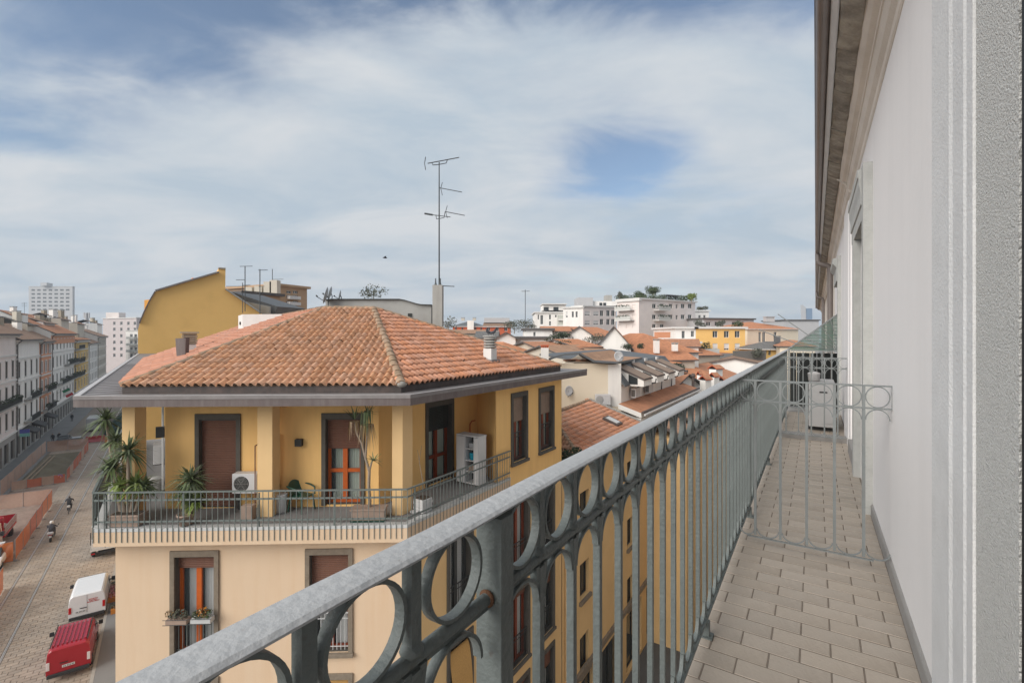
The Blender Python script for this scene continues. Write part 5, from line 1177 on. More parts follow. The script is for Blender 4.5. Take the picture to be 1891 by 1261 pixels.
# ---- roadworks: pit, fences
m = MB(); rn = random.Random(2); nu, nw = 60, 14; U0, U1, W0, W1 = 84.5, 104, -15.2, -11.0; vs_ = []
for i in range(nu + 1):
    for j in range(nw + 1):
        e = min(i, nu - i, 6) / 6 * min(j, nw - j, 3) / 3; vs_.append(S(U0 + (U1 - U0) * i / nu, W0 + (W1 - W0) * j / nw, .03 + e * (rn.uniform(.05, .30) + .18 * math.sin(i * .5) * math.sin(j * .9))))
m.add(vs_, [(i * (nw + 1) + j, (i + 1) * (nw + 1) + j, (i + 1) * (nw + 1) + j + 1, i * (nw + 1) + j + 1) for i in range(nu) for j in range(nw)], 0, None, True); m.build('earthwork', M_['dug_earth'], None, fix=False, kind='structure')
m = MB(); vs_ = []; nu = 40
for i in range(nu + 1):
    for j in range(nw + 1):
        e = min(i, nu - i, 4) / 4 * min(j, nw - j, 3) / 3; vs_.append(S(58 + 24 * i / nu, -15.2 + 4.4 * j / nw, .025 + e * rn.uniform(.02, .12)))
m.add(vs_, [(i * (nw + 1) + j, (i + 1) * (nw + 1) + j, (i + 1) * (nw + 1) + j + 1, i * (nw + 1) + j + 1) for i in range(nu) for j in range(nw)], 0, None, True); m.build('earthwork', M_['rubble'], None, fix=False, kind='structure')
for k, (u, w_) in enumerate(((86, -14.6), (86, -14.1))):
    m = MB(); m.beam(S(u, w_, .35), S(u + 15, w_ + .25, .35), .16, .12); m.build('timber_beam', M_['timber'], None, label=('long timber beam along the fence side of the earth pit', 'long timber beam nearer the middle of the earth pit')[k], category='timber')
def fence(label, pts, mt, ht=1.35, step=2.6, group='construction fence runs along the roadworks'):
    t = thing('construction_fence', label, 'fence', group, pts[0])
    for a, b in zip(pts[:-1], pts[1:]):
        a, b = V(a), V(b); L_ = (b - a).length; n = max(1, round(L_ / step)); d_ = (b - a) / n; sd = d_.cross(UP).normalized()
        for k in range(n):
            p, q = a + d_ * k, a + d_ * (k + 1); m = MB(); nn = 6; vs_ = []
            sag = rnd.uniform(.02, .10)
            for i in range(nn + 1):
                f_ = i / nn; c = p + (q - p) * f_; bow = math.sin(math.pi * f_)
                for h_ in (0, .5, 1): vs_.append(c + UP * (.06 + (ht - .06 - sag * bow) * h_) + sd * bow * (.04 + .05 * (1 - abs(2 * h_ - 1))) * (1 if k % 2 else -1))
            m.add(vs_, [(i * 3 + j, i * 3 + 3 + j, i * 3 + 4 + j, i * 3 + 1 + j) for i in range(nn) for j in range(2)], 0, None, True)
            m.build('netting', M_[mt if isinstance(mt, str) else mt[k % len(mt)]], t, fix=False)
            m = MB(); m.tube([p, p + UP * (ht + .06)], .03, 6); m.box(p + UP * .05, (.5, .22, .09)); m.build('post', M_['fence_steel'], t)
            m = MB(); m.beam(p + UP * (ht - .01), q + UP * (ht - .01), .025, .025); m.build('top_bar', M_['fence_steel'], t)
    return t
fence('orange net fence along the tram rails beside the red truck', [S(57, -10.25), S(73.5, -10.3)], ['net_orange', 'net_orange', 'net_red', 'net_red', 'net_orange', 'net_orange'], 1.75, 2.75)
fence('orange net panel crossing in front of the red truck', [S(56.8, -14.6), S(56.9, -10.35)], 'net_orange', 1.7)
fence('pale net fence behind the red truck at the end of its bay', [S(74.3, -15.0), S(73.8, -10.4)], 'net_pale', 1.7)
fence('orange striped barrier closing the near end of the earth pit', [S(82.6, -15.2), S(83.2, -12.6), S(83.4, -10.5)], ['net_pale', 'net_red', 'net_orange', 'net_red'], 1.15, 1.3)
fence('red and orange net fence along the tram side of the earth pit', [S(83.8, -10.4), S(105, -10.35)], ['net_red', 'net_pale', 'net_red', 'net_red'], 1.5, 2.6)
fence('pale net fence along the house side of the earth pit', [S(80, -15.6), S(106, -15.6)], 'net_pale', 2.0, 3.4)
fence('pale net fence closing the far end of the earth pit', [S(106.3, -15.5), S(106.0, -10.5)], 'net_pale', 1.8)
fence('orange net fence at the bottom left corner of the street', [S(40, -9.75), S(51.0, -9.8)], ['net_orange', 'net_orange'], 1.75, 2.75)
m = MB(); m.lathe([(.30, 0), (.30, .02), (.01, .021)], S(83.35, -11.0, .85), 20, 0, -SU); o = m.build('road_sign', M_['sign_blue'], None, label='round blue direction sign on the striped barrier', category='sign')
m = MB(); m.beam(S(83.30, -11.15, 1.0), S(83.30, -10.87, .72), .01, .08); m.beam(S(83.30, -10.87, .92), S(83.30, -10.87, .72), .01, .06); m.build('arrow', M_['plate_white'], o)

# ---- vehicles: body lofted from sections along its length
def loft(mb, secs, mi=0, smooth=False):
    n = len(secs[0]); vs_ = [p for s_ in secs for p in s_]
    fs = [(i * n + k, i * n + (k + 1) % n, (i + 1) * n + (k + 1) % n, (i + 1) * n + k) for i in range(len(secs) - 1) for k in range(n)]
    mb.add(vs_, fs, mi, None, smooth); mb.add(secs[0], [tuple(range(n))], mi); mb.add(secs[-1], [tuple(range(n))], mi)
def wheels(t, pos, r=.32, wd=.2, fr=None):
    for p in pos:
        m = MB(); p = V(p)
        m.lathe([(r * .6, -wd / 2), (r * .92, -wd / 2), (r, -wd * .3), (r, wd * .3), (r * .92, wd / 2), (r * .6, wd / 2)], p, 18, 0, SW if fr is None else fr); w_ = m.build('wheel', M_['rubber'], t)
        m = MB(); m.lathe([(.02, -wd * .42), (r * .58, -wd * .46), (r * .6, -wd * .3), (r * .6, wd * .3), (r * .58, wd * .46), (.02, wd * .42)], p, 14, 0, SW if fr is None else fr); m.build('rim', M_['rim_metal'], w_)
def van(name, label, u, wc, L_, W_, H_, paint, roofbars=False, red_lamps=True, rear_door=True):
    t = thing(name, label, 'van', 'vans parked along the kerb', S(u + L_ / 2, wc)); h = W_ / 2
    def pt(x, y, z): return S(u + x, wc + y, z)
    def sec(x, zb, zt, wt, wm=1.0):      # cross section: wt top half-width factor
        zs_ = [(zb, .90), (zb + .12, 1.0), ((zb + zt) * .52, 1.0 * wm), (zt - .22, (1 + wt) / 2 * wm), (zt - .06, wt * .97), (zt, wt * .86)]
        return [pt(x, -h * f_, z) for z, f_ in zs_] + [pt(x, h * f_, z) for z, f_ in reversed(zs_)]
    body = MB()
    loft(body, [sec(0, .38, H_ - .10, .88, .985), sec(.05, .32, H_ - .03, .89), sec(.5, .28, H_, .90), sec(L_ * .55, .28, H_ + .01, .90), sec(L_ * .66, .28, H_ - .04, .88), sec(L_ * .80, .28, 1.12, .90), sec(L_ * .93, .30, .98, .88), sec(L_, .36, .78, .80)])
    b = body.build('body', M_[paint], t, bevel=.06)
    for x in (.42, .60, .775): 
        for sg in (-1, 1): m = MB(); m.box(pt(L_ * x, sg * (h + .001), .95), (.014, .012, .95 if x < .7 else .5), (SU, SW, UP)); m.build('door_seam', M_['bumper_black'], b)
    def panel(nm, mt, pts, par=b, th=.012, nrm=None):
        m = MB(); m.ext(pts, nrm); return m.build(nm, M_[mt] if isinstance(mt, str) else mt, par)
    bk = -SU * .012
    if rear_door:
        m = MB(); m.box(pt(-.012, 0, (.55 + H_) / 2), (.008, .012, H_ - .75), (SU, SW, UP)); m.build('door_seam', M_['bumper_black'], b)
    m = MB(); m.box(pt(-.03, 0, .42), (.12, W_ * .96, .20), (SU, SW, UP)); m.build('bumper', M_['bumper_black'], t, bevel=.03)
    m = MB(); m.box(pt(-.022, -.18 * W_ if rear_door else 0, .80), (.02, .52, .12), (SU, SW, UP)); pl_ = m.build('number_plate', M_['plate_white'], t)
    m = MB()
    for k, dx in enumerate((-.19, -.13, -.04, .02, .08, .15, .20)): m.box(pt(-.034, -.18 * W_ * (1 if rear_door else 0) + dx, .80), (.004, .03, .07), (SU, SW, UP))
    m.build('plate_characters', M_['bumper_black'], pl_)
    m = MB(); m.box(pt(-.022, -.1 * W_, 1.0), (.03, .34, .04), (SU, SW, UP)); m.build('door_handle', M_['bumper_black'], b)
    for sg in (-1, 1):
        m = MB(); m.box(pt(-.004, sg * h * .91, .98), (.06, .14, .42), (SU, SW, UP)); lm_ = m.build('tail_lamp', M_['lamp_red' if red_lamps else 'lamp_clear'], t, bevel=.015)
        m = MB(); m.tube([pt(L_ * .72, sg * h * .98, 1.22), pt(L_ * .72, sg * h * 1.18, 1.25)], .03, 6); m.box(pt(L_ * .715, sg * h * 1.2, 1.28), (.09, .2, .24), (SU, SW, UP)); m.build('mirror', M_['bumper_black'], t, bevel=.02)
        m = MB(); m.ext([pt(L_ * .60, sg * (h * 1.0 + .002), 1.18), pt(L_ * .76, sg * (h * 1.0 + .002), 1.16), pt(L_ * .70, sg * (h * .945 + .004), H_ - .32), pt(L_ * .60, sg * (h * .945 + .004), H_ - .30)], SW * sg * .012); m.build('side_window', M_GLASS, t)
        m = MB(); m.box(pt(L_ * .45, sg * (h + .004), .62), (L_ * .62, .02, .07), (SU, SW, UP)); m.build('side_moulding', M_['bumper_black'], b)
    m = MB(); m.ext([pt(L_ * .675, -h * .80, H_ - .09), pt(L_ * .675, h * .80, H_ - .09), pt(L_ * .795, h * .86, 1.16), pt(L_ * .795, -h * .86, 1.16)], SU * .02 + UP * .02); m.build('windscreen', M_GLASS, t)
    wheels(t, [pt(x, sg * (h - .10), .32) for x in (L_ * .20, L_ * .82) for sg in (-1, 1)])
    if roofbars:
        for k in range(8):
            m = MB(); f_ = -.72 + 1.44 * k / 7; m.beam(pt(.30, h * f_, H_ + .030), pt(L_ * .60, h * f_, H_ + .030), .07, .05); m.build('roof_rib', M_[paint], b)
        for sg in (-1, 1): m = MB(); m.beam(pt(.15, sg * h * .84, H_ + .04), pt(L_ * .64, sg * h * .84, H_ + .04), .04, .06); m.build('roof_rail', M_['bumper_black'], b)
    return t, b, pt, h
q = PZ(128, 1160, 0); u_w = q.dot(SU); 
t, b, pt, h = van('white_van', 'white panel van with red lettering on its rear door, parked behind the red van', u_w + .3, -4.22, 4.5, 1.86, 1.92, 'paint_white')
m = MB(); rn = random.Random(6)
for r_, (y0, y1) in enumerate(((.10, .52), (.12, .5), (.02, .62))):
    y = y0
    while y < y1: wl_ = rn.uniform(.03, .07); m.box(pt(-.010, y, 1.46 - r_ * .09), (.006, wl_ * .7, .05), (SU, SW, UP)); y += wl_
m.build('rear_lettering', M_['lamp_red'], b)
q = PZ(172, 1240, 0); u_r = q.dot(SU)
van('red_van', 'red delivery van with ribbed roof at the bottom of the street', u_r + .1, -4.35, 4.3, 1.84, 1.84, 'paint_red', True, False, False)
def car(name, label, u, wc, paint, heading=1, L_=4.0, W_=1.72, H_=1.46, group='cars in the street'):
    t = thing(name, label, 'car', group, S(u + L_ / 2, wc)); h = W_ / 2
    def pt(x, y, z): return S(u + (x if heading > 0 else L_ - x), wc + y, z)
    def sec(x, zt, wt, zb=.25): return [pt(x, -h * f_, z) for z, f_ in ((zb, .9), (zb + .2, 1), (min(.85, zt - .05), .99), (zt, wt))] + [pt(x, h * f_, z) for z, f_ in reversed(((zb, .9), (zb + .2, 1), (min(.85, zt - .05), .99), (zt, wt)))]
    m = MB(); loft(m, [sec(0, .72, .85, .35), sec(.1, .92, .88), sec(.55, .98, .9), sec(L_ * .6, .96, .9), sec(L_ - .25, .82, .86), sec(L_, .6, .8, .35)]); b = m.build('body', M_[paint], t, bevel=.05)
    m = MB(); loft(m, [[pt(x, -h * f_, z) for f_, z in ((.86, .9), (ft, zt))] + [pt(x, h * f_, z) for f_, z in ((ft, zt), (.86, .9))] for x, ft, zt in ((.25, .82, .96), (.75, .70, H_ - .08), (1.2, .70, H_), (L_ * .5, .70, H_), (L_ * .74, .82, .97))]); cbn = m.build('cabin', M_GLASS, t, bevel=.03)
    m = MB(); m.ext([pt(.80, -h * .68, H_ - .03), pt(.80, h * .68, H_ - .03), pt(L_ * .5, h * .68, H_ + .004), pt(L_ * .5, -h * .68, H_ + .004)], UP * .02); m.build('roof', M_[paint], cbn, bevel=.02)
    for sg in (-1, 1):
        m = MB(); m.box(pt(.02, sg * h * .78, .78), (.08, .26, .14), (SU, SW, UP)); m.build('tail_lamp', M_['lamp_red'], t)
        m = MB(); m.box(pt(L_ - .08, sg * h * .68, .66), (.12, .3, .12), (SU, SW, UP)); m.build('headlight', M_['lamp_clear'], t)
    m = MB(); m.box(pt(L_ - .02, 0, .45), (.1, W_ * .8, .14), (SU, SW, UP)); m.build('bumper', M_['bumper_black'], t)
    wheels(t, [pt(x, sg * (h - .09), .3) for x in (L_ * .2, L_ * .8) for sg in (-1, 1)], .3, .18)
    return t
q = PZ(14, 1052, 0); car('white_car', 'white car half hidden between two orange fences at the left edge', q.dot(SU) - .2, -11.6, 'paint_white', -1)
q = PZ(186, 838, 0); car('parked_white_car', 'white car on the street seen beyond the yucca leaves', q.dot(SU), -5.1, 'paint_white', 1)
car('parked_dark_car', 'dark car parked far down the street by the far pavement', 112, -14.4, 'paint_dark', 1)
car('parked_silver_car', 'silver car parked beyond the far end of the earth pit', 108.5, -12.4, 'paint_silver', 1)
# red dumper truck in the roadworks
tb = S(59.2, -12.6); trk = thing('red_truck', 'red tipper truck with white cab standing inside the fenced roadworks', 'truck', None, tb)
def tp(x, y, z): return S(59.2 + x, -12.75 + y, z)
def bxs(mb, x0, x1, y0, y1, z0, z1): mb.box(tp((x0 + x1) / 2, (y0 + y1) / 2, (z0 + z1) / 2), (x1 - x0, y1 - y0, z1 - z0), (SU, SW, UP))
cabm = MB(); loft(cabm, [[tp(x, -1.0 * f_, z) for f_, z in ((1, .5), (1, 1.35), (ft, zt))] + [tp(x, 1.0 * f_, z) for f_, z in ((ft, zt), (1, 1.35), (1, .5))] for x, ft, zt in ((0, .95, 1.45), (.12, .93, 1.5), (.55, .88, 2.35), (1.5, .88, 2.4), (1.75, .9, 2.3))]); cab_ = cabm.build('cab', M_['paint_white'], trk, bevel=.04)
m = MB(); m.ext([tp(.14, -.82, 1.55), tp(.14, .82, 1.55), tp(.53, .76, 2.26), tp(.53, -.76, 2.26)], -SU * .02 + UP * .012); m.build('windscreen', M_GLASS, cab_)
m = MB(); m.ext([tp(.45, 1.0, 1.5), tp(1.3, 1.0, 1.5), tp(1.3, .9, 2.22), tp(.7, .9, 2.22)], SW * .02); m.build('side_window', M_GLASS, cab_)
part('cab_guard', M_['paint_red'], trk, lambda mb: (bxs(mb, 1.85, 1.95, -1.05, 1.05, .95, 2.75), bxs(mb, 1.55, 1.95, -1.05, 1.05, 2.66, 2.78)), bevel=.02)
part('chassis', M_['bumper_black'], trk, lambda mb: bxs(mb, .2, 6.0, -.5, .5, .5, .85))
bed_ = part('bed', M_['paint_red'], trk, lambda mb: (bxs(mb, 2.0, 6.2, -1.1, 1.1, .88, 1.0), bxs(mb, 2.0, 6.2, -1.12, -1.06, 1.0, 1.75), bxs(mb, 6.14, 6.2, -1.06, 1.06, 1.0, 1.75)))
for z_ in (1.1, 1.36, 1.62): part('side_board', M_['fence_steel'], bed_, lambda mb: bxs(mb, 2.0, 6.13, 1.06, 1.11, z_, z_ + .16))
part('load', M_['rubble'], bed_, lambda mb: (mb.sphere(tp(3.2, -.2, 1.0), .8, 10, 6, 0, (1, .9, .6)), mb.sphere(tp(4.6, .2, 1.0), .9, 10, 6, 0, (1, .8, .55)), bxs(mb, 2.6, 3.6, -.7, .4, 1.3, 1.5)))
for sg in (-1, 1): part('mirror', M_['bumper_black'], trk, lambda mb: bxs(mb, .25, .33, sg * 1.25 - .12, sg * 1.25 + .12, 1.55, 1.95))
wheels(trk, [tp(x, sg * .9, .42) for x in (.9, 5.0) for sg in (-1, 1)], .42, .26)
# small white flatbed lorry at the kerb
q = PZ(176, 1035, 0); uf = q.dot(SU) + .2; lor = thing('white_lorry', 'small white box lorry with open back parked below the terrace', 'lorry', None, S(uf + 2.5, -4.0))
def lp(x, y, z): return S(uf + x, -4.15 + y, z)
def lb(mb, x0, x1, y0, y1, z0, z1): mb.box(lp((x0 + x1) / 2, (y0 + y1) / 2, (z0 + z1) / 2), (x1 - x0, y1 - y0, z1 - z0), (SU, SW, UP))
part('chassis', M_['bumper_black'], lor, lambda mb: (lb(mb, .1, 5.2, -.5, .5, .45, .72), lb(mb, -.06, .06, -.95, .95, .45, .62)))
part('bed', M_['paint_white'], lor, lambda mb: lb(mb, 0, 3.6, -1.0, 1.0, .74, .86))
for y in (-1, 1): part('side_panel', M_['paint_white'], lor, lambda mb: lb(mb, 0, 3.6, y * .985 - .02, y * .985 + .02, .86, 1.30)); part('roof_post', M_['bumper_black'], lor, lambda mb: (lb(mb, .0, .06, y * .96 - .03, y * .96 + .03, 1.3, 2.35), lb(mb, 3.5, 3.56, y * .96 - .03, y * .96 + .03, 1.3, 2.35)))
part('tail_panel', M_['paint_white'], lor, lambda mb: (lb(mb, .0, .05, -.93, -.05, .88, 1.62), lb(mb, .0, .05, .05, .93, .88, 1.62)))
part('canopy', M_['paint_white'], lor, lambda mb: lb(mb, 1.3, 3.7, -1.03, 1.03, 2.36, 2.45), bevel=.03)
cabm = MB(); loft(cabm, [[lp(x, -.95 * f_, z) for f_, z in ((1, .5), (1, 1.3), (ft, zt))] + [lp(x, .95 * f_, z) for f_, z in ((ft, zt), (1, 1.3), (1, .5))] for x, ft, zt in ((3.75, .9, 2.1), (4.5, .88, 2.1), (5.2, .92, 1.3), (5.4, .9, 1.1))]); cabm.build('cab', M_['paint_white'], lor, bevel=.04)
for y in (-.8, .8): part('tail_lamp', M_['lamp_red'], lor, lambda mb: lb(mb, -.08, -.062, y - .12, y + .12, .5, .6))
rn = random.Random(12)
for k, (x, y) in enumerate(((.4, -.6), (.4, 0), (.5, .5), (1.1, -.4), (1.2, .3))):
    m = MB(); lb(m, x - .25, x + .25, y - .22, y + .22, .865, 1.05); crown(m, lp(x, y, 1.12), (.25, .22, .16), 80, .06, rn, 1); m.build('plant_crate', [M_['concrete'], M_['foliage']], None, label=['plant crate at the left rear corner of the white lorry bed', 'plant crate in the middle of the lorry tail', 'plant crate at the right rear corner of the white lorry bed', 'plant crate in the second row of the lorry bed, left', 'plant crate in the second row of the lorry bed, right'][k], category='crate', group='plant crates on the lorry', fix=False)
wheels(lor, [lp(x, sg * .85, .36) for x in (.9, 4.5) for sg in (-1, 1)], .36, .22)
# flower stall on the pavement
for k, (x, y, c) in enumerate(((206, 1108, 'crate_orange'), (207, 1096, 'timber'), (209, 1082, 'timber'), (214, 1128, 'crate_orange'))):
    p = PZ(x, y, .12); m = MB(); m.box(p + UP * .16, (.7, .5, .3), (SU, SW, UP)); crown(m, p + UP * .40, (.35, .35, .2), 130, .07, rn, 1)
    m.build('flower_crate', [M_[c], M_['flower_pink' if k < 2 else 'foliage_grey']], None, fix=False, label=['orange flower crate nearest the white van on the pavement', 'flower crate behind the orange one beside the white van', 'farthest flower crate against the corner house', 'orange crate half hidden by the corner house edge'][k], category='crate', group='flower crates on the pavement')
# ---- people: one continuous skinned surface each
def person_body(name, joints, bones, mt, parent=None, sub=1):
    bm = bmesh.new(); lay = bm.verts.layers.skin.verify(); vs_ = {}
    for k, (p, r_) in joints.items():
        v_ = bm.verts.new(p); v_[lay].radius = (r_, r_); v_[lay].use_root = (k == 'hip'); vs_[k] = v_
    for a, b in bones: bm.edges.new((vs_[a], vs_[b]))
    me = D.meshes.new(name); bm.to_mesh(me); bm.free(); me.materials.append(mt)
    o = D.objects.new(name, me); COL.objects.link(o); o.modifiers.new('skin', 'SKIN').use_smooth_shade = True
    s_ = o.modifiers.new('sub', 'SUBSURF'); s_.levels = sub; s_.render_levels = sub
    if parent: o.parent = parent
    return o
def cloth_mat(name, base, ax, bands):      # clothing colours by height on the body
    m = D.materials.new(name); m.use_nodes = True; t = m.node_tree; L = t.links.new; tc = N(t, 'ShaderNodeTexCoord'); sp = N(t, 'ShaderNodeSeparateXYZ'); L(tc.outputs['Object'], sp.inputs[0])
    mr = N(t, 'ShaderNodeMapRange'); L(sp.outputs[2], mr.inputs[0]); mr.inputs[1].default_value = base; mr.inputs[2].default_value = base + 1.8
    cr = N(t, 'ShaderNodeValToRGB'); cr.color_ramp.interpolation = 'CONSTANT'; L(mr.outputs[0], cr.inputs[0])
    el = cr.color_ramp.elements; el[0].position = 0; el[0].color = (*bands[0][1], 1); el[1].position = bands[1][0] / 1.8; el[1].color = (*bands[1][1], 1)
    for h_, c in bands[2:]: e = el.new(h_ / 1.8); e.color = (*c, 1)
    L(cr.outputs[0], t.nodes['Principled BSDF'].inputs['Base Color']); t.nodes['Principled BSDF'].inputs['Roughness'].default_value = .85; return m
SK = (0.42, 0.26, 0.19); DK = (0.016, 0.018, 0.024); GR = (0.05, 0.05, 0.06)
def fig(base, fwd, joints, label, bands, zoff=0.0):
    base = V(base); fwd = V(fwd).normalized(); sd = V((fwd.y, -fwd.x, 0))
    J = {k: (base + fwd * p[0] + sd * p[1] + UP * p[2], p[3]) for k, p in joints.items()}
    bones = [('hip', 'belly'), ('belly', 'chest'), ('chest', 'neck'), ('neck', 'face'), ('face', 'crown')]
    for s_ in 'lr': bones += [('hip', 'hipj' + s_), ('hipj' + s_, 'knee' + s_), ('knee' + s_, 'ankle' + s_), ('ankle' + s_, 'toe' + s_), ('chest', 'sho' + s_), ('sho' + s_, 'elb' + s_), ('elb' + s_, 'wri' + s_), ('wri' + s_, 'hand' + s_)]
    o = person_body('person', J, bones, cloth_mat('clothes', base.z + zoff, None, bands)); o['label'] = label; o['category'] = 'person'; return o, base, fwd, sd
def stand(step=.0):
    j = {'hip': (0, 0, .95, .15), 'belly': (0, 0, 1.10, .145), 'chest': (0.02, 0, 1.32, .165), 'neck': (.02, 0, 1.50, .06), 'face': (.04, 0, 1.61, .085), 'crown': (.03, 0, 1.70, .075)}
    for s_, g in (('l', -1), ('r', 1)):
        j['hipj' + s_] = (0, .09 * g, .88, .095); j['knee' + s_] = (.05 + step * g * .5, .10 * g, .50, .062); j['ankle' + s_] = (step * g, .10 * g, .09, .045); j['toe' + s_] = (.14 + step * g, .11 * g, .04, .035)
        j['sho' + s_] = (.0, .19 * g, 1.40, .062); j['elb' + s_] = (-.03 - step * g * .4, .25 * g, 1.12, .045); j['wri' + s_] = (.08 - step * g * .6, .25 * g, .88, .034); j['hand' + s_] = (.11 - step * g * .6, .25 * g, .79, .03)
    return j
def riding(seat, lean, reach, foot, kz=.0):
    j = {'hip': (0, 0, seat, .16), 'belly': (lean * .4, 0, seat + .17, .155), 'chest': (lean, 0, seat + .42, .175), 'neck': (lean + .04, 0, seat + .61, .06), 'face': (lean + .08, 0, seat + .72, .088), 'crown': (lean + .07, 0, seat + .81, .078)}
    for s_, g in (('l', -1), ('r', 1)):
        j['hipj' + s_] = (.05, .11 * g, seat - .03, .10); j['knee' + s_] = (.45, .16 * g, seat - .12 + kz * g, .07); j['ankle' + s_] = (foot[0], .15 * g, foot[1] + kz * g, .05); j['toe' + s_] = (foot[0] + .14, .15 * g, foot[1] - .05 + kz * g, .04)
        j['sho' + s_] = (lean + .0, .20 * g, seat + .52, .07); j['elb' + s_] = (lean + reach * .4, .33 * g, seat + .30, .05); j['wri' + s_] = (lean + reach * .85, .31 * g, seat + .22, .036); j['hand' + s_] = (lean + reach, .29 * g, seat + .20, .032)
    return j
q = PZ(92, 1000, 0); sb = S(q.dot(SU) + .5, -8.55)
sc_t = thing('motor_scooter', 'dark motor scooter with white rear panel riding along the tram rails', 'scooter', None, sb)
def sp_(x, y, z): return sb + SU * x + SW * y + UP * z
axs = (SU, SW, UP)
part('body', M_['paint_dark'], sc_t, lambda mb: (loft(mb, [[sp_(x, -w_, z0), sp_(x, -w_, z1), sp_(x, w_, z1), sp_(x, w_, z0)] for x, w_, z0, z1 in ((-.75, .07, .55, .72), (-.5, .17, .38, .80), (-.1, .18, .30, .76), (.15, .16, .25, .40), (.5, .17, .25, .36), (.62, .18, .3, .95), (.72, .10, .4, 1.0))])), bevel=.03)
part('rear_panel', M_['paint_silver'], sc_t, lambda mb: mb.box(sp_(-.78, 0, .86), (.26, .44, .2), axs), bevel=.05)
part('number_plate', M_['plate_white'], sc_t, lambda mb: mb.box(sp_(-.82, 0, .55), (.02, .18, .18), axs))
part('tail_lamp', M_['lamp_red'], sc_t, lambda mb: mb.box(sp_(-.79, 0, .70), (.04, .28, .06), axs))
part('handlebar', M_['bumper_black'], sc_t, lambda mb: (mb.tube([sp_(.52, -.33, 1.02), sp_(.6, 0, 1.0), sp_(.52, .33, 1.02)], .022, 6), mb.tube([sp_(.62, 0, .4), sp_(.58, 0, 1.0)], .03, 6)))
for sg in (-1, 1): part('mirror', M_['bumper_black'], sc_t, lambda mb: (mb.tube([sp_(.54, sg * .28, 1.02), sp_(.56, sg * .36, 1.18)], .01, 5), mb.sphere(sp_(.56, sg * .38, 1.2), .06, 8, 5)))
wheels(sc_t, [sp_(-.62, 0, .26), sp_(.75, 0, .26)], .26, .13)
o, bs_, fw_, sd_ = fig(sb - SU * .25, SU, riding(.86, .12, .62, (.42, .38)), 'person in dark jacket and white helmet riding the scooter', [(0, DK), (.3, DK), (.5, GR), (1.62, DK)])
m = MB(); hp = bs_ + fw_ * .20 + UP * 1.64; m.lathe([(.10, -.12), (.135, -.08), (.15, 0), (.135, .08), (.09, .13), (.01, .15)], hp, 14); m.build('helmet', M_['helmet_white'], o)
q = PZ(127, 948, 0); bb_ = S(q.dot(SU) + .4, q.dot(SW))
bk_ = thing('bicycle', 'bicycle ridden between the tram rails farther up the street', 'bicycle', None, bb_)
def kp(x, y, z): return bb_ + SU * x + SW * y + UP * z
for x in (-.5, .52):
    m = MB(); m.tube([kp(x + .33 * math.cos(a / 20 * 6.283), 0, .34 + .33 * math.sin(a / 20 * 6.283)) for a in range(21)], .02, 5); w_ = m.build('wheel', M_['rubber'], bk_)
    m = MB(); [m.tube([kp(x, 0, .34), kp(x + .31 * math.cos(a), 0, .34 + .31 * math.sin(a))], .004, 4) for a in [i * .785 for i in range(8)]]; m.build('spokes', M_['rim_metal'], w_)
part('frame', M_['paint_dark'], bk_, lambda mb: (mb.tube([kp(-.5, 0, .34), kp(-.05, 0, .32), kp(.38, 0, .78), kp(-.16, 0, .80), kp(-.05, 0, .32)], .018, 6), mb.tube([kp(-.5, 0, .34), kp(-.16, 0, .78)], .014, 6), mb.tube([kp(.52, 0, .34), kp(.36, 0, .92)], .018, 6)))
part('saddle', M_['bumper_black'], bk_, lambda mb: mb.sphere(kp(-.2, 0, .90), .1, 8, 5, 0, (1.2, .8, .45)))
part('rear_bag', M_['helmet_white'], bk_, lambda mb: mb.box(kp(-.52, 0, .80), (.22, .24, .2), axs), bevel=.03)
part('handlebar', M_['bumper_black'], bk_, lambda mb: mb.tube([kp(.28, -.26, .98), kp(.36, 0, .95), kp(.28, .26, .98)], .016, 6))
fig(bb_ - SU * .2, SU, riding(.93, .22, .40, (.18, .38), .07), 'person in black clothes riding the bicycle up the street', [(0, DK), (.3, DK), (.5, (.03, .03, .035)), (1.58, (.05, .04, .035))])
for k, (u, w_, st, lb_) in enumerate(((114, -15.9, .12, 'person in dark clothes on the far pavement near the pit, left of a pair'), (114.8, -15.2, .1, 'person in dark clothes on the far pavement near the pit, right of a pair'), (140, -16.5, .15, 'person in dark clothes walking far down the street by the houses'))):
    fig(S(u, w_, .12), SU if k else -SU, stand(st), lb_, [(0, DK), (.3, GR), (.9, DK), (1.52, SK), (1.64, (.03, .02, .015))])
# red barriers and the dark green covered scaffold far up the street
for k, (u, w_, c, lb_) in enumerate(((112, -9.9, 'paint_red', 'long dark red barrier at the end of the roadworks'), (110, -7.2, 'net_orange', 'orange barrier beside the yucca crown up the street'), (109, -5.4, 'net_orange', 'orange barrier nearest the right pavement up the street'))):
    m = MB(); pr = [S(u, w_ - 1.5, z) + SU * x for x, z in ((-.3, 0), (.3, 0), (.12, .5), (.1, 1.05), (-.1, 1.05), (-.12, .5))]; m.ext(pr, SW * 2.6); m.build('road_barrier', M_[c], None, label=lb_, category='barrier', group='barriers across the street', bevel=.03)
tg = thing('covered_stall', 'dark green tarpaulin covered stall up the street behind the yucca', 'stall', None, S(126, -6))
part('tarpaulin', M_['tarp_green'], tg, lambda mb: mb.add([S(118, -9.5, 1.2), S(118, -3.2, 1.2), S(140, -3.2, 1.0), S(140, -8.5, 1.0), S(119, -5.5, 4.6), S(139, -5, 4.6)], [(0, 1, 4), (1, 2, 5, 4), (2, 3, 5), (3, 0, 4, 5)]), fix=False)
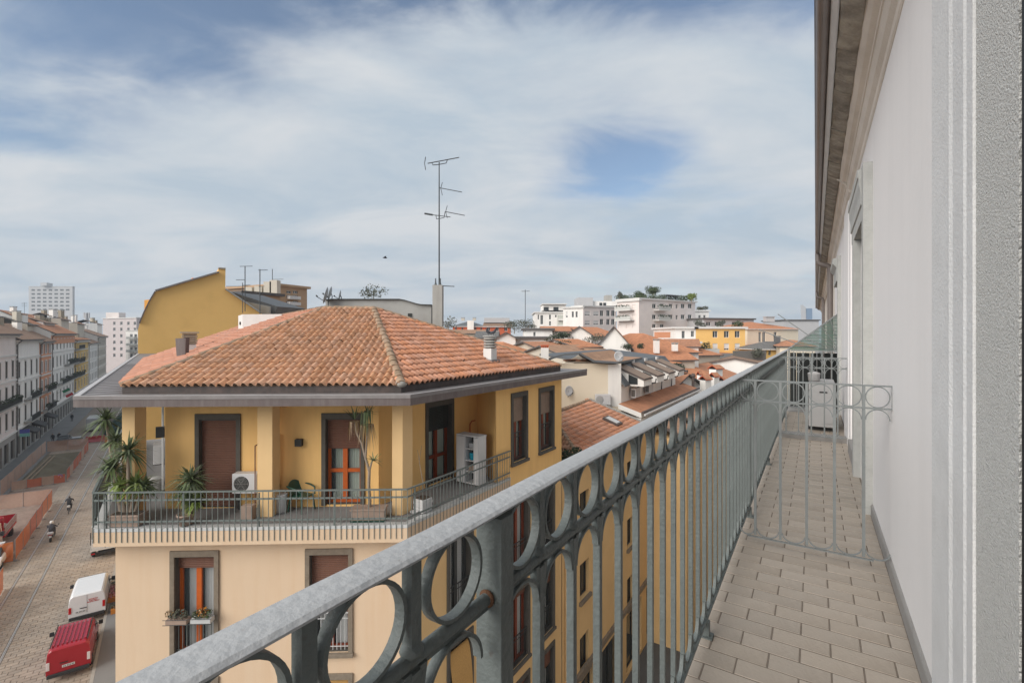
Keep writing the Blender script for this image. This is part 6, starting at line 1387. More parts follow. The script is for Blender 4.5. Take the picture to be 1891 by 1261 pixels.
part('side_sheet', M_['tarp_green'], tg, lambda mb: mb.add([S(118, -9.5, .02), S(118, -3.2, .02), S(118, -3.2, 1.2), S(118, -9.5, 1.2), S(140, -8.5, .02), S(140, -8.5, 1.0)], [(0, 1, 2, 3), (0, 3, 5, 4)]), fix=False)
m = MB(); m.ext([S(124, -12.6, .3), S(124, -10.6, .3), S(124, -10.6, 2.6), S(124, -12.6, 2.6)], SU * 5); lv = m.build('parked_lorry', M_['paint_silver'], None, bevel=.1, label='pale box lorry parked far up the street by the people', category='lorry')
wheels(lv, [S(x, y, .4) for x in (125, 128) for y in (-12.4, -10.8)], .4, .25)
# ================================================================ houses along the street and the roofs behind
M_['roof_far'] = tile_mat('roof_far', (0.50, 0.235, 0.135)); M_['roof_orange'] = tile_mat('roof_orange', (0.56, 0.245, 0.13)); M_['roof_brown'] = tile_mat('roof_brown', (0.32, 0.205, 0.145)); M_['roof_grey'] = tile_mat('roof_grey', (0.19, 0.18, 0.17)); M_['roof_tan'] = tile_mat('roof_tan', (0.42, 0.25, 0.16))
mk('wall_white', (0.82, 0.785, 0.74), 0.9, 0.05, 0.5, 0, 40, (0.48, 0.46, 0.44), 0.3, 0.4, streak=True)
mk('wall_pink', (0.76, 0.68, 0.64), 0.9, 0.05, 0.5, 0, 40, (0.45, 0.41, 0.40), 0.3, 0.4)
mk('wall_dusky', (0.50, 0.44, 0.43), 0.9, 0.05, 0.5)
mk('wall_cream', (0.74, 0.64, 0.50), 0.9, 0.04, 0.5, 0, 40, (0.52, 0.45, 0.34), 0.35, 0.5)
mk('wall_palegreen', (0.47, 0.48, 0.43), 0.9, 0.05, 0.5); mk('wall_orange', (0.64, 0.30, 0.17), 0.9, 0.06, 0.5); mk('wall_yellow', (0.62, 0.42, 0.15), 0.9, 0.05, 0.5)
mk('wall_sand', (0.58, 0.52, 0.43), 0.9, 0.06, 0.5, 0, 40, (0.4, 0.36, 0.3), .3, .6); mk('wall_red', (0.52, 0.12, 0.055), 0.9, 0.08, 0.5); mk('wall_brick', (0.44, 0.29, 0.18), 0.9, 0.1, 1.0)
mk('wall_grey', (0.45, 0.44, 0.44), 0.9, 0.06, 0.5); mk('trim_pale', (0.66, 0.64, 0.61), 0.9, 0.05, 1); mk('trim_dark', (0.10, 0.09, 0.085), 0.7, 0.1, 1)
mk('slate', (0.115, 0.12, 0.125), 0.6, 0.15, 1.5); mk('stone_shop', (0.33, 0.32, 0.30), 0.9, 0.1, 1); mk('awning', (0.055, 0.055, 0.055), 0.9, 0.2)
mk('blind_white', (0.64, 0.62, 0.60), 0.8, 0.04); mk('frame_grey', (0.34, 0.33, 0.32), 0.7, 0.05); mk('frame_white', (0.62, 0.62, 0.6), 0.6, 0.05); mk('shut_green', (0.10, 0.15, 0.12), 0.7, .1); mk('shut_grey', (0.13, 0.12, 0.11), 0.7, .1)
mk('brown_metal', (0.11, 0.085, 0.075), 0.6, 0.1, 1); mk('glass_blue', (0.12, 0.20, 0.32), 0.2, 0.05); mk('balcony_pale', (0.5, 0.5, 0.47), 0.8, .08)

def slab_roof(mb, pts, e, th=.14, mi=0, mt=1):
    pts = [V(p) for p in pts]; mb.roof(pts, e, mi); mb.ext([p - UP * .004 for p in pts], -UP * th, mt)
def chimney(parent, p, wd=.6, ht=1.2, mt='wall_sand', cap='concrete', z0=None):
    p = V(p); m = MB(); m.box(p + UP * ht / 2, (wd, wd, ht)); c = m.build('chimney', M_[mt], parent)
    m = MB(); m.box(p + UP * (ht + .16), (wd * 1.15, wd * 1.15, .1)); [m.box(p + UP * (ht + .06) + V((x * wd * .4, y * wd * .4, 0)), (.12, .12, .12)) for x in (-1, 1) for y in (-1, 1)]; m.build('cap', M_[cap], c)

# ---- the row on the far side of the street
WF = -18.6
def uf_(px): return on_line(px, S(0, WF), SU).dot(SU)
def row_house(name, label, px0, px1, eave_y, wm, rm, rows, cols, wsz, z_first, storey, fm='shut_grey', shut=None, rise=2.9, ridge=6.0, shop=4.2, over=.7, shop_mat='stone_shop', gable='wall_white', balc=(), band=True, glass=None, extra=None, wscale=1.0):
    u0, u1 = uf_(px0) + .02, uf_(px1) - .02; um = S((u0 + u1) / 2, WF); ze = EYE - (eave_y - Y0) / F * on_line((px0 + px1) / 2, S(0, WF), SU).y
    t = thing(name, label, 'building', 'houses across the street', S((u0 + u1) / 2, WF - 4)); L_ = u1 - u0; ops = []
    for r_ in range(rows):
        for c in range(cols):
            cu = L_ * (c + .5) / cols; z = z_first + r_ * storey
            if z + wsz[1] < ze - .5: ops.append((cu - wsz[0] / 2, cu + wsz[0] / 2, z, z + wsz[1], r_, c))
    sh = []
    ns = max(2, int(L_ / 3.2))
    for c in range(ns): sh.append((L_ * (c + .5) / ns - L_ / ns * .36, L_ * (c + .5) / ns + L_ / ns * .36, .25, shop - 1.0))
    m = MB(); wall(m, S(u0, WF, shop), SU, L_, ze - shop, [(o[0], o[1], o[2] - shop, o[3] - shop) for o in ops], .10); m.build('front_wall', M_[wm], t, fix=False)
    m = MB(); wall(m, S(u0, WF, 0), SU, L_, shop - .01, sh, .3); m.build('shop_front', M_[shop_mat], t, fix=False)
    for o in sh: simple_window(t, S(u0, WF, 0), SU, o, .3, M_['trim_dark'], None, 1, .09)
    for o in ops:
        wn = simple_window(t, S(u0, WF, 0), SU, o, .10, M_[fm], glass, 1, .05)
        m = MB(); ax_ = (SU, SW, UP); w_ = o[1] - o[0]
        m.box(S(u0 + (o[0] + o[1]) / 2, WF + .06, o[3] + .14), (w_ + .5, .16, .14), ax_); m.box(S(u0 + (o[0] + o[1]) / 2, WF + .05, o[2] - .08), (w_ + .4, .14, .12), ax_)
        for sg in (-1, 1): m.box(S(u0 + (o[0] + o[1]) / 2 + sg * (w_ / 2 + .09), WF + .01, (o[2] + o[3]) / 2), (.16, .04, o[3] - o[2]), ax_)
        m.build('surround', M_['trim_pale'], wn)
        if shut:
            m = MB()
            for sg in (-1, 1): m.box(S(u0 + (o[0] + o[1]) / 2 + sg * (w_ / 2 + .27), WF + .085, (o[2] + o[3]) / 2), (w_ * .5, .05, o[3] - o[2]), ax_)
            m.build('shutter', M_[shut], wn)
    if band:
        for z in [shop + .05] + [z_first + r_ * storey - .55 for r_ in range(1, rows)]:
            if z < ze - 1: m = MB(); m.box(S((u0 + u1) / 2, WF + .08, z), (L_, .2, .22), (SU, SW, UP)); m.build('string_course', M_['trim_pale'], t)
    for (r_, c0, c1, plants) in balc:
        z = z_first + r_ * storey - .08; a, b = u0 + L_ * c0, u0 + L_ * c1
        m = MB(); m.box(S((a + b) / 2, WF + .5, z - .12), (b - a, 1.0, .2), (SU, SW, UP)); bl = m.build('balcony', M_['stone_shop'], t)
        m = MB(); k = a
        while k < b: m.box(S(k, WF + .98, z + .48), (.03, .03, .95), (SU, SW, UP)); k += .16
        for zz in (z + .05, z + .95): m.box(S((a + b) / 2, WF + .98, zz), (b - a, .05, .05), (SU, SW, UP))
        m.build('railing', M_['dark_iron'], bl)
        if plants: m = MB(); [crown(m, S(random.uniform(a, b), WF + .9, z + .9), (.5, .4, .4), 60, .12, random) for _ in range(int(plants))]; m.build('balcony_plants', M_['plant_dark'], bl, fix=False)
    m = MB(); g0 = [S(u0, WF, 0), S(u0, WF - 2 * ridge, 0), S(u0, WF - 2 * ridge, ze), S(u0, WF - ridge, ze + rise), S(u0, WF, ze)]
    m.ext(g0, SU * .25); m.ext([p + SU * (L_ - .25) for p in g0], SU * .25); m.build('gable_wall', M_[gable], t)
    m = MB(); k = rise / ridge
    slab_roof(m, [S(u0 - .1, WF + over, ze - k * over + .12), S(u1 + .1, WF + over, ze - k * over + .12), S(u1 + .1, WF - ridge, ze + rise + .12), S(u0 - .1, WF - ridge, ze + rise + .12)], SU)
    slab_roof(m, [S(u0 - .1, WF - ridge, ze + rise + .12), S(u1 + .1, WF - ridge, ze + rise + .12), S(u1 + .1, WF - 2 * ridge - .5, ze + .12), S(u0 - .1, WF - 2 * ridge - .5, ze + .12)], SU)
    ro = m.build('roof', [M_[rm], M_['trim_dark']], t, fix=False)
    m = MB(); m.box(S((u0 + u1) / 2, WF + over + .06, ze - k * over - .02), (L_ + .2, .14, .14), (SU, SW, UP)); m.build('gutter', M_['trim_dark'], ro)
    m = MB(); m.box(S((u0 + u1) / 2, WF + .25, ze - .42), (L_, .5, .3), (SU, SW, UP)); n = int(L_ / .7); [m.box(S(u0 + (i + .5) * L_ / n, WF + .3, ze - .68), (.22, .55, .2), (SU, SW, UP)) for i in range(n)]; m.build('cornice', M_['trim_pale'], t)
    m = MB(); m.tube([S(u0 + .15, WF + over, ze - k * over), S(u0 + .15, WF + .2, ze - .9), S(u0 + .15, WF + .12, .2)], .07, 6); m.build('downpipe', M_['trim_dark'], t)
    rn = random.Random(int(u0)); 
    for i in range(3): f_ = rn.uniform(.35, .95); chimney(ro, S(rn.uniform(u0 + 1, u1 - 1), WF - ridge * f_, ze + rise * f_ - .2), rn.uniform(.5, .9), rn.uniform(1.0, 1.7), rn.choice(['wall_sand', 'brick_vent', 'wall_white']))
    return t, u0, u1, ze
row_house('row_house', 'pale pink and white house at the near left end of the row', -75, 29, 613, 'wall_pink', 'roof_brown', 4, 7, (1.25, 2.4), 5.2, 3.75, balc=((1, .3, .95, 8),))
t, u0, u1, ze = row_house('row_house', 'pale house with quoined corner, second in the row across the street', 29, 72.5, 624, 'wall_white', 'roof_brown', 4, 4, (1.2, 2.5), 5.0, 3.6, balc=((1, .3, .75, 2), (0, .3, .7, 0)), shut=None)
for k in range(22):
    w_ = .9 if k % 2 else .6; m = MB(); m.box(S(u0 + w_ / 2 + .3, WF + .04, 4.6 + k * .6), (w_, .10, .52), (SU, SW, UP)); m.build('quoin', M_['stone_shop'], t)
row_house('row_house', 'narrow orange house with white shutters between two pale houses', 72.5, 94.5, 627, 'wall_orange', 'roof_brown', 4, 3, (1.0, 2.0), 5.0, 3.5, shut='blind_white', balc=((1, .1, .9, 5), (0, .1, .9, 4)), gable='wall_orange', ridge=5)
t, u0, u1, ze = row_house('row_house', 'tall white house with seven small top windows below an orange eave band', 94.5, 137, 613.5, 'wall_white', 'roof_far', 4, 7, (1.15, 2.1), 5.0, 3.65, balc=((2, .5, 1.0, 4), (1, .2, 1.0, 8)), rise=4.2, ridge=7.5)
m = MB(); m.box(S((u0 + u1) / 2, WF + .05, ze - 1.6), (u1 - u0, .12, 1.7), (SU, SW, UP)); m.build('eave_band', M_['wall_orange'], t)
t, u0, u1, ze = row_house('row_house', 'yellow house with deep corner balconies farther along the row', 137, 163, 627, 'wall_yellow', 'roof_far', 4, 5, (1.0, 1.9), 5.0, 3.5, gable='wall_yellow', rise=1.0, balc=((2, .0, .4, 3), (1, .0, .4, 3), (3, .0, .4, 0)))
row_house('row_house', 'white house with brown roof after the yellow balconies', 163, 180, 632, 'wall_white', 'roof_brown', 4, 6, (1.2, 1.9), 5.0, 3.4, rise=3.4, ridge=8)
row_house('row_house', 'last pale house of the row before the pink apartment block', 180, 196, 620, 'wall_sand', 'roof_brown', 5, 8, (1.2, 1.9), 5.0, 3.4, rise=3.5, ridge=8)
# second line of roofs showing over the row
rn = random.Random(77)
for k, (px, y, Z, w_, lb) in enumerate(((8, 590, 92, 10, 'grey roofed house rising behind the pale pink house'), (45, 588, 105, 13, 'brown roofed attic rising behind the quoined house'), (82, 583, 125, 12, 'stepped attic with chimneys behind the orange house'), (118, 592, 150, 15, 'terracotta roofed attic behind the tall white house'), (160, 594, 190, 18, 'pale attic with dark roof behind the far row'))):
    c = P(px, y, Z); t = thing('attic_house', lb, 'building', 'attics behind the row', at(c, 0)); h_ = w_ / 2
    m = MB(); q_ = [c + SU * x * h_ + SW * y_ * 4 for x, y_ in ((-1, 1), (1, 1), (1, -1), (-1, -1))]; m.prism(q_, 8, c.z - .8); m.build('wall', M_[('wall_sand', 'wall_white', 'wall_sand', 'wall_sand', 'wall_white')[k]], t)
    m = MB(); slab_roof(m, [at(q_[0] + SW * .5, c.z - 1.0), at(q_[1] + SW * .5, c.z - 1.0), at(c + SU * h_, c.z + .6), at(c - SU * h_, c.z + .6)], SU); slab_roof(m, [at(c - SU * h_, c.z + .6), at(c + SU * h_, c.z + .6), at(q_[2], c.z - .8), at(q_[3], c.z - .8)], SU)
    ro = m.build('roof', [M_[('roof_grey', 'roof_brown', 'roof_brown', 'roof_far', 'roof_brown')[k]], M_['trim_dark']], t, fix=False)
    for i in range(4): chimney(ro, c + SU * rn.uniform(-h_, h_) + SW * rn.uniform(-1, 3) + UP * -.6, rn.uniform(.6, 1.1), rn.uniform(1.2, 2.2), rn.choice(['wall_sand', 'brick_vent', 'wall_white']))
    if k in (1, 3): m = MB(); p = c + UP * .5; m.tube([p, p + UP * 3], .03, 5); [m.tube([p + UP * z + V((-.6, 0, 0)), p + UP * z + V((.6, 0, 0))], .02, 4) for z in (2.2, 2.6, 2.9)]; m.build('aerial', M_['antenna_metal'], t)

# ---- generic house seen across the roofs
def house2(name, label, A, Bp, depth, ytop, roof='flat', rise=1.5, wm='wall_white', rm='roof_orange', wins=(), over=.35, fm='frame_white', z_eave=None, bars=1, glass=None, trim='trim_dark', group='houses across the roofs', cat='building', blinds=(), sidem=None):
    a, b = V(((A[0] - CX) / F * A[1], A[1], 0)), V(((Bp[0] - CX) / F * Bp[1], Bp[1], 0)); U = (b - a).normalized(); nin = UP.cross(U); L_ = (b - a).length
    ze = z_eave if z_eave is not None else EYE - (ytop - Y0) / F * (A[1] + Bp[1]) / 2
    t = thing(name, label, cat, group, at((a + b) / 2 + nin * depth / 2, 0)); ops = []
    for (x0, y0, x1, y1) in wins:
        ua, ub = (hit(x0, y0, a, nin) - a).dot(U), (hit(x1, y0, a, nin) - a).dot(U); zc = (hit((x0 + x1) / 2, y0, a, nin).z, hit((x0 + x1) / 2, y1, a, nin).z)
        ops.append((ua, ub, zc[1], zc[0]))
    m = MB(); wall(m, at(a, 0), U, L_, ze, ops, .22); m.build('front_wall', M_[wm], t, fix=False)
    m = MB()
    for p, q in ((a, a + nin * depth), (b, b + nin * depth), (a + nin * depth, b + nin * depth)): m.add([at(p, 0), at(q, 0), at(q, ze), at(p, ze)], [(0, 1, 2, 3)])
    m.build('side_wall', M_[sidem or wm], t, fix=False)
    for i, o in enumerate(ops):
        wn = simple_window(t, at(a, 0), U, o, .22, M_[fm], glass, bars, min(.09, (o[1] - o[0]) * .08))
        if i in blinds: m = MB(); m.box(at(a, 0) + U * (o[0] + o[1]) / 2 + nin * .1 + UP * (o[2] + (o[3] - o[2]) * .62), (o[1] - o[0], .03, (o[3] - o[2]) * .76), (U, nin, UP)); m.build('blind', M_['blind_white'], wn)
    m = MB(); ov = over; A0, B0, C0_, D0 = a - U * ov - nin * ov, b + U * ov - nin * ov, b + U * ov + nin * (depth + ov), a - U * ov + nin * (depth + ov)
    mats_ = [M_[rm], M_[trim]]
    if roof == 'flat':
        m.prism([A0, B0, C0_, D0], ze, ze + .3, 1); m.prism([A0 + U * .3 + nin * .3, B0 - U * .3 + nin * .3, C0_ - U * .3 - nin * .3, D0 + U * .3 - nin * .3], ze + .301, ze + .34, 0)
    elif roof == 'along':
        r0, r1 = a - U * ov + nin * depth / 2, b + U * ov + nin * depth / 2; dz = rise / (depth / 2) * ov
        slab_roof(m, [at(A0, ze - dz + .1), at(B0, ze - dz + .1), at(r1, ze + rise + .1), at(r0, ze + rise + .1)], U); slab_roof(m, [at(r0, ze + rise + .1), at(r1, ze + rise + .1), at(C0_, ze - dz + .1), at(D0, ze - dz + .1)], U)
        g_ = MB(); [g_.add([at(p, ze), at(p + nin * depth, ze), at(p + nin * depth / 2, ze + rise)], [(0, 1, 2)]) for p in (a, b)]; g_.build('gable', M_[sidem or wm], t, fix=False)
    elif roof == 'across':
        r0, r1 = (a + b) / 2 - nin * ov, (a + b) / 2 + nin * (depth + ov); dz = rise / (L_ / 2) * ov
        slab_roof(m, [at(A0, ze - dz + .1), at(r0, ze + rise + .1), at(r1, ze + rise + .1), at(D0, ze - dz + .1)], nin); slab_roof(m, [at(B0, ze - dz + .1), at(r0, ze + rise + .1), at(r1, ze + rise + .1), at(C0_, ze - dz + .1)], nin)
        g_ = MB(); g_.add([at(a, ze), at(b, ze), at((a + b) / 2, ze + rise)], [(0, 1, 2)]); g_.build('gable', M_[wm], t, fix=False)
    elif roof == 'hip':
        k = min(L_, depth) / 2; r0, r1 = (a + U * k + nin * depth / 2, b - U * k + nin * depth / 2) if L_ > depth else (a + U * L_ / 2 + nin * k, a + U * L_ / 2 + nin * (depth - k))
        if L_ > depth:
            fl_ = [([A0, B0, r1, r0], U), ([B0, C0_, r1], nin), ([C0_, D0, r0, r1], U), ([D0, A0, r0], nin)]
        else: fl_ = [([A0, B0, r0], U), ([B0, C0_, r1, r0], nin), ([C0_, D0, r1], U), ([D0, A0, r0, r1], nin)]
        for pts, e in fl_: slab_roof(m, [at(p, ze + .06 if i < 2 else ze + rise) for i, p in enumerate(pts)], e, .12)
    ro = m.build('roof', mats_, t, fix=False)
    return dict(t=t, a=a, b=b, U=U, nin=nin, ze=ze, roof=ro, L=L_, depth=depth)
def grid(xs, ys, w_, h_): return [(x, y, x + w_, y + h_) for y in ys for x in xs]
# far end of the street and the skyline on the left
h = house2('far_apartment_block', 'pink apartment block with rows of small windows closing the street', (190, 225), (252, 215), 20, 588, 'flat', wm='wall_dusky', wins=grid([209, 222, 235, 247], [594, 605, 617, 629, 641, 653], 4.2, 6.2), bars=1, rm='wall_grey', trim='trim_pale')
m = MB(); p = P(214, 588, 225); m.box(p + UP * 1.2, (6, 4, 3)); m.build('lift_housing', M_['wall_pink'], h['roof'])
h = house2('balcony_block', 'pale block with curved balconies beside the mustard wall', (232, 205), (262, 200), 12, 611, 'flat', wm='wall_white', wins=grid([240, 248], [617, 629, 641, 653], 5, 7), rm='wall_grey', trim='trim_pale')
for y in (624, 636, 648): m = MB(); p = hit(246, y, h['a'], h['nin']); m.box(p - h['nin'] * .6, (6, 1.3, .9), (h['U'], h['nin'], UP)); m.build('balcony', M_['balcony_pale'], h['t'])
Zt = 620
h = house2('office_tower', 'pale grey hazy tower block on the skyline at the far left', (53, Zt), (134, Zt), 3, 529, 'flat', wm='wall_grey', wins=grid([58 + i * 10.6 for i in range(7)], [534 + j * 7.2 for j in range(6)], 6.5, 3.4), rm='wall_grey', trim='trim_pale', bars=2)
m = MB(); m.box(P(86, 527, Zt) + UP * 1, (8, 8, 4)); m.build('roof_housing', M_['wall_grey'], h['roof'])
m = MB(); p = P(160, 578, 300); m.tube([p - UP * 12, p], [1.2, .9], 8); [m.box(p + V((x, 0, -1.5)), (.6, .6, 3.4)) for x in (-1.5, 0, 1.5)]; m.build('mobile_mast', M_['wall_grey'], None, label='mobile phone mast on the skyline above the far row', category='mast')
# brown tower behind the mustard house
h = house2('brick_tower', 'brown brick apartment tower with white balconies behind the mustard house', (515, 62), (567, 66), 14, 531, 'flat', wm='wall_brick', wins=grid([529, 541], [537, 545, 556, 567], 9, 5), rm='wall_brick', trim='wall_brick')
for y in (550, 561, 572): m = MB(); p = hit(540, y, h['a'], h['nin']); m.box(p - h['nin'] * .3, (1.75, .6, .42), (h['U'], h['nin'], UP)); m.build('balcony', M_['blind_white'], h['t'])
h2 = house2('brick_block', 'lower brick block with flat dark roofs left of the brick tower', (448, 52), (518, 56), 12, 545, 'flat', wm='wall_brick', rm='slate', trim='trim_dark')
for x, y in ((462, 541), (480, 539), (497, 531), (508, 528)): m = MB(); m.box(P(x, y + 2, 58), (.9, .9, 1.6)); m.build('chimney', M_['wall_sand'], h2['t'])
t = thing('slate_roof_house', 'house with dark slate roof running down behind the mustard gable', 'building', None, at(P(470, 560, 46), 0))
m = MB(); m.ext([P(418, 538, 47), P(430, 540, 47), P(512, 566, 47), P(505, 585, 47), P(470, 590, 47), P(418, 590, 47)], V((1, 4, 0))); m.build('roof', M_['slate'], t)
m = MB(); m.ext([P(450, 556, 46.5), P(498, 566, 46.5), P(497, 580, 46.5), P(478, 584, 46.5)], V((0, .3, 0))); m.build('dormer', M_['grey_render'], t)
m = MB(); m.prism([P(418, 590, 47), P(505, 590, 47), P(515, 590, 51), P(425, 590, 51)], 8, P(450, 588, 47).z); m.build('wall', M_['wall_sand'], t)
def mast(label, px, y0, y1, Z, bars, r=.03):
    t = thing('roof_aerial', label, 'antenna', 'aerials on the roofs', P(px, y0, Z)); part('mast', M_['antenna_metal'], t, lambda mb: mb.tube([P(px, y0, Z), P(px, y1, Z)], r, 6))
    for (x0, x1, y) in bars: part('boom', M_['antenna_metal'], t, lambda mb: (mb.tube([P(x0, y, Z), P(x1, y - .4, Z)], r * .7, 5), [mb.tube([P(x0 + (x1 - x0) * k / 5, y, Z - .35), P(x0 + (x1 - x0) * k / 5, y - .2, Z + .35)], r * .5, 4) for k in range(6)]))
mast('aerial with two booms left of the brick tower', 452.5, 575, 492, 34, ((443, 466, 492), (436, 452, 517), (448, 462, 527)))
mast('aerial with spread dipoles in front of the brick block', 480, 580, 497, 33, ((477, 494, 499), (478, 488, 529)))
mast('thin aerial on the left of the brick block', 448, 578, 522, 30, ((418, 458, 529), (424, 450, 535)), .02)
mast('aerial on the roof of the brick tower', 503, 535, 497, 62, ((503, 523, 516),), .04)
mast('tall thin pole with faint aerials right of the concrete stack', 970, 612, 535, 70, ((963, 978, 538),), .05)

# ---- the wing of the corner house along the side street
W1, W2 = V((2.0, 25.2, 0)), V((4.94, 30.3, 0)); ZR, ZEV = 14.8, 13.5
fe0 = END_R + RD * .05; fe1 = W2 + RNo * 3.6
wing = thing('street_wing', 'lower yellow wing with orange tiled roof behind the corner house', 'building', None, at(fe0 + RD * 5 - RNo * 3, 0))
nearE = fe0 + RD * 1.2
rp = [at(nearE + RNo * .35, ZEV), at(fe1 + RNo * .35, ZEV), at(W2, ZR), at(W1, ZR)]
hipp = [at(nearE - RNo * 7, ZEV), at(nearE + RNo * .35, ZEV), at(W1, ZR)]
backp = [at(W1, ZR), at(W2, ZR), at(W2 - RNo * 4, ZEV), at(nearE - RNo * 7, ZEV)]
m = MB(); [m.add([p - UP * .01 for p in q], [tuple(range(len(q)))]) for q in (rp, hipp, backp)]; wr = m.build('roof', M_['tile_ridge'], wing, fix=False)
rnd = random.Random(41)
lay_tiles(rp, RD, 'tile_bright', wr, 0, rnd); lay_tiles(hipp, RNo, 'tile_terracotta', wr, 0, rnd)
hip_tiles(rp[0], rp[3], wr, rnd=rnd); hip_tiles(rp[3], rp[2], wr, rnd=rnd)
m = MB(); m.beam(rp[1] + UP * .08, rp[2] + UP * .08, .22, .14); m.build('verge', M_['mortar'], wr)
pr_n = (rp[1] - rp[0]).cross(rp[3] - rp[0]).normalized(); pr_n = pr_n if pr_n.z > 0 else -pr_n
sk = hit(1130, 780, rp[0], pr_n); e1 = RD; g1 = pr_n.cross(e1); g1 = g1 if g1.z > 0 else -g1
m = MB(); m.box(sk + pr_n * .1, (.95, .80, .14), (g1, e1, pr_n)); wn = m.build('skylight', M_['brown_metal'], wr, bevel=.01)
m = MB(); m.box(sk + pr_n * .175, (.70, .56, .012), (g1, e1, pr_n)); m.build('pane', M_['blind_white'], wn)
Lw_ = (fe1 - fe0).dot(RD) + 16
ops = []
for (x0, x1) in ((1071, 1090), (1158, 1170), (1205, 1216)):
    ua, ub = u_of(x0, fe0, RD), u_of(x1, fe0, RD)
    for zt_, zb_ in ((-7.1, -8.7), (-10.3, -11.9), (-13.6, -15.2)): ops.append((ua, min(ub, ua + 1.0), EYE + zb_, EYE + zt_))
for k in range(6): ops.append((.6 + k * 3.6, 3.2 + k * 3.6, .2, 3.4))
m = MB(); wall(m, at(fe0, 0), RD, Lw_, ZEV - .1, ops, .25); m.build('front_wall', M_['side_plaster'], wing, fix=False)
for o in ops:
    wn = simple_window(wing, at(fe0, 0), RD, o, .25, M_['dark_iron'], None, 1, .06)
    if o[2] > 3: m = MB(); m.box(at(fe0, 0) + RD * (o[0] + o[1]) / 2 + UP * (o[2] - .1) + RNo * .04, (o[1] - o[0] + .2, .16, .16), (RD, RNo, UP)); m.build('sill', M_['surround_stone'], wn)
m = MB(); m.box(at(fe0 + RD * Lw_ / 2 + RNo * .06, 3.9), (Lw_, .14, .25), (RD, RNo, UP)); m.build('string_course', M_['surround_stone'], wing)
m = MB(); m.tube([at(fe0 + RD * .25 + RNo * .08, .2), at(fe0 + RD * .25 + RNo * .08, ZEV - .2)], .05, 6); m.build('downpipe', M_['side_plaster'], wing)
shrub('terrace_shrub', 'dark bushy plant seen through the railing rings below the tiled wing', 'shrub', at(fe0 + RD * .9 + RNo * .1 - RNo * .2, ZEV - .05), .35, (.55, .55, .6), 900, .06, 'plant_dark', 15, 4)

# ---- cream house with dish and the dormer row along the side street
q0 = V(((1147 - CX) / F * 30.5, 30.5, 0)); q1 = V(((1030 - CX) / F * 30.5, 30.5, 0))
crm = thing('cream_house', 'cream walled house with white dormers and dark roof behind the tiled wing', 'building', None, at(q0 - V((3, -4, 0)), 0))
zt = EYE - (671 - Y0) / F * 30.5
KD = 13.5; far_ = q0 + RD * KD
m = MB(); wall(m, at(q1, 0), (q0 - q1).normalized(), (q0 - q1).length, zt, [], .2); m.build('front_wall', M_['wall_cream'], crm, fix=False)
m = MB(); m.box(at(q0 - V((.42, .012, 0)), zt - 1.4), (.84, .02, 2.7)); m.build('white_patch', M_['wall_white'], crm)
zw = 15.75
m = MB(); m.add([at(q0, 0), at(far_, 0), at(far_, zw), at(q0, zw)], [(0, 1, 2, 3)]); m.build('side_wall', M_['wall_white'], crm, fix=False)
m = MB(); m.ext([at(q0 + RNo * .25, zw + .02), at(far_ + RNo * .25, zw + .02), at(far_ - RNo * .9, zw + 1.35), at(q0 - RNo * .9, zw + 1.35)], -UP * .1); m.ext([at(q0 - RNo * .9, zw + 1.35), at(far_ - RNo * .9, zw + 1.35), at(far_ - RNo * 6, zw + 1.9), at(q0 - RNo * 6, zw + 1.9)], -UP * .12); ro = m.build('roof', M_['slate'], crm)
m = MB(); gp_ = [P(1003, 668, 30.2), P(1022, 660, 30.2), P(1042, 654.5, 30.2), P(1070, 652.5, 30.2), P(1097, 667, 30.2), P(1140, 669.5, 30.2)]
for a, b in zip(gp_[:-1], gp_[1:]): m.beam(a, b, .5, .12)
m.build('roof_edge', M_['slate'], crm)
m = MB(); m.add([P(1042, 670, 30.9), P(1097, 670, 30.9), P(1070, 654, 30.9)], [(0, 1, 2)]); m.build('gable', M_['wall_sand'], crm, fix=False)
m = MB(); slab_roof(m, [at(gp_[3], gp_[3].z) + V((0, .3, 0)), gp_[4] + V((0, .3, 0)), gp_[4] + V((3.5, 7, 0)), gp_[3] + V((3.5, 7, 0))], V((3.5, 7, 0))); slab_roof(m, [gp_[4] + V((0, .3, 0)), gp_[5] + V((0, .3, .0)), gp_[5] + V((3.5, 7, 0)), gp_[4] + V((3.5, 7, 0))], V((3.5, 7, 0))); m.build('roof_slope', [M_['roof_tan'], M_['slate']], crm, fix=False)
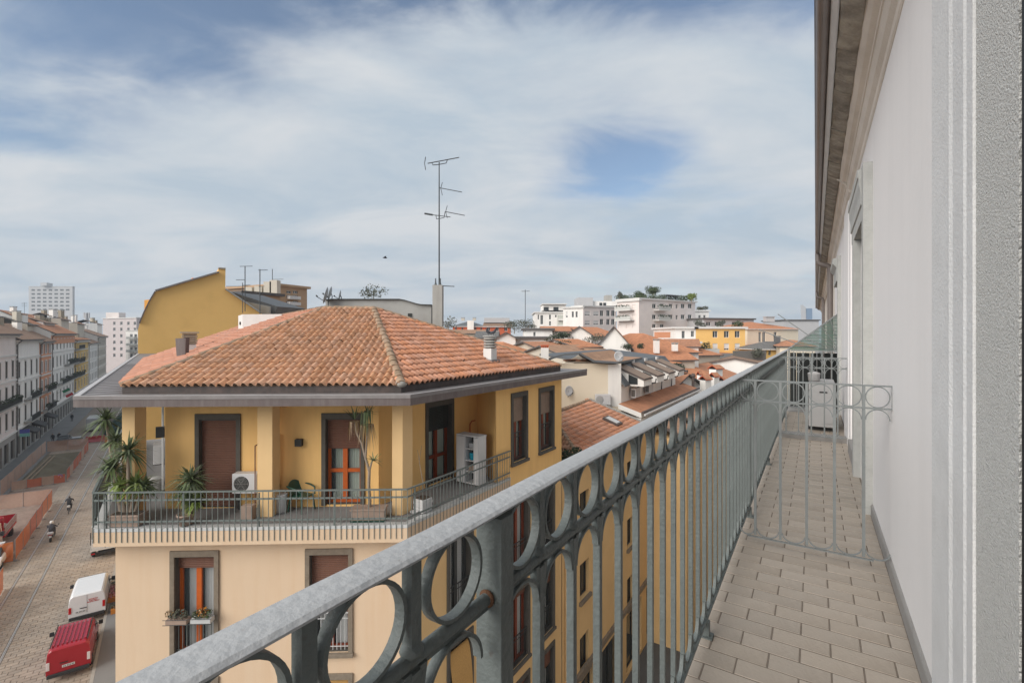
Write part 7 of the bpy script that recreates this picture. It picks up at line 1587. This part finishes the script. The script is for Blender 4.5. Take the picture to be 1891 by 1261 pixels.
for k in range(4):
    s_ = 1.0 + k * 3.0; c = q0 + RD * s_
    m = MB(); pr = [at(c - RNo * .6, zw - .1), at(c + RNo * 1.15, zw - .1), at(c + RNo * 1.15, zw + .28), at(c - RNo * .6, zw + 1.0)]; m.ext(pr, RD * 1.7); d_ = m.build('dormer', M_['wall_white'], crm)
    m = MB(); m.ext([at(c - RD * .08 + RNo * 1.22, zw + .30), at(c - RD * .08 - RNo * .7, zw + 1.08), at(c - RD * .08 - RNo * .7, zw + 1.18), at(c - RD * .08 + RNo * 1.22, zw + .40)], RD * 1.86); m.build('dormer_roof', M_['brown_metal'], d_)
    m = MB(); n = 4
    for i in range(n): f_ = (i + .5) / n; m.beam(at(c + RD * (.0 + 1.7 * f_) + RNo * 1.21, zw + .415), at(c + RD * (.0 + 1.7 * f_) - RNo * .7, zw + 1.20), .30, .03)
    m.build('roof_boards', M_['shutter_beige'], d_)
    m = MB(); m.ext([at(c - RD * .01 + RNo * .15, zw + .02), at(c - RD * .01 + RNo * .75, zw + .02), at(c - RD * .01 + RNo * .75, zw + .42), at(c - RD * .01 + RNo * .15, zw + .66)], -RD * .02); m.build('window', M_GLASS, d_)
    m = MB(); m.box(at(c + RD * .5 - RNo * .75, zw + 1.05), (.55, .1, .75), (RD, RNo, UP)); m.build('roof_window', M_['blind_white'], d_)
    m = MB(); p = c + RD * 1.9; m.tube([at(p + RNo * 1.4, zw + .3), at(p + RNo * 1.35, zw + .02), at(p + RNo * .12, zw - .35), at(p + RNo * .08, zw - 1.1)], .045, 6); m.build('downpipe', M_['dark_iron'], crm)
    if k < 2:
        p = c + RD * .9 + RNo * .3; a_ = thing('house_cooling_unit', ('nearer of two white cooling units on the dormer house wall', 'farther of two white cooling units on the dormer house wall')[k], 'air conditioner', 'cooling units on the dormer house', at(p, zw - .95))
        part('casing', M_['unit_white'], a_, lambda mb: mb.box(at(p, zw - .62), (.9, .36, .62), (RD, RNo, UP)), bevel=.02)
        part('louvre', M_['shut_grey'], a_, lambda mb: mb.box(at(p - RD * .452, zw - .62), (.012, .26, .44), (RD, RNo, UP)))
# lean-to roofs in front of it
ln_ = thing('lean_to_roof', 'narrow orange tiled lean-to roof below the dormer house', 'roof', 'lean-to roofs below the dormers', at(q0 + RNo * .6, 13))
za, zb = zw - 1.10, zw - 1.55
A_, B_ = q0 - RD * .6, far_ + RD * 2
m = MB(); slab_roof(m, [at(A_ + RNo * 1.5, zb), at(B_ + RNo * 1.5, zb), at(B_ + RNo * .03, za), at(A_ + RNo * .03, za)], RD, .3); m.build('tiles', [M_['roof_far'], M_['wall_white']], ln_, fix=False)
m = MB(); m.beam(at(A_ + RNo * 1.58, zb + .02), at(B_ + RNo * 1.58, zb + .02), .14, .12); m.build('gutter', M_['brown_metal'], ln_)
m = MB(); m.beam(at(A_ + RNo * 1.72, zb - .1), at(B_ + RNo * 1.72, zb - .1), .1, .1); m.build('white_edge', M_['blind_white'], ln_)
m = MB(); m.prism([A_ + RNo * .03, A_ + RNo * 1.48, B_ + RNo * 1.48, B_ + RNo * .03], 0, zb - .35); m.build('wall', M_['wall_white'], ln_)
l2 = thing('lean_to_roof', 'broad brown-orange tiled roof below the gutter of the narrow lean-to', 'roof', 'lean-to roofs below the dormers', at(q0 + RNo * 3, 12))
m = MB(); slab_roof(m, [at(A_ + RNo * 4.2 + RD * .6, zb - 1.35), at(A_ + RNo * 4.2 + RD * 3.0, zb - 1.35), at(A_ + RNo * 1.8 + RD * 4.8, zb - .42), at(A_ + RNo * 1.8 + RD * .6, zb - .42)], RD, .18); m.build('tiles', [M_['roof_tan'], M_['brown_metal']], l2, fix=False)
m = MB(); slab_roof(m, [at(A_ + RNo * 4.4 + RD * 4.1, zb - 1.15), at(B_ + RNo * 4.4, zb - 1.15), at(B_ + RNo * 1.8, zb - .4), at(A_ + RNo * 1.8 + RD * 5.2, zb - .4)], RD, .18); m.build('tiles', [M_['roof_tan'], M_['brown_metal']], l2, fix=False)
m = MB(); m.prism([A_ + RNo * 1.8 + RD * .7, A_ + RNo * 4.0 + RD * .7, B_ + RNo * 4.0, B_ + RNo * 1.8], 0, zb - 1.5); m.build('wall', M_['side_plaster'], l2)
dish(1051, 722, 30.2, .34, (.55, -.83, .1), 'white satellite dish on the cream wall beside the corner house', 1.0, 'unit_white')
dish(1143, 658, 31, .36, (.35, -.9, .2), 'white satellite dish on a pole at the corner of the cream house', 1.0, 'unit_white')
p = P(1108, 738, 30.1); a_ = thing('house_cooling_unit', 'white cooling unit with round fan hung on the cream wall', 'air conditioner', None, p - UP * .4)
part('casing', M_['unit_white'], a_, lambda mb: mb.box(p + V((.2, .15, 0)), (.95, .32, .66)), bevel=.02)
part('fan', M_['frame_grey'], a_, lambda mb: mb.lathe([(.01, .004), (.23, .004), (.25, 0)], p + V((-.02, -.012, 0)), 18, 0, (0, -1, 0)))
ch_ = thing('white_chimney', 'white chimney with red slotted cap beside the dark roof edge', 'chimney', None, P(1006, 668, 30.0))
part('shaft', M_['wall_white'], ch_, lambda mb: mb.box(P(1006, 656, 30), (.46, .46, .95)), bevel=.01)
part('cap', M_['wall_red'], ch_, lambda mb: ([mb.box(P(1006 + x, 642, 30), (.07, .4, .26)) for x in (-5.5, -2, 1.5, 5)], mb.box(P(1006, 638, 30), (.5, .5, .07))))
for i, (x, y) in enumerate(((1052, 664), (1078, 664))):
    m = MB(); [m.beam(P(x - 12 + k * 3, y + 1 + (k % 2), 30.6), P(x + 10 + k * 2, y + 2 - (k % 3), 30.6), .2, .09) for k in range(4)]; m.build('tile_stack', M_['tile_bright'], None, label=('pile of spare roof tiles on the cream house, left', 'pile of spare roof tiles on the cream house, right')[i], category='roof tiles')

# ---- white chimneys with tiled caps farther along the side street
def cap_chimney(label, px, ytop, ybot, Z, wpx):
    k = Z / F; c = P(px, ybot, Z); t = thing('tile_capped_chimney', label, 'chimney', 'white chimneys with tiled caps', c); ht = (ybot - ytop) * k; w_ = wpx * k
    part('shaft', M_['wall_white'], t, lambda mb: mb.box(c + UP * (ht - .5) / 2, (w_, w_ * .7, ht - .5), (V((.85, .53, 0)), V((-.53, .85, 0)), UP)))
    def f(mb):
        e = V((.85, .53, 0)); n_ = V((-.53, .85, 0)); zc = c.z + ht - .38
        slab_roof(mb, [at(c - e * w_ * .58 - n_ * w_ * .5, zc), at(c + e * w_ * .58 - n_ * w_ * .5, zc), at(c + e * w_ * .58, zc + .36), at(c - e * w_ * .58, zc + .36)], e, .08); slab_roof(mb, [at(c - e * w_ * .58, zc + .36), at(c + e * w_ * .58, zc + .36), at(c + e * w_ * .58 + n_ * w_ * .5, zc), at(c - e * w_ * .58 + n_ * w_ * .5, zc)], e, .08)
    part('tiled_cap', [M_['roof_far'], M_['wall_red']], t, f, fix=False)
    part('vents', M_['fan_black'], t, lambda mb: [mb.box(c + V((.85, .53, 0)) * x * w_ + UP * (ht - .43), (w_ * .2, w_ * .71, .1), (V((.85, .53, 0)), V((-.53, .85, 0)), UP)) for x in (-.3, 0, .3)])
cap_chimney('tallest tile-capped white chimney of the cluster by the railing', 1322, 673, 715, 50, 20)
cap_chimney('tile-capped white chimney in front, left of the cluster', 1303, 692, 728, 45, 17)
cap_chimney('tile-capped white chimney at the middle of the cluster', 1319, 687, 722, 47, 15)
cap_chimney('lowest tile-capped white chimney next to the railing', 1336, 694, 720, 48, 14)
cap_chimney('small tile-capped chimney behind the left one of the cluster', 1292, 684, 706, 50, 8)
# ---- houses and roofs, near to far
L = house2
L('low_house', 'small white house with orange roof and a pipe by the balcony railing', (1242, 42), (1290, 46), 9, 712, 'across', 1.0, 'wall_white', 'roof_far')
L('low_house', 'house with broad orange roof under the white capped chimneys', (1236, 50), (1335, 54), 10, 704, 'along', 1.3, 'wall_white', 'roof_orange')
m = MB(); c = P(1280, 716, 43.5); m.tube([c, c + UP * 1.1], .14, 8); m.lathe([(.2, 0), (.22, .1), (.14, .22), (.14, .3)], c + UP * 1.0, 10); m.build('flue_pipe', M_['brown_metal'], None, label='brown metal flue pipe on the orange roof before the white chimneys', category='flue')
L('low_house', 'orange roofed house at the right of the capped chimneys', (1335, 56), (1372, 62), 9, 700, 'along', 1.6, 'wall_white', 'roof_far')
h = L('long_house', 'long white house with brown edged roof behind the capped chimneys', (1278, 66.5), (1440, 62), 9, 677, 'across', 1.1, 'wall_white', 'roof_brown', trim='brown_metal')
L('shed_house', 'small house with grey sheet roof between dormers and long white house', (1225, 52), (1262, 54), 6, 686, 'along', .5, 'wall_sand', 'slate', fm='frame_grey')
h = L('flat_house', 'house with dark open loggia under an orange roof near the dormers', (1218, 54), (1252, 56), 6, 671, 'along', 1.1, 'wall_white', 'roof_orange', wins=grid([1222, 1231, 1239], [675], 6, 6))
h = L('hip_house', 'large orange hip-roofed house in the middle of the roofs', (1166, 57), (1290, 60), 13, 652, 'hip', 2.45, 'wall_white', 'roof_orange')
k_ = h['roof']; c = P(1223, 617, 67); m = MB(); m.box(c - UP * .1, (1.8, 1.5, .8)); m.build('red_turret', M_['wall_orange'], h['t'])
for x, y, Z in ((1212, 648, 57.5), (1246, 644, 58)): chimney(k_, P(x, y + 4, Z), .6, 1.5 if x < 1230 else .8, 'wall_white')
m = MB(); m.ext([P(1180, 628, 62), P(1189, 622, 64), P(1187, 629, 63), P(1172, 640, 60)], V((0, .1, .1))); m.build('roof_terrace', M_['wall_white'], h['t'])
L('low_house', 'orange roof just below the large hip roof', (1228, 56), (1283, 57), 5, 664, 'along', .9, 'wall_sand', 'roof_orange')
h = L('gable_house', 'white gabled house with orange roof left of the large hip roof', (1102, 56), (1165, 55.1), 10, 640, 'across', 2.3, 'wall_white', 'roof_orange')
h = L('gable_house', 'house with orange roof over a glazed attic behind the cream house', (1068, 50), (1106, 52), 7, 641, 'along', .75, 'wall_white', 'roof_orange', wins=grid([1072, 1080, 1088, 1096], [642.5], 6, 8))
L('gable_house', 'house with tan tiled roof stretching behind the cream house', (1060, 44), (1150, 50), 8, 662, 'along', 1.2, 'wall_sand', 'roof_tan')
L('gable_house', 'orange roofed house with small vents left of the white chimney', (928, 46), (1000, 50), 9, 660, 'hip', 1.55, 'wall_orange', 'roof_orange')
L('gable_house', 'white gabled wall left of the plain white warehouse', (917, 58), (952, 58), 10, 624, 'across', .65, 'wall_white', 'roof_grey', wins=())
h = L('warehouse', 'plain white warehouse with flat roof across the rooftops', (952, 60), (1012, 60), 12, 626, 'flat', 1, 'wall_white', 'wall_grey')
L('warehouse', 'white flat-roofed building with one tall window', (968, 70), (1020, 70), 9, 610, 'flat', 1, 'wall_white', 'wall_grey', wins=[(985, 613, 989, 621)])
h = L('gable_house', 'white gabled house with roof terrace plants', (1048, 66), (1092, 65.5), 12, 618, 'across', 1.1, 'wall_white', 'roof_orange', wins=[(1057, 622, 1059, 628)])
L('gable_house', 'house with long orange roof in front of the white apartment blocks', (1004, 72), (1052, 72), 8, 612, 'along', .75, 'wall_white', 'roof_orange')
L('gable_house', 'white house with orange roof before the pink apartment block', (1092, 74), (1146, 80), 10, 621, 'along', 1.5, 'wall_white', 'roof_orange')
h = L('brick_mansion', 'red brick house with grey mansard roof beyond the tiled roof', (836, 105), (894, 105), 10, 603, 'hip', 1.35, 'wall_red', 'slate', wins=grid([840, 852, 864, 876, 887], [604.5], 3.6, 7), trim='trim_pale')
m = MB(); p = P(869, 603, 104.6); m.box(p + UP * .3, (1.4, .5, 2.0)); m.build('dormer', M_['wall_white'], h['t']); [chimney(h['roof'], P(x, 592, 108), .7, .5, 'wall_sand') for x in (855, 876)]
h = L('brick_mansion', 'red house with brown roof and grey attic beside the mansard', (894, 104), (943, 104), 10, 603, 'along', 1.0, 'wall_red', 'roof_brown', wins=grid([899, 915, 931], [604.5], 6, 7), trim='trim_pale')
m = MB(); m.bbox(P(894, 587, 107), P(941, 597, 113)); m.build('attic', M_['wall_grey'], h['t'])
L('gable_house', 'small orange gable wall behind the pigeon chimney', (880, 62), (916, 62), 8, 624, 'along', .8, 'wall_orange', 'roof_grey')
# ---- apartment blocks on the skyline
h = L('apartment_block', 'white apartment block with green balcony corner, leftmost on the skyline', (988, 125), (1041, 125), 14, 578, 'flat', 1, 'wall_white', 'wall_grey', wins=[(993, 581, 995.5, 590), (998, 582, 1003, 599), (1014, 581, 1017.5, 590), (1014, 593, 1017.5, 601), (1025, 581.5, 1028, 586)], trim='trim_pale')
m = MB(); m.bbox(P(1002, 563, 127), P(1038, 576, 136)); pz = m.build('penthouse', M_['wall_white'], h['t']); m = MB(); m.bbox(P(1001, 562, 126), P(1039, 565, 137)); m.build('roof_slab', M_['trim_pale'], pz)
for x in (1004, 1022): m = MB(); m.bbox(P(x, 567, 126.9), P(x + 9, 573.5, 126.98)); m.build('window', M_GLASS, pz)
for y in (582, 594): m = MB(); m.bbox(P(1030, y, 124), P(1040, y + 10, 124.9)); m.build('loggia', M_['wall_palegreen'], h['t']); m = MB(); m.bbox(P(1031, y + 6, 123.4), P(1040, y + 10, 123.9)); m.build('balcony', M_['trim_pale'], h['t'])
h2_ = L('apartment_block', 'white end of the second apartment block', (1040, 118), (1077, 116), 14, 569, 'flat', 1, 'wall_white', 'wall_grey', wins=grid([1045, 1056, 1063], [575], 3.5, 11) , trim='trim_pale', blinds=(0,))
h = h3_ = L('apartment_block', 'apartment block with white end wall and pinkish front with blinds, second on the skyline', (1077, 115.9), (1138, 122), 4, 567.5, 'flat', 1, 'wall_pink', 'wall_grey', wins=grid([1080, 1096], [575, 592], 10, 7.5) + grid([1108, 1120, 1129], [573, 589], 6.5, 11), trim='trim_pale', blinds=(0, 1, 2, 3))
m = MB(); m.bbox(P(1067, 549.5, 121), P(1087, 569, 128)); m.build('lift_housing', M_['wall_grey'], h['t']); m = MB(); m.bbox(P(1087, 556, 122), P(1137, 568, 130)); m.build('penthouse', M_['wall_white'], h['t']); m = MB(); m.bbox(P(1119, 545, 125), P(1126, 558, 128)); m.build('chimney', M_['concrete'], h['t'])
for x in (1107, 1114): m = MB(); m.bbox(P(x, 559, 121.9), P(x + 5, 564, 121.98)); m.build('window', M_GLASS, h['t'])
hA = L('apartment_block', 'left face of the large pale apartment block', (1139.6, 104.9), (1180, 99.92), .2, 557, 'flat', 1, 'wall_pink', 'wall_grey', wins=grid([1141.5, 1156, 1168], [563, 581, 599], 6, 8), trim='trim_pale')
hB = L('apartment_block', 'large pale apartment block with balconies and a wooded roof garden on the skyline', (1180.2, 100), (1284, 111), 6, 556, 'flat', 1, 'wall_pink', 'wall_grey', wins=grid([1204.5, 1219, 1235, 1257.5, 1270.5], [561, 581], 7.2, 8.5) + grid([1248, ], [562, 582], 4, 8) + grid([1204.5, 1219], [598.5], 7, 8), trim='trim_pale')
for hh, xs in ((hA, (1157,)), (hB, (1218,))):
    for y in (573.5, 592):
        p = hit(xs[0], y, hh['a'], hh['nin']); m = MB(); m.box(p - hh['nin'] * .7, (4.4 if hh is hA else 3.9, 1.4, .18), (hh['U'], hh['nin'], UP)); bl = m.build('balcony', M_['trim_pale'], hh['t']); m = MB(); m.box(p - hh['nin'] * 1.36 + UP * .5, (4.4 if hh is hA else 3.9, .06, .8), (hh['U'], hh['nin'], UP)); m.build('parapet', M_['balcony_pale'], bl); m = MB(); [crown(m, p - hh['nin'] * 1.2 + hh['U'] * x_ + UP * .9, (.5, .3, .3), 40, .14, random) for x_ in (-1.4, -.6, .3, 1.2)]; m.build('balcony_plants', M_['plant_dark'], bl, fix=False)
def merge(src, dst):
    for ch in list(src['t'].children):
        ch.parent = dst['t']; ch.matrix_parent_inverse = Matrix.Translation(-V(dst['t'].location))
    D.objects.remove(src['t'])
merge(hA, hB); merge(h2_, h3_)
m = MB(); rn = random.Random(9)
for k in range(46):
    x = 1141 + k * 3.1; Z = 108 - 8 * min(1, (x - 1138) / 42) + (10 * max(0, (x - 1180) / 104)); crown(m, P(x, 551 + rn.uniform(-1, 1), Z + 1.5), (.9, .8, .75), 60, .16, rn)
m.build('roof_hedge', M_['foliage'], None, fix=False, label='long green hedge along the roof garden edge of the pale apartment block', category='hedge')
for i, (x, y, rx, rz, n, mt, lb) in enumerate(((1207, 537, 2.0, 1.25, 1500, 'foliage', 'tallest dark green tree on the roof garden'), (1184, 543, 1.5, .9, 1100, 'foliage', 'dark green bush left of the tallest roof garden tree'), (1277, 547, 1.0, .85, 800, 'yucca_light', 'yellow-green bush at the right end of the roof garden'), (1145, 545, .9, .9, 500, 'foliage_grey', 'greyish bush at the left end of the roof garden'))):
    Z = 107; c = P(x, y, Z); shrub('roof_garden_tree', lb, 'tree', c - UP * 1.6, 1.6, (rx, rx * .9, rz), n, .14, mt, 50 + i, 6, group='roof garden trees')
m = MB(); m.beam(P(1228, 545, 106), P(1252, 547, 107), 2.2, .12); [m.tube([P(x, 546, 106), P(x, 553, 106)], .08, 5) for x in (1230, 1250)]; m.build('roof_pergola', M_['slate'], None, label='dark flat pergola on the roof garden right of the tallest tree', category='pergola')
h = L('terrace_house', 'small building with planted roof terrace right of the large apartment block', (1284, 118), (1309, 118), 10, 575, 'flat', 1, 'wall_white', 'wall_grey', wins=grid([1290, 1299], [582, 592], 4, 6), trim='trim_pale')
shrub('roof_shrub', 'dark shrub on the small terrace building beside the large block', 'shrub', P(1298, 575, 119), .7, (1.5, 1.0, .8), 500, .16, 'foliage_grey', 71, 4)
h = L('mustard_block', 'mustard apartment block with white window frames and flat roof', (1285, 80), (1376, 80), 12, 607, 'flat', 1, 'mustard', 'wall_grey', wins=grid([1316, 1337, 1357], [611, 634], 9.5, 12.5), trim='trim_pale', blinds=(3, 4, 5), fm='frame_white')
h = L('mustard_block', 'white end section of the mustard block with a glazed terrace', (1246, 80), (1284.8, 80), 12, 607, 'flat', 1, 'wall_white', 'wall_grey', wins=[(1259, 611, 1265, 625), (1276, 611, 1282, 622), (1257, 634, 1266, 640), (1270, 634, 1280, 640)], trim='trim_pale')
m = MB(); m.box(P(1268, 632, 78.5), (4.2, 2.5, .3)); m.build('awning', M_['blind_white'], h['t']); m = MB(); m.box(P(1292, 649, 78.6), (5.5, 2.4, .9)); tb_ = m.build('terrace', M_['balcony_pale'], h['t'])
m = MB(); [crown(m, P(1278 + k * 3.8, 642 - (k > 5) * 2, 77.8), (.5, .5, .4 + (k > 5) * .4), 90, .12, rn) for k in range(9)]; m.build('terrace_plants', M_['plant_dark'], tb_, fix=False)
L('long_block', 'low grey attic block behind the mustard roof', (1300, 104), (1392, 108), 10, 590, 'flat', 1, 'wall_grey', 'wall_grey', wins=grid([1304, 1320, 1352, 1366], [594], 9, 8), trim='trim_dark')
for i, (x, lb) in enumerate(((1292, 'reddish bare shrub on the left of the mustard roof terrace'), (1330, 'pale shrub at the middle of the mustard roof terrace'), (1366, 'dark shrub at the right of the mustard roof terrace'))): shrub('terrace_shrub', lb, 'shrub', P(x, 606, 83), .8, (1.1, .8, .8), 420, .12, 'foliage_grey' if i != 2 else 'foliage', 80 + i, 4, group='shrubs on the mustard roof')
h = L('orange_roof_block', 'cream block with broad orange hip roof left of the balcony grille', (1380, 92), (1474, 96), 12, 608, 'hip', 1.6, 'wall_cream', 'roof_orange', wins=[(1401, 613, 1406, 632), (1408, 613, 1414, 632), (1429, 613, 1435, 623), (1474, 613, 1480, 622)][:3], trim='trim_pale')
m = MB(); c = P(1420, 591, 97); m.box(c, (1.8, 1.0, .7)); [m.box(c + V((x, 0, .45)), (.2, .9, .3)) for x in (-.8, -.4, 0, .4, .8)]; m.box(c + UP * .65, (2.0, 1.1, .12)); m.build('chimney', M_['wall_grey'], h['roof'])
h = L('grey_roof_house', 'yellow house with grey hip roof and timber terrace beside the railing', (1398, 74), (1478, 74), 5, 645, 'hip', 1.2, 'wall_yellow', 'roof_grey', wins=[(1411, 647, 1416, 656), (1419, 647, 1424, 656)], trim='trim_pale', over=.8)
chimney(h['roof'], P(1435, 632, 75), .7, .8, 'slate', 'slate')
m = MB(); m.bbox(P(1359, 648, 70), P(1408, 665, 71)); tt = m.build('timber_terrace', M_['shut_grey'], h['t']); m = MB(); [crown(m, P(1395 + k * 4, 652, 69.6), (.6, .4, .7), 120, .12, rn) for k in range(3)]; m.build('climbing_plant', M_['foliage_grey'], tt, fix=False)
L('grey_roof_house', 'low house with long grey tiled roof below the timber terrace', (1318, 66), (1412, 70), 9, 677, 'along', 1.6, 'wall_white', 'roof_grey', trim='brown_metal')
L('low_house', 'small orange roof tucked beside the railing below the yellow house', (1392, 68), (1432, 70), 5, 670, 'along', .5, 'wall_white', 'roof_orange')
h = L('blue_tower', 'blue glass tower far away beside the balcony cornice', (1489, 900), (1500, 900), 12, 570, 'flat', 1, 'glass_blue', 'glass_blue', trim='glass_blue')
m = MB(); m.ext([P(1483, 563, 899), P(1488, 568, 899), P(1489, 605, 899), P(1485, 605, 899)], V((0, 8, 0))); m.build('fin', M_['wall_grey'], h['t'])
L('pale_block', 'pale grey block behind the orange roof at the cornice', (1448, 140), (1512, 140), 12, 592, 'flat', 1, 'wall_grey', 'wall_grey', trim='trim_dark')
# trees between the roofs
for i, (x, y, Z, rx, rz, n, mt, lb) in enumerate(((950, 602, 95, 3.0, 1.3, 900, 'foliage_grey', 'pale green tree crown left of the white skyline block'), (975, 599, 98, 2.2, 1.6, 800, 'foliage_grey', 'pale blossoming tree beside the white skyline block'), (1022, 630, 58, 1.25, 1.2, 1000, 'plant_dark', 'round dark tree in front of the white warehouse'), (1040, 640, 52, 1.2, .7, 600, 'plant_dark', 'dark hedge below the white gabled house'), (1040, 618, 66, 1.8, .6, 500, 'plant_dark', 'dark plants on the white house roof terrace'), (1100, 625, 58, 1.7, .6, 500, 'foliage_grey', 'plants under the eave of the orange roofed house'), (828, 598, 70, 1.4, 1.2, 250, 'foliage_grey', 'bare twiggy tree beside the concrete stack'), (1160, 638, 55, .8, .5, 300, 'plant_dark', 'dark bush on the left of the large hip roof'), (1183, 640, 54, .6, .4, 260, 'plant_dark', 'dark bush in the notch of the large hip roof'), (1253, 676, 53, .8, .45, 300, 'plant_dark', 'dark bush beside the sheet-roofed house'))):
    c = P(x, y, Z); shrub('rooftop_tree', lb, 'tree', c - UP * rz * 1.2, rz * 1.2, (rx, rx * .8, rz), n, .13 if Z > 60 else .09, mt, 90 + i, 5, group='greenery between the roofs')
# infill roofs so that no bare ground shows between the houses
rn = random.Random(5)
lab = ['behind the brick mansion', 'left of the warehouse', 'between warehouse and cream house', 'behind the warehouse', 'under the pink apartment block', 'below the large apartment block', 'left of the mustard block', 'right of the hip roof', 'before the mustard block', 'below the yellow grey-roofed house', 'under the orange roof block', 'at the far right by the cornice']
for i, (x0, x1, y, Z) in enumerate(((820, 900, 616, 95), (870, 935, 630, 66), (1000, 1070, 645, 48), (1000, 1050, 622, 80), (1080, 1150, 628, 85), (1150, 1230, 630, 82), (1230, 1290, 640, 70), (1285, 1330, 656, 66), (1290, 1375, 662, 74), (1370, 1440, 668, 80), (1390, 1480, 640, 86), (1440, 1505, 640, 70))):
    L('infill_house', 'house with tiled roof partly hidden ' + lab[i], (x0, Z), (x1, Z + rn.uniform(-2, 3)), 10, y, rn.choice(['along', 'hip', 'along']), rn.uniform(.6, 1.0), rn.choice(['wall_white', 'wall_sand', 'wall_cream']), rn.choice(['roof_far', 'roof_orange', 'roof_tan']))
# ---- flag and shop sign on the row
fb = S(uf_(106), WF, 6.6); fl_ = thing('italian_flag', 'green white and red flag on a slanted pole across the street', 'flag', None, fb)
part('pole', M_['fence_steel'], fl_, lambda mb: mb.tube([fb, fb + SW * 1.9 + UP * 1.1], .03, 6))
for k, c in enumerate(('flag_green', 'flag_white', 'flag_red')):
    m = MB(); vs_ = []
    for i in range(5):
        for j in range(5):
            a, b = (k + i / 4) / 3, j / 4; p = fb + SW * (.7 + b * 1.1) + UP * (.42 + b * .62) + (-UP * 1.0 + SW * .5) * a * 1.5 + SU * .08 * math.sin(a * 5 + b * 3); vs_.append(p)
    m.add(vs_, [(i * 5 + j, i * 5 + 5 + j, i * 5 + 6 + j, i * 5 + 1 + j) for i in range(4) for j in range(4)], 0, None, True); m.build('stripe', M_[c], fl_, fix=False)
sg = S(uf_(33), WF + .75, 3.6); t = thing('shop_sign', 'blue and teal hanging shop sign on the quoined house', 'sign', None, sg - UP)
part('upper_panel', M_['sign_blue'], t, lambda mb: mb.box(sg + UP * .32, (.12, 1.1, .6), (SU, SW, UP))); part('lower_panel', M_['sign_teal'], t, lambda mb: mb.box(sg - UP * .26, (.12, 1.1, .5), (SU, SW, UP))); part('bracket', M_['trim_dark'], t, lambda mb: mb.box(sg + UP * .66 - SW * .2, (.06, 1.4, .06), (SU, SW, UP)))
for k, px in enumerate((46, 62, 84)):
    u = uf_(px); m = MB(); m.ext([S(u - 1.8, WF + .1, 4.0), S(u - 1.8, WF + 1.6, 3.3), S(u - 1.8, WF + 1.6, 3.0), S(u - 1.8, WF + .1, 3.6)], SU * 3.6); m.build('shop_awning', M_['awning'], None, label=['dark awning over the shop of the quoined house, nearer one', 'dark awning over the shop of the quoined house, farther one', 'dark awning over the shop of the narrow orange house'][k], category='awning', group='shop awnings')

# ---- the city air
hz = MB(); hz.bbox(V((-1200, -200, -1.2)), V((1200, 1200, 96)))
hm = D.materials.new('haze_air'); hm.use_nodes = True; ht = hm.node_tree; ht.nodes.remove(ht.nodes['Principled BSDF'])
pv = N(ht, 'ShaderNodeVolumePrincipled'); pv.inputs['Color'].default_value = (0.80, 0.87, 0.95, 1); pv.inputs['Density'].default_value = 0.00042; pv.inputs['Anisotropy'].default_value = 0.1
ht.links.new(pv.outputs[0], ht.nodes['Material Output'].inputs['Volume'])
hz.build('haze', hm, None, kind='stuff')
